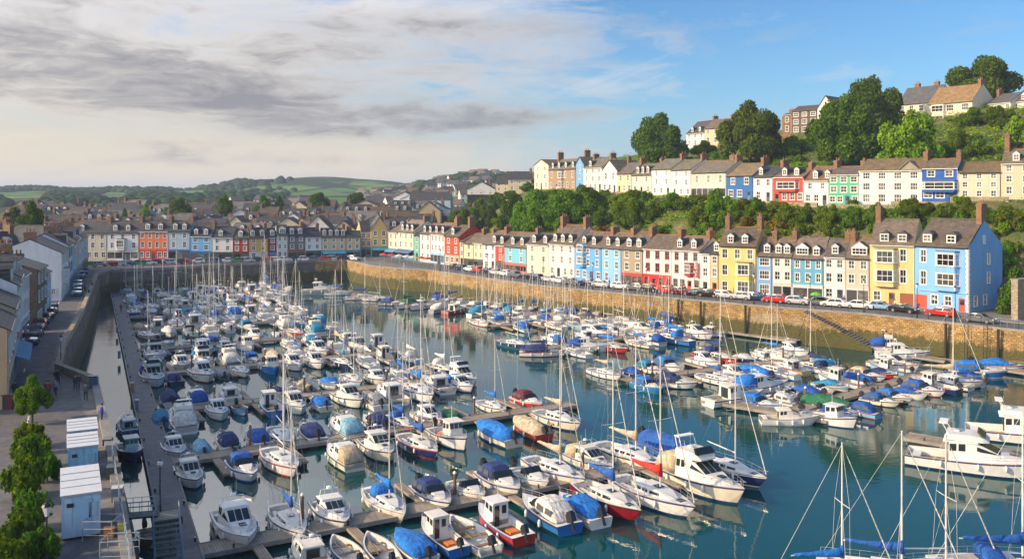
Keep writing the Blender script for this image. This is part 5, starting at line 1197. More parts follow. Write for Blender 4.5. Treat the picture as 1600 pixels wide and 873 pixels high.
    def fill(a,L,e,n,where,start=1.,sides=(1,-1),step=3.25,pool=kinds,skip=.04,sc=1.,ymix=None,headout=.5):
        for sd in sides:
            u=start
            while u<L-.6:
                k=rnd.choice(pool); s=rnd.uniform(.78,1.02)*sc; Lb={'sail':8.6,'sailbare':8.6,'sailhood':9.2,'sailtent':8.2,'yacht':10.8,'flycruiser':8.6,'cruiser':7.6,'cruiserc':7.2}.get(k,6.2)*s
                p=a+e*u+n*sd*(1.5+Lb/2)
                if rnd.random()>skip+.05 and clear(p.x,p.y,2.6*sc if sc<1 else 2.7):
                    hd=n*sd if rnd.random()<headout else -n*sd; 
                    hc=rnd.choice(['white']*11+['cream']*3+['blue','navy','light blue','grey','yellow' if rnd.random()<.3 else 'white','red' if rnd.random()<.4 else 'white'])
                    cc=rnd.choice(['blue','bright blue','bright blue','blue','navy','teal','white','white','beige','green' if rnd.random()<.3 else 'blue'])
                    put_boat(k,p.x,p.y,math.atan2(hd.y,hd.x)+rnd.uniform(-.07,.07),hc,cc,s,('near' if sd<0 else 'far',where),rnd.uniform(.85,1.15) if 'sail' in k else 1,u)
                u+=step*rnd.uniform(.95,1.12)
    for i,(a,L) in enumerate(lines):
        if i>=2:
            sail=['sail','sailbare','sailhood','sail']
            fill(a,L,EX,EN,i,1.6,(1,-1),3.15,kinds+(sail*2 if i>4 else []))
    # right-hand pontoons
    RP=[('wall-side pontoon',(-20,191),(15,166),['sail','sailhood','sailbare','sailtent','sail','cruiser','canopy'],(1,-1),3.1),
        ('middle sailing pontoon',(3,134.5),(34,157),['sail','sailhood','cruiserc','sail','sailbare','cruiser'],(1,-1),3.2),
        ('short steps pontoon',(14,112.5),(45,129.5),['canopy','cuddy','sail','sailhood','cruiser','covered','dome','sail'],(1,-1),3.3),
        ('right-hand motorboat pontoon',(30,96.5),(57,119),['canopy','dome','cuddy','canopy','speed','cruiser','covered','fishing'],(1,-1),2.9),
        ('rear pontoon',(-4,158),(22,172),['sail','sailhood','sail','canopy','sailbare'],(1,-1),3.2)]
    specials=[('cruiser',1150,630,.42,'white','blue',1.05),('cruiserc',1192,612,.35,'white','bright blue',1.05),('cuddy',1235,662,-.1,'white','pale blue',1.),('covered',1295,640,-.75,'blue','green',1.0),('sailtent',848,556,.0,'white','navy',.85),
        ('cruiserc',922,548,-.1,'white','blue',1.),('cuddy',1103,524,2.6,'white','blue',1.),('fishing',1175,520,2.9,'red','blue',1.2),('canopy',1055,605,-.5,'white','navy',.95)]
    wn=len(PNAMES)
    for k,px,py,a_,hc,cc,s in specials:
        x,y=wat(px,py); put_boat(k,x,y,a_,hc,cc,s,('sp',(px,py)))
    for j,(nm,a,b,pool,sides,st) in enumerate(RP):
        PNAMES.append(nm); a=Vector(a); b=Vector(b); e=(b-a).normalized(); n=Vector((-e.y,e.x)); L=(b-a).length
        pontoon('pontoon',f'{"tan" if j!=4 else "narrow tan"} pontoon lying off the golden wall, the {nm}',a,b,1.8,'tanplanks',[(2+k*6.4,s) for k in range(int(L/6.4)) for s in sides],fl=4.6)
        fill(a,L,e,n,wn+j,.8,sides,st,pool,.03,.95,headout=.35)
        for q in range(3): p=a+e*L*(q+.5)/3+n*1.5; pile(p.x,p.y,2.8)
    pontoon('pontoon','head pontoon with square float openings under the white cruisers',(22.3,102.5),(33.5,93.3),2.0,'tanplanks',())
    # wall pontoons and the big yachts at the right edge
    pontoon('pontoon','narrow pontoon along the foot of the golden wall near the stone steps',(36,153.6),(46,142.6),1.6,'tanplanks',())
    pontoon('pontoon','narrow pontoon along the foot of the golden wall at its outer end',(55.5,133.5),(70,116),1.8,'tanplanks',())
    pontoon('pontoon','thick pontoon with square float openings beside the large white yachts',(38.7,87.2),(62,67.),2.2,'tanplanks',())
    for k,px,py,a_,hc,cc,s in [('yacht',1530,735,-.52,'white','blue',1.08),('yacht',1610,690,-.45,'white','navy',1.05),('canopy',1528,588,-.45,'blue','bright blue',1.15),('dome',1560,579,-.45,'white','bright blue',1.1),('sail',1480,603,-.45,'cream','beige',.98),('cruiser',1412,560,-.2,'white','blue',1.),('flycruiser',1400,548,-.2,'white','blue',.9),
        ('sail',1390,908,-.45,'white','blue',1.02),('sailbare',1462,906,.12,'cream','beige',1.02),('sailhood',1578,898,-.1,'white','blue',1.05),('sail',1300,915,.1,'white','bright blue',.95),
        ('fishing',203,713,'d','navy','blue',.85),('cuddy',199,672,'u','blue','bright blue',.8),('cruiser',504,459,.1,'grey','blue',1.3),('sail',530,461,0.1,'white','blue',.8),('sail',566,468,0.2,'white','blue',.9),('canopy',612,477,-.3,'grey','blue',.9),('sailbare',590,470,-.2,'white','blue',.8),('tender',232,848,'d','grey','grey',1.)]:
        x,y=wat(px,py); 
        if isinstance(a_,str): a_=ang(a_)
        put_boat(k,x,y,a_,hc,cc,s,('sp',(px,py)),.86 if py>880 else 1)
    SPL={1150:'at the tip of the head pontoon',1192:'behind the hardtop cruiser on the head pontoon',1235:'at the outer corner of the head pontoon',1295:'beside the head pontoon',848:'broadside in the open water, first of its row',922:'beside the middle sailing pontoon entrance',1103:'moored against the foot of the golden wall',1175:'moored below the golden wall, left of the steps',1055:'moored off the short steps pontoon',
        1530:'on the thick pontoon nearest the camera',1610:'beyond the thick pontoon, cut by the frame edge',1528:'near the outer foot of the golden wall',1560:'closest to the outer foot of the golden wall',1480:'lying beyond the motorboats near the outer wall',1412:'below the stone steps, in front of its twin',1400:'below the stone steps, nearest the wall',
        1390:'at the bottom edge, tall mast left of two',1462:'at the bottom edge, tall mast in the middle',1578:'in the bottom corner of the harbour',1300:'at the bottom edge, outermost of the row',203:'squeezed between quay wall and walkway',199:'squeezed behind the navy boat beside the walkway',504:'moored across the far end under the bastion',530:'beside the long grey cruiser at the far end',566:'under the curved bastion at the far end',612:'alone off the bastion, outermost of the far group',590:'in the far group below the curved bastion',232:'in the shadow beneath the quay stairs'}
    # labels
    byw={}
    for bt in BOATS: byw.setdefault(bt[4] if bt[4][0]!='sp' else ('sp',),[]).append(bt)
    for w,bs in byw.items():
        if w[0]!='sp': bs.sort(key=lambda b:(b[6]*(EX.x if w[1]<9 else 1)+b[7]*(EX.y if w[1]<9 else 0)))
        for i,(r,k,hc,cc,wh,u,x,y,s) in enumerate(bs):
            nn,ft=NOUN[k]; ft=ft.format(c=cc)
            if w[0]=='sp': lab=f"{hc} {nn}"+(f" with {ft}" if ft else '')+' '+SPL[wh[1][0]]
            else: lab=f"{hc} {nn}"+(f", {ft}," if ft else ',')+f" {ordn(i)} berth, {w[0]} side of the {PNAMES[w[1]]}"
            tag(r,lab,'sailing boat' if 'sail' in k else 'boat','boats moored in the harbour')
    print('BOATS',len(BOATS))
# ------------------------------------------------------------------ trees, shrubs
def crown_mesh(name,lobes,nleaf,size,seed,core=.8,flat=.0):
    rnd=random.Random(seed); mb=MB()
    tot=sum(r*r for _,r in lobes)
    for c,r in lobes:
        n=int(nleaf*r*r/tot)
        # sub-clumps on each lobe give light and dark masses
        clumps=[]
        for _ in range(max(5,int(14*r))):
            v=Vector((rnd.gauss(0,1),rnd.gauss(0,1),rnd.gauss(.25,1))).normalized(); clumps.append((v,rnd.uniform(.9,1.16)))
        for q_ in range(n):
            cv,cr=rnd.choice(clumps); v=(cv*1.15+Vector((rnd.gauss(0,.42),rnd.gauss(0,.42),rnd.gauss(0,.42)))).normalized()
            rad=r*cr*rnd.uniform(.72,1.03)
            if q_%3==0: v=Vector((rnd.gauss(0,1),rnd.gauss(0,1),rnd.gauss(0,1))).normalized(); rad=r*rnd.uniform(.6,.86); p=Vector(c)+v*rad
            if p.z<-.05: continue
            nrm=(v+Vector((rnd.gauss(0,.38),rnd.gauss(0,.38),rnd.gauss(.1,.38)))).normalized(); u=nrm.orthogonal().normalized(); w=nrm.cross(u); a=rnd.uniform(0,6.28)
            u,w=u*math.cos(a)+w*math.sin(a),w*math.cos(a)-u*math.sin(a); s=size*rnd.uniform(.6,1.3)
            mb.v+=[tuple(p-u*s),tuple(p+w*s*.55),tuple(p+u*s),tuple(p-w*s*.55)]; k=len(mb.v); mb.f.append([k-4,k-3,k-2,k-1]); mb.m.append(0)
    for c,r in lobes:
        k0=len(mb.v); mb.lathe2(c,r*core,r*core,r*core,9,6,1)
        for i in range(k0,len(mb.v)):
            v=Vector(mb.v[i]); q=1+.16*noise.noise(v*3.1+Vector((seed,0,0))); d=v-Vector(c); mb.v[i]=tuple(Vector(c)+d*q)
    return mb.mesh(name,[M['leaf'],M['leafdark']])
def big_lobes(seed,n=11,ry=.8):
    rnd=random.Random(seed); L=[((0,0,.45),.5)]
    for i in range(n):
        a=6.283*i/n+rnd.uniform(-.3,.3); h=[.16,.3,.46,.6,.74][i%5]+rnd.uniform(-.04,.04); rr={0:.6,1:.66,2:.6,3:.48,4:.3}[i%5]*rnd.uniform(.85,1.1); a=i*2.4+rnd.uniform(-.3,.3)
        L.append(((rr*math.cos(a),rr*math.sin(a)*ry,h),rnd.uniform(.22,.33)))
    L.append(((rnd.uniform(-.1,.1),0,.88),.26)); return L
CR={}
def make_crowns():
    for i in range(4): CR['big%d'%i]=crown_mesh('crown',big_lobes(i*3+1,17),22000,.034,i,.5)
    for i in range(3): CR['mid%d'%i]=crown_mesh('crown',big_lobes(i*5+50,11),9000,.046,i+20,.52)
    for i in range(4):
        rnd=random.Random(i+90); lob=[((rnd.uniform(-.5,.5),rnd.uniform(-.4,.4),rnd.uniform(.2,.55)),rnd.uniform(.24,.42)) for _ in range(9)]
        CR['bush%d'%i]=crown_mesh('foliage',lob,2800,.06,i+40,.6)
    tm=MB(); tm.tube((0,0,-.5),(0,0,.55),.05,.028,7)
    for i in range(6):
        a=i*1.05+.3; tm.tube((0,0,.3+.04*i),(.42*math.cos(a),.36*math.sin(a),.62+.03*i),.024,.008,5)
    CR['trunk']=tm.mesh('trunk',[M['bark']])
def tree(x,y,z,rx,h,label,kind='big',col=(1,1,1),name='tree',base=.2,group=None,ry=None,cat='tree'):
    """rx crown radius, h total height; base = share of height that is bare trunk"""
    i=int(abs(x*7+y*3))%(4 if kind=='big' else 3); t=thing(name,label,cat,(x,y,z),random.uniform(-.5,.5),group)
    tr=obj('trunk',CR['trunk'],t,(0,0,0)); tr.scale=(h*.75,h*.75,h*.8)
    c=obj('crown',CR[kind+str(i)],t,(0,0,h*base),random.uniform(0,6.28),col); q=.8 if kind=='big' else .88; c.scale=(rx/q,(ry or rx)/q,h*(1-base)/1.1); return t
def bush(x,y,z,rx,h,label,col=(1,1,1),name='bush',group=None,ry=None,cat='bush'):
    i=int(abs(x*7+y*3))%4; t=thing(name,label,cat,(x,y,z),0,group)
    s=obj('stem',CR['trunk'],t); s.scale=(h*.5,h*.5,h*.6)
    c=obj('foliage',CR['bush%d'%i],t,(0,0,-.15*h),random.uniform(0,6.28),col); c.scale=(rx/.9,(ry or rx)/.9,h/.9); return t
def near_house(px,upper):
    best=None
    for lab,(a,b) in SHORT.items():
        up='hillside' in lab
        if up!=upper or 'far-row' in lab or 'hilltop' in lab: continue
        d=0 if a<=px<=b else min(abs(px-a),abs(px-b))
        if best is None or d<best[0]: best=(d,lab)
    return ' '.join(best[1].split()[:4]).rstrip(',')
def greenery():
    make_crowns(); rnd=random.Random(9)
    def T(px,Y,w,h,lab,kind='big',col=(1,1,1),dz=0,**k):
        x=col_x(px,Y); return tree(x,Y,hz(x,Y)+dz,w/2*Y/F,h*Y/F,lab,kind,col,**k)
    # the skyline trees of the hill: px, distance, width px, height px
    T(1029,292,88,98,'dense dark round tree on the skyline left of the white villa',col=(.75,.8,.8))
    T(1172,262,108,108,'spreading tree with visible forked trunk on the hill crest',col=(.9,.95,.85),base=.2,name='spreading_tree')
    T(1316,232,112,112,'huge dark rounded tree in the middle of the hill',col=(.7,.85,.8),base=.1)
    T(1362,250,104,96,'towering tree rising behind the huge rounded one',col=(.72,.85,.8),base=.06)
    T(1423,206,104,104,'bright yellow-green bushy tree in front of the mansion',col=(1.45,1.6,.9),base=.06)
    T(1533,266,116,80,'wide dark tree crowning the ridge behind the mansion',col=(.7,.82,.8),base=.08)
    T(1588,205,56,52,'golden-green tree at the edge above the beige house',col=(1.6,1.4,.7),base=.1,kind='mid')
    # along the slope behind the upper terrace
    for px,Y,w,h,c,lab in [(905,318,60,26,(.7,.8,.8),'dark wood edge tree over the blue gabled hillside house'),(950,300,56,30,(.8,.9,.8),'dark green tree above the butter cream hillside house'),(985,288,46,28,(1.1,1.15,.8),'light green tree above the butter cream roof'),(880,325,50,20,(.7,.8,.8),'low dark tree over the ornate stone house'),
        (1065,262,60,26,(1.3,1.3,.7),'sunlit lime green tree above the tall white houses'),(1100,256,60,30,(1.4,1.3,.7),'sunlit yellowish tree above the grey-white house'),(1130,246,44,24,(1.2,1.2,.8),'small round tree above the long greyish house'),(1213,236,52,34,(1.1,1.15,.8),'round mid-green tree above the lilac house'),(1250,228,56,30,(1.25,1.3,.8),'light green tree above the coral red house'),
        (1160,240,44,26,(1.2,1.2,.7),'leafy low tree under the spreading tree'),(1390,212,50,42,(.8,.9,.8),'deep green tree left of the bright yellow-green one'),(1480,205,50,34,(.7,.8,.8),'dark shrubby tree right of the bright yellow-green one'),(1530,205,56,30,(1.1,1.1,.8),'mid-green tree below the mansion garden hedge'),(1498,215,40,40,(1,1.05,.8),'upright green tree below the mansion hedge'),
        (1020,275,40,22,(.9,1,.8),'low tree under the skyline tree'),(1300,222,50,26,(.8,.9,.8),'dark low tree above the green house')]:
        T(px,Y,w,h,lab,'mid',c,base=.05)
    # big trees on the slope between the terraces
    def solveY(px,yb):
        Y=lerp_tab(FAC1,min(px,1515))+12.5; end=lerp_tab(FAC2,max(px,835))-5
        while Y<end:
            if YH+(HC-hz(col_x(px,Y),Y))*F/Y<=yb: break
            Y+=1.5
        return Y
    for px,yb,w,h,c,lab in [(722,362,68,60,(.75,.9,.7),'dark round tree behind the far end of the quay terrace'),(765,334,40,36,(.7,.85,.7),'slim dark tree below the cream ridge villas'),(800,360,54,58,(.85,.95,.75),'bushy tree on the slope above the red and turquoise houses'),(838,364,84,70,(1.1,1.15,.75),'large yellow-green tree below the ornate stone house'),(890,362,98,64,(.95,1.05,.75),'broad green tree below the white gabled hillside house'),
        (912,342,70,52,(1.1,1.15,.75),'tall leafy tree close below the white hillside houses'),(985,354,62,56,(1.1,1.25,.75),'full green tree below the ivory hillside house'),(1052,330,46,28,(.8,.9,.75),'dark green tree below the tall white hillside houses'),(1122,352,56,58,(1.,1.05,.7),'round tree in front of the long greyish hillside house'),(1095,354,46,42,(1.2,1.2,.75),'light bushy tree above the white house with red bay'),
        (1148,356,48,34,(1.1,1.15,.8),'green tree just above the tall yellow house'),(1230,364,54,36,(1.15,1.15,.75),'dome-shaped tree above the white twin-dormer house'),(1288,368,44,38,(1.25,1.2,.75),'dome-shaped tree above the teal house'),(1262,360,36,32,(.8,.9,.7),'dark tree between the two dome-shaped trees'),(1370,358,44,40,(.95,1.,.7),'ivy-like green tree above the butter yellow house'),
        (1428,356,64,36,(.95,1.1,.75),'wide green bush-like tree behind the butter yellow chimney'),(1470,352,44,32,(.9,1.05,.75),'green tree behind the sky blue house roof'),(1512,354,34,32,(1.1,1.1,.75),'small green tree behind the sky blue house chimney'),(1020,346,40,30,(.8,.85,.7),'olive tree left of the sunny hedge line'),(940,356,44,34,(.7,.8,.65),'dark tree above the bright blue bay house'),(1180,348,44,32,(.9,1,.7),'green tree behind the slim light blue house'),(1330,352,48,30,(.85,.95,.7),'dark green tree above the white arched-door house')]:
        Y=solveY(px,yb); T(px,Y,w,h,lab,'mid' if w<60 else 'big',c,base=.04)
    for px,Y,w,h,c,lab in [(1585,140,60,80,(.75,.85,.7),'dark tree over the side lane by the end house'),(1560,152,44,52,(1.,1.,.7),'leaning green tree over the grey outbuilding')]: T(px,Y,w,h,lab,'mid',c,base=.04)
    for px,Y,w,yt,c,lab in [(752,352,44,308,(.9,1,.7),'leafy tree below the white gabled cottage'),(776,345,40,300,(.8,.95,.7),'green tree in front of the small cream villa'),(800,338,46,297,(.95,1.05,.7),'broad tree in front of the tall cream villa'),(826,332,36,292,(.75,.85,.7),'dark tree at the shoulder of the ridge by the cream gabled house'),(735,372,40,316,(.75,.85,.7),'dark tree behind the stone cottage')]:
        x=col_x(px,Y); z0=hz(x,Y); tree(x,Y,z0,w/2*Y/F,max(zat(yt,Y)-z0,4),lab,'mid',c,base=.05)
    for px,Y,w,h,c,lab in [(1560,222,60,34,(.8,.9,.7),'dark green tree under the white hilltop villa'),(1520,228,60,30,(.9,1,.7),'round shrubby tree under the golden-roofed mansion'),(1480,190,60,34,(1,1.1,.7),'bright low tree above the royal blue house'),(1540,188,60,34,(.85,.95,.7),'dark low tree above the plain cream hillside house'),(1260,200,60,26,(.9,1,.7),'low tree just above the coral red roof'),(1345,204,60,30,(.8,.95,.7),'low dark tree above the long white house'),(1240,262,60,30,(.9,1,.7),'low green tree below the dark brick hilltop house'),(1200,262,50,30,(1.1,1.1,.7),'sunlit low tree right of the forked-trunk tree'),(1100,300,50,24,(1.1,1.1,.7),'low tree below the cream hilltop villa')]:
        T(px,Y,w,h,lab,'mid',c,base=.03)
    # shrubs everywhere on the slope
    lst=[]
    for i in range(520):
        upper=rnd.random()<.42
        px=rnd.uniform(700,1600); 
        Y2=lerp_tab(FAC2,px); Y1=lerp_tab(FAC1,px) if px<1515 else 141
        if upper: Y=Y2+rnd.uniform(15,75)
        else:
            Y=Y1+12+(Y2-Y1-18)*rnd.uniform(.12,.96)
        x=col_x(px,Y); s=sdist(L1,x,Y); d2=sdist(L2,x,Y)
        if s<14 or -4.2<d2<11.5 : continue
        lst.append((px,Y,x,upper))
    rnd.shuffle(lst); lst=lst[:290]; lst.sort(); n=0
    looks=[('dark green',(.75,.9,.7)),('green',(1.15,1.15,.8)),('green',(.9,1,.8)),('yellow-green',(1.5,1.45,.7)),('olive',(1.2,1.,.7)),('lime green',(1.5,1.7,.8)),('reddish',(2.,.75,.9))]
    cnt={}
    for px,Y,x,up in lst:
        lk,c=rnd.choice(looks[:6]) if rnd.random()<.97 else looks[6]
        key=(lk,near_house(px,up),up); q=cnt[key]=cnt.get(key,0)+1
        lab=f"{'' if q==1 else ordn(q-1)+' '}{lk} shrub on the slope {'above' if up else 'behind' } the {key[1]}"
        bush(x,Y,hz(x,Y),rnd.uniform(1.5,3.9),rnd.uniform(1.6,4.),lab,c,name='shrub',cat='shrub')
    # low scrub between the shrubs, one mass
    mb=MB(); r4=random.Random(31)
    for _ in range(14000):
        px=r4.uniform(690,1640); Y=lerp_tab(FAC1,min(px,1515))+11 if px<1530 else 135; Yb=lerp_tab(FAC2,max(px,835))+95
        Y=Y+(Yb-Y)*r4.random()**1.1; x=col_x(px,Y); d2=sdist(L2,x,Y)
        if sdist(L1,x,Y)<13.5 or -3.6<d2<11: continue
        if noise.noise(Vector((x*.11,Y*.11,1)))<-.12: continue
        z=hz(x,Y); s=r4.uniform(.5,1.3)
        for _ in range(13):
            p=Vector((x+r4.gauss(0,s*.55),Y+r4.gauss(0,s*.55),z+r4.uniform(.1,1.)*s)); u=Vector((r4.gauss(0,1),r4.gauss(0,1),r4.gauss(0,1))).normalized(); w=u.orthogonal().normalized(); k=r4.uniform(.13,.27)
            mb.v+=[tuple(p-u*k),tuple(p+w*k*.6),tuple(p+u*k),tuple(p-w*k*.6)]; q=len(mb.v); mb.f.append([q-4,q-3,q-2,q-1]); mb.m.append(0)
    o=obj('undergrowth',mb,color=(1.55,1.45,.8),mats=[M['leaf']]); o['kind']='stuff'
    # flowering bushes by the cream houses at the right, hedge
    for px,Y,w,h,c,lab in [(1555,161,30,18,(4.5,.35,.6),'crimson flowering bush before the beige hillside house'),(1580,159,34,26,(3.2,.6,.6),'tall reddish bush at the foot of the beige hillside house'),(1330,184,26,16,(1.,1.,.7),'round green bush by the emerald house wall'),(1410,174,30,18,(1.7,1.4,.5),'yellowish bush below the long white house gable'),(1500,168,30,16,(1.5,1.3,.6),'golden bush beside the royal blue house')]:
        x=col_x(px,Y); bush(x,Y,hz(x,Y),w/2*Y/F,h*Y/F,lab,c)
    def hedge(label,a,b,w,h,col=(1,1,1)):
        L=math.dist(a,b); z=min(hz(*a),hz(*b)); t=thing('hedge',label,'hedge',(*a,z),math.atan2(b[1]-a[1],b[0]-a[0])); n=max(2,int(L/2.2))
        mb=MB(); r2=random.Random(int(L*10)); dz=(hz(*b)-hz(*a))
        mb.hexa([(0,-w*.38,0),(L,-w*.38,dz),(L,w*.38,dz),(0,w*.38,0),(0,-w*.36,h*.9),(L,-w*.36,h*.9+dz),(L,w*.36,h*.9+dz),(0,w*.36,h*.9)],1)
        for _ in range(int(L*150)):
            u=r2.random(); v=r2.uniform(-1,1); k=r2.random()
            p=Vector((u*L,w*.45*v,h*r2.uniform(.93,1.06)+u*dz)) if k<.5 else Vector((u*L,-w*.42*r2.uniform(.9,1.15),h*r2.random()+u*dz))
            q=Vector((r2.gauss(0,1),r2.gauss(0,1),r2.gauss(0,1))).normalized(); o2=q.orthogonal()*.16; w2=q.cross(o2)*.6
            mb.add([p-o2,p+w2,p+o2,p-w2],[(0,1,2,3)],0)
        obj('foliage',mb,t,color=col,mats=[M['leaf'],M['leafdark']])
    for a_,b_,Ya,Yb,h,lab,c in [(1440,1535,220,212,2.,'clipped dark hedge on the terrace below the cream mansion',(.6,.75,.7)),(1545,1600,150,146,1.8,'bright clipped hedge above the stone retaining wall',(1.1,1.4,.7)),(1030,1100,196,186,2.2,'sunny hedge line across the slope above the white houses',(1.3,1.5,.7))]:
        hedge(lab,(col_x(a_,Ya),Ya),(col_x(b_,Yb),Yb),2.,h,c)
    # garden walls on the slope
    def gwall(lab,pa,Ya,pb,Yb,h,th=.6,dz=-.8):
        a=(col_x(pa,Ya),Ya); b=(col_x(pb,Yb),Yb); z=min(hz(*a),hz(*b)); L=math.dist(a,b); t=thing('garden_wall',lab,'garden wall',(*a,z+dz),math.atan2(b[1]-a[1],b[0]-a[0]))
        mb=MB(); mb.box(0,0,0,L,th,h); obj('masonry',mb,t,mats=[M['rubble']]); mb=MB(); mb.box(-.05,-.08,h+.002,L+.05,th+.08,h+.14); obj('coping',mb,t,mats=[M['kerb']])
    d=-3.2
    for i,(pa,pb) in enumerate([(941,1010),(1018,1090),(1090,1160),(1210,1290),(1300,1400),(1400,1490),(1490,1580)]):
        A_=Vector(on2(pa)); B_=Vector(on2(pb)); n_=Vector(((B_-A_).y,-(B_-A_).x)).normalized()*3.4; a=A_+n_; b=B_+n_
        ref=near_house((pa+pb)/2,True); z=(zat(lerp_tab(BAS2,pa),A_.y)+zat(lerp_tab(BAS2,pb),B_.y))/2
        L=(b-a).length; t=thing('garden_wall',f'sunlit rubble terrace wall at the foot of the {ref} garden','garden wall',(a.x,a.y,z-1.9),math.atan2((b-a).y,(b-a).x))
        mb=MB(); mb.box(0,0,-1.5,L,.5,2.3); obj('masonry',mb,t,mats=[M['rubble']])
    gwall('pale stone retaining wall under the bright clipped hedge',1543,147,1610,141,2.6,dz=-2.4)
    # town trees and wooded country
    def TT(px,Y,w,h,lab,c): x=col_x(px,Y); tree(x,Y,town(x,Y),w/2*Y/F,h*Y/F+4,lab,'mid',c,base=.1)
    for px,Y,w,yt,c,lab in [(47,215,74,313,(.7,.8,.65),'broad dark tree rising over the left roofs'),(22,232,60,322,(.6,.7,.6),'low dark tree at the outer left over roofs'),(228,318,34,318,(1.2,1.2,.7),'round lit tree behind the white hotel roof'),(282,330,52,308,(.9,1,.7),'broad lit tree behind the grey-blue house roof'),(268,345,30,315,(.9,1,.7),'smaller tree beside the broad lit one'),(350,350,38,302,(.85,1,.7),'round tree by the pale gable of the old town'),
        (412,360,44,304,(.6,.75,.65),'dark tree among the middle roofs of the old town'),(435,362,34,305,(.6,.75,.65),'second dark tree among the middle roofs'),(500,380,50,300,(.6,.75,.65),'dark tree at the field edge behind the town'),(525,300,34,346,(1.2,1.1,.6),'yellow-green tree between roofs above the beige houses'),(560,420,60,300,(.55,.7,.65),'dark copse tree beyond the town'),(590,330,30,344,(.6,.7,.6),'small dark tree behind the golden gable'),(195,300,28,325,(.9,.9,.6),'little tree among chimneys behind the cream corner house'),(475,300,40,348,(1.1,1.,.6),'garden tree in the yard behind the slate grey house')]:
        x=col_x(px,Y); z0=town(x,Y); top_=zat(yt,Y); tree(x,Y,z0,w/2*Y/F,top_-z0,lab,'mid',c,base=.25)
    # distant woods: one object of many rough canopies on the ridges
    mb=MB(); r3=random.Random(4); base=MB(); base.lathe2((0,0,0),1,1,1,6,4,0); bv=[Vector(v) for v in base.v]; bf=base.f
    def blob(p,s):
        n0=len(mb.v); q=r3.random()*9
        for v in bv: mb.v.append((p[0]+v.x*s,p[1]+v.y*s,p[2]+(v.z*.75+.12*noise.noise(v*2+Vector((q,q,0))))*s))
        for f in bf: mb.f.append([n0+i for i in f]); mb.m.append(0)
    for _ in range(12000):
        z_=r3.random()
        if _%3==0: z_=.7
        if z_<.28: px=r3.uniform(570,840); Y=r3.uniform(620,1050)
        elif z_<.6: px=r3.uniform(-60,700); Y=math.exp(r3.uniform(math.log(1700),math.log(2700)))
        elif z_<.8: px=-60+520*(1-math.sqrt(r3.random())); Y=r3.uniform(620,1700)
        else: px=r3.uniform(-60,900); Y=r3.uniform(3000,4300)
        v=noise.noise(Vector((px*.012,Y*.0016,7)))
        if z_>=.28 and v<(.0 if not .6<z_<.8 else -.22): continue
        if z_<.28 and v<-.15 and Y<800: continue
        if 600<Y<1050 and z_<.28 and px<600 and r3.random()<.5: continue
        s=r3.uniform(3.2,6.2)*(1 if Y<1200 else 1.35 if Y<2900 else 2.); blob((col_x(px,Y),Y,far_z(px,Y)+s*.25),s)
    m=leaf('distant_foliage',(.018,.034,.014),(.03,.052,.02),(.045,.07,.026),.1)
    o=obj('woodland',mb,mats=[m],smooth=True); o['kind']='stuff'
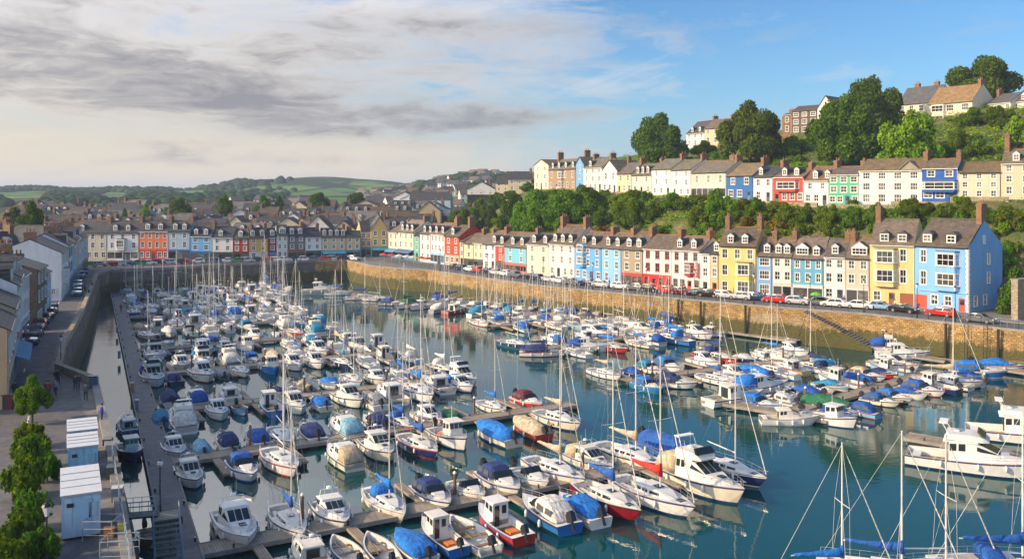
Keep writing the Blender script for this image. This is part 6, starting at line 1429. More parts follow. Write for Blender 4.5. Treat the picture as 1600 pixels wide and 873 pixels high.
# ------------------------------------------------------------------ vehicles
def car_proto(kind):
    est=kind=='estate'; L=4.4 if kind!='hatchback' else 4.0; W=1.74
    r=bpy.data.objects.new(kind,None); COL.objects.link(r)
    prof={'saloon':[(-2.2,.55),(-2.18,.92),(-1.55,1.0),(-.95,1.36),(-.1,1.43),(.45,1.36),(1.05,.98),(1.95,.82),(2.18,.62),(2.2,.4)],
          'hatchback':[(-2.0,.5),(-1.98,.98),(-1.75,1.2),(-1.3,1.42),(-.3,1.48),(.35,1.4),(.95,1.0),(1.75,.84),(1.98,.62),(2.0,.4)],
          'estate':[(-2.2,.5),(-2.18,.95),(-2.0,1.2),(-1.75,1.42),(-.3,1.5),(.45,1.42),(1.05,1.0),(1.95,.84),(2.18,.62),(2.2,.4)]}[kind]
    belt=[min(z,.93-.0*x) for x,z in prof]
    rs=[]
    for (x,z) in prof:
        zb=min(z,.9); w=W/2*(1-.07*abs(x/2.2)**3); top=z; tw=w if z<=.9 else w*.76
        rs.append([(x,w*.95,.28),(x,w,.5),(x,w*.98,zb),(x,tw,max(top,zb+.001)),(x,0,max(top,zb+.001)+.02),(x,-tw,max(top,zb+.001)),(x,-w*.98,zb),(x,-w,.5),(x,-w*.95,.28)])
    mb=MB(); mb.loft(rs); obj('body',mb,r,mats=[M['car']],smooth=False)
    # glazing
    def zz(x):
        for (a,b),(c,d) in zip(prof[:-1],prof[1:]):
            if a<=x<=c: return b+(d-b)*(x-a)/(c-a+1e-9)
        return .6
    i0=next(i for i,p in enumerate(prof) if p[1]>.99); i1=max(i for i,p in enumerate(prof) if p[1]>=.97)
    hi=[p for p in prof if p[1]>1.3]; xa,xb=hi[0][0],hi[-1][0]; ra=prof[[p[0] for p in prof].index(xa)-1]; rb=prof[[p[0] for p in prof].index(xb)+1]
    w=W/2*.99
    for s in (-1,1):
        for (u0,u1) in ((.0,.46),(.5,1.)):
            A=Vector((ra[0]+.12,s*w*.985,.94));B_=Vector((rb[0]-.12,s*w*.985,.94));C=Vector((xb,s*w*.79,prof[[p[0] for p in prof].index(xb)][1]-.06));D=Vector((xa,s*w*.79,hi[0][1]-.06))
            mb=MB(); q=[A.lerp(B_,u0),A.lerp(B_,u1),D.lerp(C,u1),D.lerp(C,u0)]; o_=Vector((0,s*.03,.01)); mb.hexa([p-o_*.5 for p in q]+[p+o_ for p in q]); obj('side_window',mb,r,mats=[M['bglass']])
    for nm,p,q in (('windscreen',(xb,hi[-1][1]),rb),('rear_window',(xa,hi[0][1]),ra)):
        sg=1 if nm=='windscreen' else -1; d=Vector((q[0]-p[0],0,q[1]-p[1])); nrm=Vector((-d.z,0,d.x))*(-1 if sg<0 else 1); nrm=Vector((sg*abs(nrm.x),0,abs(nrm.z))).normalized()*.03
        a=Vector((p[0],0,p[1]))+d*.1; b=Vector((p[0],0,p[1]))+d*.9; Q=[a+Vector((0,-w*.7,0)),a+Vector((0,w*.7,0)),b+Vector((0,w*.8,0)),b+Vector((0,-w*.8,0))]
        mb=MB(); mb.hexa([v for v in Q]+[v+nrm for v in Q]); obj(nm,mb,r,mats=[M['bglass']])
    ty=MB(); ty.loft([[(rr*math.cos(6.283*i/14),yy,rr*math.sin(6.283*i/14)) for i in range(14)] for rr,yy in ((.24,-.1),(.32,-.09),(.33,0),(.32,.09),(.24,.1))]); ty=ty.mesh('wheel',[M['rubber']])
    rm=MB(); rm.loft([[(rr*math.cos(6.283*i/10),yy,rr*math.sin(6.283*i/10)) for i in range(10)] for rr,yy in ((.21,-.112),(.21,.112))]); rm=rm.mesh('rim',[M['rim']])
    for x in (-1.35,1.35):
        for s in (-1,1): wh=obj('wheel',ty,r,(x*L/4.4,s*(W/2-.1),.33)); obj('rim',rm,wh)
    e=prof[-1][0]
    for s in (-1,1):
        mb=MB(); mb.box(e-.16,s*.58-.18,.62,e+.015,s*.58+.18,.76); obj('headlight',mb,r,mats=[M['light']])
        mb=MB(); mb.box(-e-.015,s*.62-.14,.68,-e+.12,s*.62+.14,.86); obj('tail_light',mb,r,mats=[M['tail']])
        mb=MB(); mb.box(.55,s*(W/2+.06)-.08,.93,.68,s*(W/2+.06)+.08,1.05); obj('wing_mirror',mb,r,mats=[M['car']])
    mb=MB(); mb.box(e-.02,-.5,.36,e+.02,.5,.55); obj('grille',mb,r,mats=[M['black']])
    return r
CARC={'silver':(.5,.52,.55),'white':(.75,.75,.75),'black':(.012,.012,.015),'red':(.55,.015,.015),'dark blue':(.01,.025,.1),'grey':(.13,.14,.15),'blue':(.03,.12,.35),'pale blue':(.25,.42,.6),'green':(.06,.3,.06),'maroon':(.12,.01,.02)}
def vehicles():
    P={k:car_proto(k) for k in ('saloon','hatchback','estate')}
    for r in P.values():
        KIDS_[r.as_pointer()]=[o for o in bpy.data.objects if o.parent==r]
        for c in KIDS_[r.as_pointer()]:
            KIDS_[c.as_pointer()]=[o for o in bpy.data.objects if o.parent==c]
            for d in KIDS_[c.as_pointer()]: KIDS_[d.as_pointer()]=[]
    KIDSO.update(KIDS_); used=set()
    def put(kind,x,y,a,col,lab,group,z=QZ+.012):
        r=P[kind]
        if kind in used: r=tree_copy(r)
        used.add(kind); r.location=(x,y,z); r.rotation_euler=(0,0,a)
        for c in KIDSO[r.as_pointer()]:
            if c.name.split('.')[0] in('body','wing_mirror'): c.color=(*CARC[col],1)
        tag(r,lab,'car',group)
    wl=offset_line([(-20.5,217),(6.5,180),(24.5,163.5),(42.7,147.8),(55.3,139.3),(69.9,122.6),(95,92)],7.0)
    # quay terrace cars: (px, colour, kind)
    cars=[(1541,'grey','saloon',-2.6),(1470,'red','estate',0),(1412,'black','saloon',0),(1376,'pale blue','hatchback',.3),(1343,'white','saloon',0),(1302,'white','hatchback',0),(1275,'grey','hatchback',.6),(1246,'silver','hatchback',0),(1212,'red','hatchback',0),(1181,'dark blue','estate',.5),(1158,'silver','hatchback',.2),(1135,'silver','estate',0),(1108,'black','saloon',0),
      (1083,'grey','hatchback',.5),(1064,'maroon','saloon',0),(1042,'red','saloon',.3),(1016,'black','hatchback',0),(993,'grey','hatchback',0),(970,'white','hatchback',0),(940,'silver','hatchback',0),(915,'dark blue','hatchback',.3),(893,'grey','saloon',0),(876,'white','hatchback',0),(858,'silver','saloon',0),(842,'dark blue','hatchback',0),(828,'black','saloon',0),
      (806,'grey','hatchback',0),(789,'white','hatchback',0),(775,'silver','saloon',0),(762,'black','hatchback',0),(748,'red','hatchback',0),(735,'white','saloon',0),(722,'dark blue','hatchback',0),(710,'black','saloon',0),(698,'silver','hatchback',0),(686,'grey','saloon',0),(675,'white','hatchback',0)]
    cn={}
    for px,c,k,off in cars:
        # find where the view line at px meets the parking line
        for a,b in zip(wl[:-1],wl[1:]):
            pa,pb=px_of(*a),px_of(*b)
            if pa<=px<=pb:
                lo,hi=0.,1.
                for _ in range(30):
                    m=(lo+hi)/2; q=(a[0]+(b[0]-a[0])*m,a[1]+(b[1]-a[1])*m)
                    if px_of(*q)<px: lo=m
                    else: hi=m
                d=Vector((b[0]-a[0],b[1]-a[1])).normalized(); n=Vector((-d.y,d.x)); x,y=q[0]+n.x*off,q[1]+n.y*off
                ref=near_house(px,False); key=(c,k,ref); cn[key]=cn.get(key,0)+1
                lab=f"{c} {k} parked on the quay below the {ref}"+('' if cn[key]==1 else ', its '+ordn(cn[key]-1)+' such')
                put(k,x,y,math.atan2(d.y,d.x)+(math.pi if px%3==0 else 0),CARC and c,lab,'cars parked along the quay terrace'); break
    # left road, six parked in a line plus the ones further on
    seq=['dark blue','dark blue','maroon','dark blue','dark blue','grey']
    for i,(px,py) in enumerate([(49*1,537),(56,524),(61,514),(68,504.5),(76,496),(81,488.5)]):
        x,y=wat(px,py,QZ); put(['hatchback','estate','hatchback'][i%3],x,y,-1.17,seq[i],f"{seq[i]} car, {ordn(i)} from the lamp end of the line on the left quay road",'cars parked on the left quay road')
    for i,(px,py,c,k,a,lab) in enumerate([(121,461,'silver','saloon',-1.2,'silver saloon parked beside the blank white gable'),(122,449,'white','hatchback',-1.2,'white hatchback parked past the blank white gable'),(35,500,'grey','hatchback',-1.3,'grey hatchback in the yard by the brick warehouse'),(28,492,'dark blue','saloon',-1.2,'dark blue saloon behind the yard railings'),(131,428,'blue','hatchback',-1.2,'blue hatchback near the far corner of the left road'),(127,434,'pale blue','hatchback',-1.2,'pale blue car near the far corner of the left road')]):
        x,y=wat(px,py,QZ); put(k,x,y,a,c,lab,None)
    fc=['green','silver','red','white','blue','green','white','dark blue','silver','maroon','red','white','grey','blue','white','green','silver','black','red','white','silver','dark blue','white','grey','red','silver','maroon','white']
    rnd=random.Random(3)
    for i in range(28):
        px=140+i*15.3+rnd.uniform(-2,2); Yv=(lerp_tab([(120,226),(200,232),(300,238),(400,243),(530,249),(600,249)],px)); x=col_x(px,Yv)
        put(rnd.choice(['saloon','hatchback','estate']),x,Yv,.22+rnd.choice([0,math.pi])+rnd.uniform(-.1,.1) if px<540 else -.6,fc[i],f"{fc[i]} car, {ordn(i)} in the row before the shaded far shops",'cars before the far shops')
    for k in P:
        if k not in used: pass
# ------------------------------------------------------------------ people
def person_proto(name,walk):
    import bmesh
    s=.28 if walk else .06
    J={'pel':(0,0,.9),'ch':(0,0,1.25),'nk':(0,0,1.42),'hd':(.02,0,1.56),'top':(.02,0,1.66),'lh':(0,.1,.86),'lk':(s*.6,.11,.48),'la':(s*.5-.05,.11,.08),'lt':(s*.5+.12,.11,.04),'rh':(0,-.1,.86),'rk':(-s*.2,-.11,.48),'ra':(-s*1.1,-.11,.1),'rt':(-s*1.1+.15,-.11,.04),
       'ls':(0,.19,1.36),'le':(-s*.5,.25,1.08),'lw':(-s*.3+.1,.26,.86),'lf':(-s*.3+.12,.26,.78),'rs':(0,-.19,1.36),'re':(s*.3,-.25,1.08),'rw':(s*.7+.08,-.25,.88),'rf':(s*.7+.12,-.25,.8)}
    E=[('pel','ch'),('ch','nk'),('nk','hd'),('hd','top'),('pel','lh'),('lh','lk'),('lk','la'),('la','lt'),('pel','rh'),('rh','rk'),('rk','ra'),('ra','rt'),('ch','ls'),('ls','le'),('le','lw'),('lw','lf'),('ch','rs'),('rs','re'),('re','rw'),('rw','rf')]
    Rr={'pel':.15,'ch':.17,'nk':.06,'hd':.1,'top':.08,'lh':.1,'rh':.1,'lk':.07,'rk':.07,'la':.045,'ra':.045,'lt':.04,'rt':.04,'ls':.07,'rs':.07,'le':.05,'re':.05,'lw':.035,'rw':.035,'lf':.03,'rf':.03}
    ks=list(J); me=bpy.data.meshes.new(name); me.from_pydata([J[k] for k in ks],[(ks.index(a),ks.index(b)) for a,b in E],[])
    o=bpy.data.objects.new(name,me); COL.objects.link(o); md=o.modifiers.new('s','SKIN'); 
    for i,k in enumerate(ks): me.skin_vertices[0].data[i].radius=(Rr[k],Rr[k]*(1.25 if k in('ch','pel') else 1))
    me.skin_vertices[0].data[0].use_root=True
    o.modifiers.new('u','SUBSURF').levels=1
    dg=bpy.context.evaluated_depsgraph_get(); m2=bpy.data.meshes.new_from_object(o.evaluated_get(dg)); bpy.data.objects.remove(o)
    m2.materials.clear()
    for m in ('cloth','trouser','skin','shoe'): m2.materials.append(M[m])
    for p in m2.polygons:
        z=p.center.z; y=abs(p.center.y)
        p.material_index=2 if (z>1.45 or (y>.2 and z<.9)) else 3 if z<.09 else 1 if (z<.9 and y<.2) else 0
        p.use_smooth=True
    hm=MB(); hm.lathe2((.0,0,1.66),.115,.1,.1,8,5,0); hm=hm.mesh('hair',[M['hair']],True)
    return m2,hm
def people():
    A=person_proto('person',True); B=person_proto('person',False)
    L=[(205/1,0,0)]
    spec=[(212/2.912,622,'w','dark jacket',(.03,.03,.05),'in a dark jacket, first of the trio crossing the left road'),(72+4,622,'s','maroon',(.25,.03,.04),'in a maroon top in the middle of the crossing trio'),(87,619,'w','grey',(.2,.22,.25),'in grey walking a step apart from the crossing trio'),
      (87,600+0,'w','',(.02,.02,.03),'in black walking by the bend of the low wall'),(91,601,'s','',(.05,.04,.06),'in dark clothes beside the one in black at the bend'),(118,611,'w','',(.02,.03,.05),'in navy walking next to a companion on the quay'),(122,610,'s','',(.04,.04,.05),'in charcoal walking next to the navy one'),(134,626,'w','',(.1,.1,.1),'in pale top and black trousers alone on the quay bend'),
      (159,661,'s','',(.03,.03,.3),'in a violet blue coat standing on the quay edge'),(139,464,'w','',(.02,.02,.02),'in black far along the left road'),(133,458,'w','',(.03,.03,.03),'in dark clothes by the white saloon'),(144,452,'s','',(.05,.05,.06),'standing against the far low wall'),(23,622,'s','',(.02,.02,.03),'in black on the lower pavement by the bins')]
    def put(x,y,z,pose,col,lab,rz):
        bm,hm=A if pose=='w' else B; o=obj('person',bm,None,(x,y,z),rz,col); o.scale=(.95,.95,.95); tag(o,'person '+lab,'person'); obj('hair',hm,o)
    rnd=random.Random(8)
    for i,(px,py,pose,_,col,lab) in enumerate(spec):
        if i in(3,4): py=601
        x,y=wat(px,py,QZ); 
        if i in (3,4): x,y=x,y
        put(x,y,QZ+.01,pose,col,lab,rnd.uniform(-2,2))
    for px,py,col,lab in [(268,836,(.02,.02,.03),'in black standing on the walkway beside the stairs'),(280,836,(.05,.05,.06),'in charcoal facing the other on the walkway'),(189,487,(.4,.03,.03),'in a red top far along the walkway')]:
        x,y=wat(px,py,.55); put(x,y,.55,'s',col,lab,rnd.uniform(-2,2))
    wl=offset_line([(-20.5,217),(6.5,180),(24.5,163.5),(42.7,147.8),(55.3,139.3),(69.9,122.6)],9.)
    for px,col,lab in [(1300,(.5,.5,.5),'in pale grey beside the white arched-door house'),(1255,(.35,.05,.05),'in dark red before the teal house shopfront'),(1225,(.05,.1,.3),'in blue before the twin-dormer house'),(1150,(.6,.55,.45),'in beige outside the tall yellow house'),(1105,(.02,.05,.1),'in navy by the low narrow white house'),(1072,(.55,.1,.1),'in red under the red first-floor bay'),(1020,(.6,.6,.6),'in white outside the red ground floor'),(955,(.1,.1,.1),'in black outside the light blue house'),(925,(.5,.3,.1),'in ochre outside the bright blue bay house'),(840,(.1,.2,.4),'in blue outside the ivory arcade house'),(798,(.6,.2,.3),'in pink by the turquoise house'),(765,(.1,.1,.12),'in black by the plain white house'),(745,(.5,.5,.3),'in khaki by the slim bay cream house'),(1440,(.1,.1,.3),'in navy at the corner of the sky blue end house'),(1480,(.5,.5,.5),'in grey before the sky blue end house'),(1321,(.03,.05,.12),'in navy by the parked cars under the white arched-door house'),(1198,(.3,.1,.08),'in a rust top before the slim blue house'),(1050,(.02,.02,.03),'in black outside the red ground floor'),(985,(.1,.3,.15),'in green outside the bare stone house'),(870,(.3,.3,.3),'in grey outside the tall white house'),(815,(.4,.1,.1),'in red before the turquoise house'),(715,(.1,.1,.2),'in navy by the scarlet house'),(1400,(.5,.48,.4),'in cream outside the brown garage door')]:
        for a,b in zip(wl[:-1],wl[1:]):
            if px_of(*a)<=px<=px_of(*b):
                u=(px-px_of(*a))/(px_of(*b)-px_of(*a)); put(a[0]+(b[0]-a[0])*u,a[1]+(b[1]-a[1])*u,QZ+.125,'w',col,lab,rnd.uniform(0,6)); break
# ------------------------------------------------------------------ street furniture
def lamp(x,y,z,h,label,style='globe'):
    t=thing('street_lamp',label,'street lamp',(x,y,z)); mb=MB(); mb.lathe([(.11,0),(.1,.5),(.055,.6),(.045,h-.1),(.07,h)],k=8); obj('post',mb,t,mats=[M['black']])
    mb=MB()
    if style=='globe': mb.lathe2((0,0,h+.2),.23,.23,.24,10,7,0)
    else: mb.lathe([(.1,h),(.25,h+.5)],k=6)
    obj('lamp_shade',mb,t,mats=[M['lampglass']],smooth=style=='globe')
    mb=MB(); mb.lathe([(.26,h+.5),(.2,h+.62),(.05,h+.72),(.03,h+.85)] if style!='globe' else [(.12,h+.42),(.03,h+.5)],k=8); obj('lamp_cap',mb,t,mats=[M['black']])
    return t
def street():
    # lamps
    x,y=wat(250,797,.55); lamp(x,y,.55,3.3,'black lamp with white globe on the walkway above the stairs')
    x,y=wat(73,885,QZ); lamp(x,y,QZ,2.6,'black lantern lamp in front of the pale shed','lantern')
    x,y=wat(95,573,QZ); lamp(x,y,QZ,2.8,'slim black lamp on the bend of the left quay','lantern')
    for i,px in enumerate((690,770,850,930,1010,1090,1180,1268,1350,1440,1500)):
        wl=offset_line(BASIN[16:22],1.2)
        for a,b in zip(wl[:-1],wl[1:]):
            if px_of(*a)<=px<=px_of(*b):
                u=(px-px_of(*a))/(px_of(*b)-px_of(*a)); q=(a[0]+(b[0]-a[0])*u,a[1]+(b[1]-a[1])*u)
                lamp(q[0],q[1],QZ+.1,4.6,f'thin wall lamp opposite the {near_house(px,False)}','lantern'); break
    # railings
    railing('dark railing along the top of the golden harbour wall',offset_line(BASIN[16:23],.35),QZ+.22,1.,2.4,'black')
    railing('thin blue-grey railing along the lower left quay wall',offset_line(BASIN[1:4],.3),QZ+.34,.9,1.8,'galv',bars=2)
    railing('dark railing along the far end wall',offset_line(BASIN[9:12],.3),QZ+.6,.8,2.5,'black')
    # bed with retaining walls, bushes and trees by the lower left road
    bed=[(-30.2,38),(-35.3,54),(-41.2,67),(-44.4,74.5),(-46.8,74.),(-44.5,66),(-40.2,54),(-35,38)]
    t=thing('planting_bed','raised planting bed with stone edging along the lower left road','planting bed',(bed[0][0],bed[0][1],QZ)); bx,by=bed[0]; loc=[(x-bx,y-by) for x,y in bed]
    mb=MB(); mb.prism(loc,.002,.55,0); obj('stone_edging',mb,t,mats=[M['rubble']]); mb=MB(); c=Vector((sum(p[0] for p in loc)/8,sum(p[1] for p in loc)/8)); mb.prism([tuple(c+(Vector(p)-c)*.94) for p in loc],.552,.6,0); obj('soil',mb,t,mats=[M['bark']])
    for i,(px,py,w,h,c,lab) in enumerate([(50,652,52,60,(1.25,1.5,.7),'neat round bright green tree at the far tip of the planting bed'),(47,690,46,40,(1.5,1.3,.5),'yellowish bush second along the planting bed'),(46,725,60,58,(1.2,1.4,.7),'bright green bush in the middle of the planting bed'),(38,770,72,74,(1.3,1.55,.7),'tall bright bush near the wall end of the bed'),(40,815,70,60,(.8,1.,.7),'dark green shrub before the pale shed'),(20,850,80,66,(.75,.9,.7),'dark shrub with red blooms at the lower bed'),(60,868,66,56,(.7,.85,.7),'dense dark shrub beside the lantern lamp'),(10,890,80,60,(1.,.9,.6),'reddish green shrub at the very bottom of the bed'),(74,742,40,44,(.7,.9,.7),'dark trailing shrub hanging over the bed edging'),(66,700,34,30,(.7,.9,.7),'low dark shrub on the road side of the bed')]):
        x,y=wat(px,py,QZ+.4); w*=1.25; h*=1.15; c=tuple(q*.78 for q in c)
        (tree if i in(0,) else bush)(x,y,QZ+.3,w/2*y/F,h*y/F,lab,*( ('mid',) if i==0 else ()),col=c)
    railing('pale railing beside the sloping lower left pavement',[(-33.9,38),(-39.6,52),(-41.6,57)],QZ+.12,.95,1.6,'galv')
    # container cabins
    def cabin(px0,px1,py,dpt,h,lab,col,door=True,rz=0.47):
        x0,y0=wat(px0,py,QZ); w=(px1-px0)*y0/F/math.cos(rz)*.98; t=thing('site_cabin',lab,'cabin',(x0,y0,QZ+.15),rz)
        w=(px1-px0)*y0/F/1.1
        mb=MB(); mb.box(0,0,0,w,dpt,h)
        n=int(w/.4)
        for i in range(n+1): mb.box(i*w/n-.025,-.03,.1,i*w/n+.025,-.001,h-.1)
        obj('body',mb,t,color=col,mats=[M['wall']])
        mb=MB(); mb.hexa([(-.1,-.12,h),(w+.1,-.12,h),(w+.1,dpt+.12,h),(-.1,dpt+.12,h),(-.1,-.12,h+.1),(w+.1,-.12,h+.1),(w+.1,dpt+.12,h+.25),(-.1,dpt+.12,h+.25)]); 
        obj('roof',mb,t,color=(.4,.42,.45),mats=[M['gel']])
        for q in range(1,4):
            mb=MB(); yy=dpt*q/4; mb.box(-.06,yy-.015,h+.1+.15*q/4+.0,w+.06,yy+.015,h+.125+.15*q/4); obj('roof_seam',mb,t,color=(.36,.38,.4),mats=[M['gel']])
        mb=MB(); mb.box(w*.12,-.05,h-.62,w*.3,-.032,h-.4); obj('vent',mb,t,mats=[M['black']])
        mb=MB(); mb.box(w*.7,-.06,h*.45,w*.92,-.032,h*.8); obj('shutter',mb,t,color=tuple(c*.8 for c in col),mats=[M['objpaint']])
        mb=MB(); mb.box(.05,.1,-.15,w-.05,dpt-.1,-.002); obj('plinth',mb,t,mats=[M['black']])
        if door:
            mb=MB(); mb.box(w*.36,-.06,.05,w*.36+.8,-.032,h-.25); d=obj('door',mb,t,color=(.3,.48,.66),mats=[M['objpaint']]); mb=MB(); mb.box(w*.36+.66,-.1,1,w*.36+.7,-.062,1.15); obj('handle',mb,d,mats=[M['black']])
        return t
    cabin(97,156,846,4.8,2.3,'large pale blue site cabin with flat white roof beside the left quay wall',(.42,.58,.74))
    cabin(107,152,754,2.9,2.1,'smaller pale blue shed, nearer of the two behind the large cabin',(.22,.45,.62),False)
    cabin(107,151,725,2.8,2.1,'smaller pale blue shed, farther of the two behind the large cabin',(.2,.42,.6),False)
    # galvanised barriers beside the cabin
    for i,(px,py,rz,lab) in enumerate([(129,846,.0,'galvanised steel barrier in front of the pale cabin door'),(156,880,.1,'low galvanised rack at the bottom by the quay edge')]):
        x,y=wat(px,py,QZ); t=thing('steel_barrier',lab,'barrier',(x,y,QZ),rz); mb=MB(); w,h=1.6,1.1
        for yy in (0,1.2):
            mb.path([(0,yy,0),(0,yy,h),(w,yy,h),(w,yy,0)],.035,6); 
            for k in (.35,.7): mb.tube((0,yy,k),(w,yy,k),.022,.022,5)
        for xx in (0,w): mb.tube((xx,0,h),(xx,1.2,h),.03,.03,6)
        obj('tube_frame',mb,t,mats=[M['galv']])
    def small(px,py,z,parts,name,lab,cat,rz=.3):
        x,y=wat(px,py,z); t=thing(name,lab,cat,(x,y,z),rz)
        for nm,b,c in parts: mb=MB(); mb.box(*b); obj(nm,mb,t,color=c,mats=[M['objpaint']])
    small(162,842,QZ,[('body',(0,0,0,.5,.4,.5),(.75,.25,.03)),('lid',(-.03,-.03,.502,.53,.43,.56),(.6,.18,.02))],'crate','orange crate against the galvanised barrier','crate')
    small(184,838,QZ,[('body',(0,0,0,.4,.35,.6),(.7,.55,.05)),('lid',(-.03,-.03,.602,.43,.38,.66),(.5,.4,.05))],'crate','yellow box on the quay edge by the stairs','crate')
    small(174,785,QZ,[('body',(0,0,0,.6,.7,.8),(.3,.33,.35)),('lid',(-.03,-.03,.802,.63,.73,.86),(.45,.47,.48))],'utility_box','grey utility box on the quay edge beside the large cabin','utility box')
    small(166,748,QZ,[('body',(0,0,0,.8,.9,.7),(.07,.08,.07)),('lid',(-.03,-.03,.702,.83,.93,.76),(.1,.12,.1))],'utility_box','dark green chest on the quay by the smaller sheds','utility box')
    small(160,696,QZ,[('body',(0,0,0,.6,.9,.4),(.06,.06,.06)),('lid',(-.02,-.02,.402,.62,.92,.45),(.1,.1,.1))],'utility_box','low black hatch box on the narrow quay strip','utility box')
    small(139,607,QZ,[('body',(0,0,0,.7,.6,1.1),(.03,.07,.14)),('lid',(-.03,-.03,1.102,.73,.63,1.2),(.02,.05,.1))],'wheelie_bin','navy bin where the low wall bends','bin')
    small(2,640,QZ,[('body',(0,0,0,.6,.6,1.2),(.03,.035,.04)),('lid',(-.03,-.03,1.202,.63,.63,1.3),(.02,.02,.02))],'wheelie_bin','black bin on the lower left pavement, by the frame edge','bin')
    small(9,640,QZ,[('body',(0,0,0,.5,.5,1.2),(.12,.02,.02)),('lid',(-.03,-.03,1.202,.53,.53,1.3),(.05,.02,.02))],'wheelie_bin','dark red bin next to the black bin on the pavement','bin')
    for px,py,lab,c in [(204,612,'orange and green drum cluster box on the walkway',(.6,.25,.05)),(211,640,'grey service post cabinet on the walkway',(.25,.27,.3)),(184,560,'second grey service cabinet along the walkway',(.25,.27,.3)),(181,520,'third grey service cabinet along the walkway',(.25,.27,.3))]:
        small(px,py,.55,[('body',(0,0,0,.35,.35,1.),c),('cap',(-.03,-.03,1.002,.38,.38,1.08),(.5,.5,.5))],'service_cabinet',lab,'service cabinet')
    # stairs from the quay to the walkway
    x,y=wat(250,835,.55); t=thing('access_stair','dark steel stair with blue railings dropping to the walkway','stair',(-23.1,57.1,.55),.44)
    mb=MB(); n=12; H=2.8
    for i in range(n):
        z=H*(n-i)/n; mb.box(0,-i*.36-.36,z-.06,1.5,-i*.36,z)
    obj('tread',mb,t,mats=[M['kerb']]); 
    for xx in (-.05,1.55):
        mb=MB(); mb.hexa([(xx-.04,0,H-.35),(xx+.04,0,H-.35),(xx+.04,-n*.36,-.3),(xx-.04,-n*.36,-.3),(xx-.04,0,H),(xx+.04,0,H),(xx+.04,-n*.36,.05),(xx-.04,-n*.36,.05)]); obj('stringer',mb,t,mats=[M['galv']])
        mb=MB(); mb.path([(xx,0,H+1.),(xx,-n*.36,1.05),(xx,-n*.36,.05)],.03,6); mb.path([(xx,0,H+.5),(xx,-n*.36,.55)],.02,5)
        for i in range(7): mb.tube((xx,-i*.72,H-i*.72*H/(n*.36)),(xx,-i*.72,H+1.-i*.72*H/(n*.36)),.02,.02,5)
        obj('handrail',mb,t,mats=[M['galv']])
    mb=MB(); mb.box(-.1,0,H-.25,1.6,1.3,H-.01); mb.box(.1,.2,-.2,1.4,1.1,H-.26); obj('landing',mb,t,mats=[M['rubble']])
    t=thing('gangway','short grey footbridge from the quay to the stair landing','gangway',(-25.6,56.8,QZ-1.85),.25); mb=MB(); mb.box(0,0,0,2.7,1.1,.12); obj('deck',mb,t,mats=[M['planks']])
    for yy in (.03,1.07):
        mb=MB(); 
        for k in (.35,.65,.95): mb.tube((0,yy,k+.1),(2.7,yy,k+.1),.02,.02,5)
        for k in range(6): mb.tube((k*.54,yy,.1),(k*.54,yy,1.05),.02,.02,5)
        obj('handrail',mb,t,mats=[M['galv']])
    # stone steps against the golden wall
    wl=offset_line(BASIN[16:24],-.62)
    a=Vector((46.5,145.2)); b=Vector((56.6,138.3)); a=Vector(col_x(1262,146.6) and (col_x(1262,145.2),145.2)); b=Vector((col_x(1372,131.5),131.5)); 
    A_=Vector((48.3,144.1)); B_=Vector((55.3,139.3)); C_=Vector((61.5,132.2))
    def stair(P,Q,z0,z1,lab,w=2.5,m='stone'):
        d=(Q-P); L=d.length; d.normalize(); t=thing('harbour_steps',lab,'steps',(P.x,P.y,QZ),math.atan2(d.y,d.x)); n=max(4,int(abs(z1-z0)/.2)); mb=MB(); uv=[]
        sm_=MB()
        for i in range(n):
            za=z0+(z1-z0)*(i+.5)/n; x0,x1=L*i/n,L*(i+1)/n; sm_.box(x0,-w,za-.35,x1,0,za)
        obj('step',sm_,t,mats=[M['pave']])
        q=[(0,-w-.25,-QZ-1),(L,-w-.25,-QZ-1),(L,-w-.25,z1+.04),(0,-w-.25,z0+.04)]; mb.quad(*q); uv+=[(0,-1),(L,-1),(L,z1+QZ),(0,z0+QZ)]
        mb.quad((0,-w-.25,z0+.04),(L,-w-.25,z1+.04),(L,-w,z1+.04),(0,-w,z0+.04)); uv+=[(0,0),(L,0),(L,.3),(0,.3)]
        mb.quad((0,-w,z0+.04),(L,-w,z1+.04),(L,-w,z1-.3),(0,-w,z0-.3)); uv+=[(0,0),(L,0),(L,.3),(0,.3)]
        mb.quad((L,-w-.25,-QZ-1),(L,0,-QZ-1),(L,0,z1),(L,-w-.25,z1)); uv+=[(0,0),(2,0),(2,5),(0,5)]
        mb.quad((0,0,-QZ-1),(0,-w-.25,-QZ-1),(0,-w-.25,z0),(0,0,z0)); uv+=[(0,0),(2,0),(2,5),(0,5)]
        me=mb.mesh('parapet',[M['stone']]); set_uv(me,uv); obj('parapet',me,t)
    def onwall(px,off):
        w_=offset_line(BASIN[16:24],off)
        for p,q in zip(w_[:-1],w_[1:]):
            if px_of(*p)<=px<=px_of(*q):
                lo,hi=0.,1.
                for _ in range(30):
                    m=(lo+hi)/2; r=(p[0]+(q[0]-p[0])*m,p[1]+(q[1]-p[1])*m)
                    if px_of(*r)<px: lo=m
                    else: hi=m
                return Vector(r)
    stair(onwall(1262,-.0),onwall(1322,-.0),.0,-2.6,'upper flight of weathered steps down the golden harbour wall'); stair(onwall(1322,-.0),onwall(1372,-.0),-2.6,-4.7,'lower flight of weathered steps down the golden harbour wall')
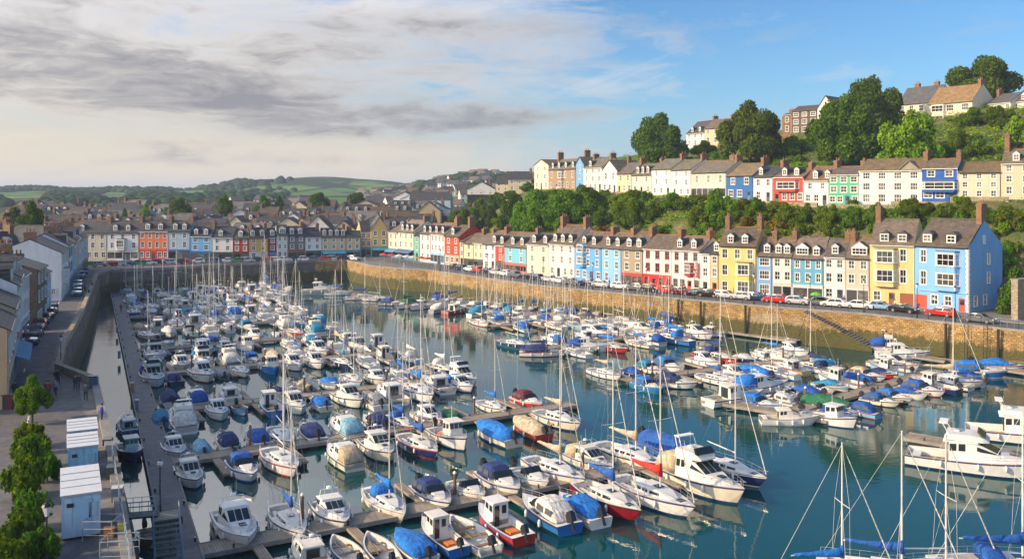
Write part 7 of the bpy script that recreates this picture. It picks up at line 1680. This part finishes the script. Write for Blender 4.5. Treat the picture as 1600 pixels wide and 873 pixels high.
    # ladders and timber fenders on the golden wall
    for i,px in enumerate((1015,1035,1060,1095,1165,1478,1510,1540,1560)):
        p=onwall(px,-.62); d=onwall(px+6,-.62)-p; rz=math.atan2(d.y,d.x)
        if px in(1060,1095,1478,1560,1165):
            o=MB(); o.box(-.14,-.2,-2,.14,.1,5.15); o.box(-.16,-.23,5.152,.16,.13,5.25); o=obj('timber_fender',o,None,(p.x,p.y,0),rz,mats=[M['black']]); tag(o,f'dark upright wall timber opposite the {near_house(px,False)}','timber fender')
        else:
            t=thing('wall_ladder',f'rusty wall ladder opposite the {near_house(px,False)}{", outer one" if px==1540 else ""}','ladder',(p.x,p.y,0),rz)
            mb=MB(); 
            for s in (-.22,.22): mb.tube((s,-.15,-1),(s,-.02,5.8),.035,.035,5)
            obj('stile',mb,t,mats=[M['black']]); rg=MB(); rg.tube((-.22,0,0),(.22,0,0),.025,.025,5); rg=rg.mesh('rung',[M['black']])
            for k in range(14): obj('rung',rg,t,(0,-.15+.13*(k*.42+1)/6.8,k*.42))
    # planters, side lane wall, phone-like box
    x0,y0=(84.5,137.5); t=thing('stone_wall','rough golden stone wall beside the side lane at the end of the terrace','stone wall',(75.4,134.,QZ),.55); mb=MB(); mb.box(0,-1.,0,9,0,5.9); obj('masonry',mb,t,mats=[M['rubble']]); mb=MB(); mb.box(-.05,-1.08,5.902,9.05,.08,6.1); obj('coping',mb,t,mats=[M['kerb']])
    railing('short grey barrier on the quay at the right end',[(68.5,126.2),(70.9,123.5)],QZ+.22,1.1,.8,'galv',bars=3)
    t=thing('cafe_awning','bright green parasol among the parked cars by the stone steps','parasol',(onwall(1275,6)[0],onwall(1275,6)[1],QZ)); mb=MB(); mb.tube((0,0,0),(0,0,2.4),.03,.03,6); obj('pole',mb,t,mats=[M['steel']]); mb=MB(); mb.lathe([(1.1,1.9),(.6,2.25),(.03,2.45)],k=8); obj('canopy',mb,t,color=(.15,.5,.05),mats=[M['canvas']])
    rnd=random.Random(12)
    for i,px in enumerate((600,612,624,636,646,658,668)):
        q=Vector((col_x(px,244-i*2.5),244-i*2.5)); c=rnd.choice([(.5,.05,.04),(.55,.06,.05),(.6,.58,.5)]); cn_='red' if c[0]<.58 and c[1]<.1 else 'cream'
        t=thing('parasol',f'{cn_} cafe parasol, {ordn(i)} of the group on the far corner terrace','parasol',(q.x,q.y,QZ),0,'cafe parasols on the far corner'); mb=MB(); mb.tube((0,0,0),(0,0,2.4),.03,.03,6); obj('pole',mb,t,mats=[M['steel']]); mb=MB(); mb.lathe([(1.4,1.9),(.8,2.25),(.03,2.5)],k=8); obj('canopy',mb,t,color=c,mats=[M['canvas']])
# ------------------------------------------------------------------ sky, light, camera
SUN_EL,SUN_AZ=R(24),R(-104)      # azimuth from +Y towards +X
def world():
    w=bpy.data.worlds.new('World'); S.world=w; w.use_nodes=True; nt=w.node_tree
    class W(N):
        def __init__(s): s.nt=nt; s.b=None; s.out=nt.nodes['World Output']
    n=W(); bg=nt.nodes['Background']
    sky=n.n('TexSky',sky_type='NISHITA'); sky.sun_disc=False; sky.sun_elevation=SUN_EL; sky.sun_rotation=SUN_AZ; sky.altitude=0; sky.air_density=1.; sky.dust_density=.6; sky.ozone_density=2.2
    tc=n.n('TexCoord').outputs['Generated']; x,y,z=n.sep(tc)
    zz=n.math('MAXIMUM',z,0); r=n.math('SQRT',n.math('ADD',n.math('MULTIPLY',x,x),n.math('MULTIPLY',y,y)))
    el=n.math('DIVIDE',zz,n.math('MAXIMUM',r,.001)); az=n.math('ARCTAN2',x,y)     # tangent of elevation, azimuth
    d=n.math('ADD',zz,.07); px=n.math('DIVIDE',x,d); py=n.math('DIVIDE',y,d)
    pv=n.comb(n.math('MULTIPLY',px,.55),n.math('MULTIPLY',py,.9),0)
    ev=n.comb(n.math('MULTIPLY',az,2.3),n.math('MULTIPLY',el,9.),0)
    big=n.noise(1.3,ev,7,.6); fine=n.noise(4.2,ev,8,.66); plane=n.noise(.55,pv,6,.6)
    def ell(a0,e0,wa,we,tilt=0.):
        da=n.math('SUBTRACT',az,a0); de=n.math('SUBTRACT',n.math('SUBTRACT',el,e0),n.math('MULTIPLY',da,tilt)); q=n.math('ADD',n.math('POWER',n.math('ABSOLUTE',n.math('DIVIDE',da,wa)),2),n.math('POWER',n.math('ABSOLUTE',n.math('DIVIDE',de,we)),2))
        return n.math('EXPONENT',n.math('MULTIPLY',q,-1))
    def add(*v):
        o=v[0]
        for q in v[1:]: o=n.math('ADD',o,q)
        return o
    # broken cloud: warped noise shapes the large grey banks
    wp=n.n('TexNoise'); wp.inputs['Scale'].default_value=2.2; wp.inputs['Detail'].default_value=4; n.l(ev,wp.inputs['Vector'])
    wv=n.n('VectorMath',operation='SCALE'); n.l(wp.outputs['Color'],wv.inputs[0]); wv.inputs['Scale'].default_value=.55
    wa=n.n('VectorMath',operation='ADD'); n.l(ev,wa.inputs[0]); n.l(wv.outputs[0],wa.inputs[1])
    cum=n.noise(2.3,wa.outputs[0],9,.62); puff=n.noise(6.5,wa.outputs[0],6,.6)
    mr=n.n('MapRange'); n.l(az,mr.inputs['Value']); mr.inputs[1].default_value=-.35; mr.inputs[2].default_value=.22; mr.inputs[3].default_value=.34; mr.inputs[4].default_value=-.32
    hi_=n.math('SUBTRACT',1,n.ramp(el,[(.45,0.),(.95,1.)]))
    veil=n.math('MULTIPLY',hi_,n.ramp(add(n.math('MULTIPLY',cum,1.1),n.math('MULTIPLY',puff,.3),mr.outputs[0],n.math('MULTIPLY',ell(-.02,.17,.2,.05),.14),n.math('MULTIPLY',ell(-.3,.07,.5,.02),-.16)),[(.52,0.),(.98,1.)]))
    mass=add(n.math('MULTIPLY',ell(-.54,.128,.34,.062,-.06),.75),n.math('MULTIPLY',ell(-.26,.105,.24,.034,-.08),.75),n.math('MULTIPLY',ell(-.12,.155,.22,.024,-.04),.55),n.math('MULTIPLY',ell(-.255,.072,.06,.011),.5),
             n.math('MULTIPLY',ell(-.40,.195,.26,.022,-.04),.5),n.math('MULTIPLY',ell(-.02,.185,.2,.02,-.04),.5),n.math('MULTIPLY',ell(-.38,.045,.09,.012),.45),n.math('MULTIPLY',ell(-.26,.035,.14,.007),.28),n.math('MULTIPLY',ell(.1,.09,.08,.006),.25))
    dark=add(n.math('MULTIPLY',mass,n.math('MULTIPLY_ADD',cum,2.6,-.45)),n.math('MULTIPLY',n.math('MULTIPLY',n.math('SUBTRACT',cum,.5),mr.outputs[0]),1.6),n.math('MULTIPLY',n.math('SUBTRACT',puff,.5),1.0),n.math('MULTIPLY',ell(-.055,.083,.1,.016,-.01),.95))
    dm=n.ramp(n.math('MULTIPLY',dark,.8),[(.06,0.),(.68,1.)])
    # streaky cirrus on the right
    rot=n.n('Mapping'); rot.inputs['Rotation'].default_value=(0,0,R(-20)); n.l(n.comb(az,el,0),rot.inputs['Vector']); st=n.n('Mapping'); st.inputs['Scale'].default_value=(3.,42.,1); n.l(rot.outputs[0],st.inputs['Vector'])
    ci=n.noise(1.6,st.outputs[0],5,.6); cm=n.ramp(n.math('MULTIPLY',ci,add(.25,n.math('MULTIPLY',ell(.1,.12,.13,.03,.2),.75),n.math('MULTIPLY',ell(.25,.185,.3,.03),.2))),[(.4,0.),(.75,.45)])
    # hazy warm-white band near the horizon
    hb=n.ramp(el,[(.0,1.),(.045,.8),(.10,.22),(.17,.0)]); hm=n.n('MapRange'); n.l(az,hm.inputs['Value']); hm.inputs[1].default_value=.05; hm.inputs[2].default_value=.5; hm.inputs[3].default_value=1.; hm.inputs[4].default_value=.25
    skyc=n.n('VectorMath',operation='SCALE'); n.l(sky.outputs[0],skyc.inputs[0]); skyc.inputs['Scale'].default_value=.11
    tint=n.mix(skyc.outputs[0],SKYT,1,'MULTIPLY')
    hcol=n.mix((.57,.49,.38),(.34,.44,.52),n.ramp(n.math('ADD',az,.6),[(.1,0.),(.75,1.)]))
    c=n.mix(tint,hcol,n.math('MULTIPLY',hb,n.math('MULTIPLY',hm.outputs[0],.9)))
    c=n.mix(c,n.mix((.60,.52,.41),(.62,.60,.60),n.ramp(el,[(.05,0.),(.2,1.)])),n.math('MULTIPLY',veil,.9))
    c=n.mix(c,(.56,.58,.62),cm)
    gcol=n.mix((.47,.44,.42),(.17,.175,.205),n.ramp(n.math('MULTIPLY',.45,add(dark,n.math('MULTIPLY',n.math('SUBTRACT',puff,.5),1.6),n.math('MULTIPLY',n.math('SUBTRACT',cum,.5),1.6))),[(.06,0.),(.72,1.)]))
    c=n.mix(c,gcol,n.math('MULTIPLY',dm,.86))
    # added unseen bright cloud above the view, sun's side: brightens water, fills shade
    bb=n.math('MULTIPLY',n.ramp(el,[(.23,0.),(.4,1.)]),n.ramp(n.math('ADD',az,1.),[(.3,1.),(1.05,0.)])); bb=n.math('MULTIPLY',bb,hi_)
    c=n.mix(c,(3.4,3.4,3.5),n.math('MULTIPLY',bb,.8))
    n.l(c,bg.inputs['Color']); bg.inputs['Strength'].default_value=1.
    # sun
    l=bpy.data.lights.new('sun','SUN'); l.energy=SUNE; l.angle=R(.6); l.color=(1,.73,.43); o=bpy.data.objects.new('sun',l); COL.objects.link(o)
    dv=Vector((math.sin(SUN_AZ)*math.cos(SUN_EL),math.cos(SUN_AZ)*math.cos(SUN_EL),math.sin(SUN_EL))); o.rotation_euler=dv.to_track_quat('Z','Y').to_euler(); o.location=dv*300
    # air
    if HAZE>0:
        mb=MB(); mb.box(-2700,-80,-42,2700,4800,72); m=bpy.data.materials.new('air'); m.use_nodes=True; nn=m.node_tree; nn.nodes.remove(nn.nodes['Principled BSDF']); v=nn.nodes.new('ShaderNodeVolumePrincipled'); v.inputs['Density'].default_value=HAZE; v.inputs['Color'].default_value=(.62,.76,1.,1); v.inputs['Anisotropy'].default_value=.1
        nn.links.new(v.outputs[0],nn.nodes['Material Output'].inputs['Volume']); h=obj('haze',mb,mats=[m]); h['kind']='stuff'
def camera():
    c=bpy.data.cameras.new('camera'); o=bpy.data.objects.new('camera',c); COL.objects.link(o); S.camera=o
    c.sensor_fit='HORIZONTAL'; c.sensor_width=36; c.lens=36*F/1600; c.shift_y=-(436.5-YH)/1600; c.clip_end=12000; c.clip_start=.5
    o.location=(0,0,HC); o.rotation_euler=(R(90),0,0)
    S.view_settings.view_transform='Standard'; S.view_settings.look='None'; S.view_settings.exposure=EXPO; S.view_settings.gamma=1
    S.render.engine='CYCLES'; cy=S.cycles; cy.use_denoising=True
    try: cy.denoiser='OPENIMAGEDENOISE'; cy.denoising_input_passes='RGB_ALBEDO_NORMAL'
    except Exception: pass
    cy.max_bounces=6; cy.diffuse_bounces=2; cy.glossy_bounces=3; cy.transmission_bounces=2; cy.transparent_max_bounces=4; cy.volume_bounces=0; cy.caustics_reflective=False; cy.caustics_refractive=False; cy.sample_clamp_indirect=6; cy.use_adaptive_sampling=True; cy.adaptive_threshold=.02
SKYT=(.50,.77,1.0); SUNE=4.2; EXPO=0.55; HAZE=.0002
def cleanup():
    for o in list(bpy.data.objects):
        pass
import time
_t=time.time()
def step(f):
    global _t
    f(); print('STEP',f.__name__,round(time.time()-_t,1),len(bpy.data.objects)); _t=time.time()
for f in (setting,rows_of_houses,marina,greenery,vehicles,people,street,world,camera): step(f)
# a few unused prototypes are removed with their parts
for k,r in PROTO.items():
    if k not in USED:
        for c in list(r.children_recursive): bpy.data.objects.remove(c)
        bpy.data.objects.remove(r)
seen={}
for o in THINGS:
    l=o.get('label')
    if len(l.split())>16: print('LONG',l)
    seen.setdefault(l,[]).append(o)
for l,os_ in seen.items():
    if len(os_)>1:
        os_.sort(key=lambda o:px_of(o.location.x,max(o.location.y,1)))
        for i,o in enumerate(os_): o['label']=l+', '+ordn(i)+' from left'
        if len(os_[0]['label'].split())>16: print('DUP',len(os_),l)
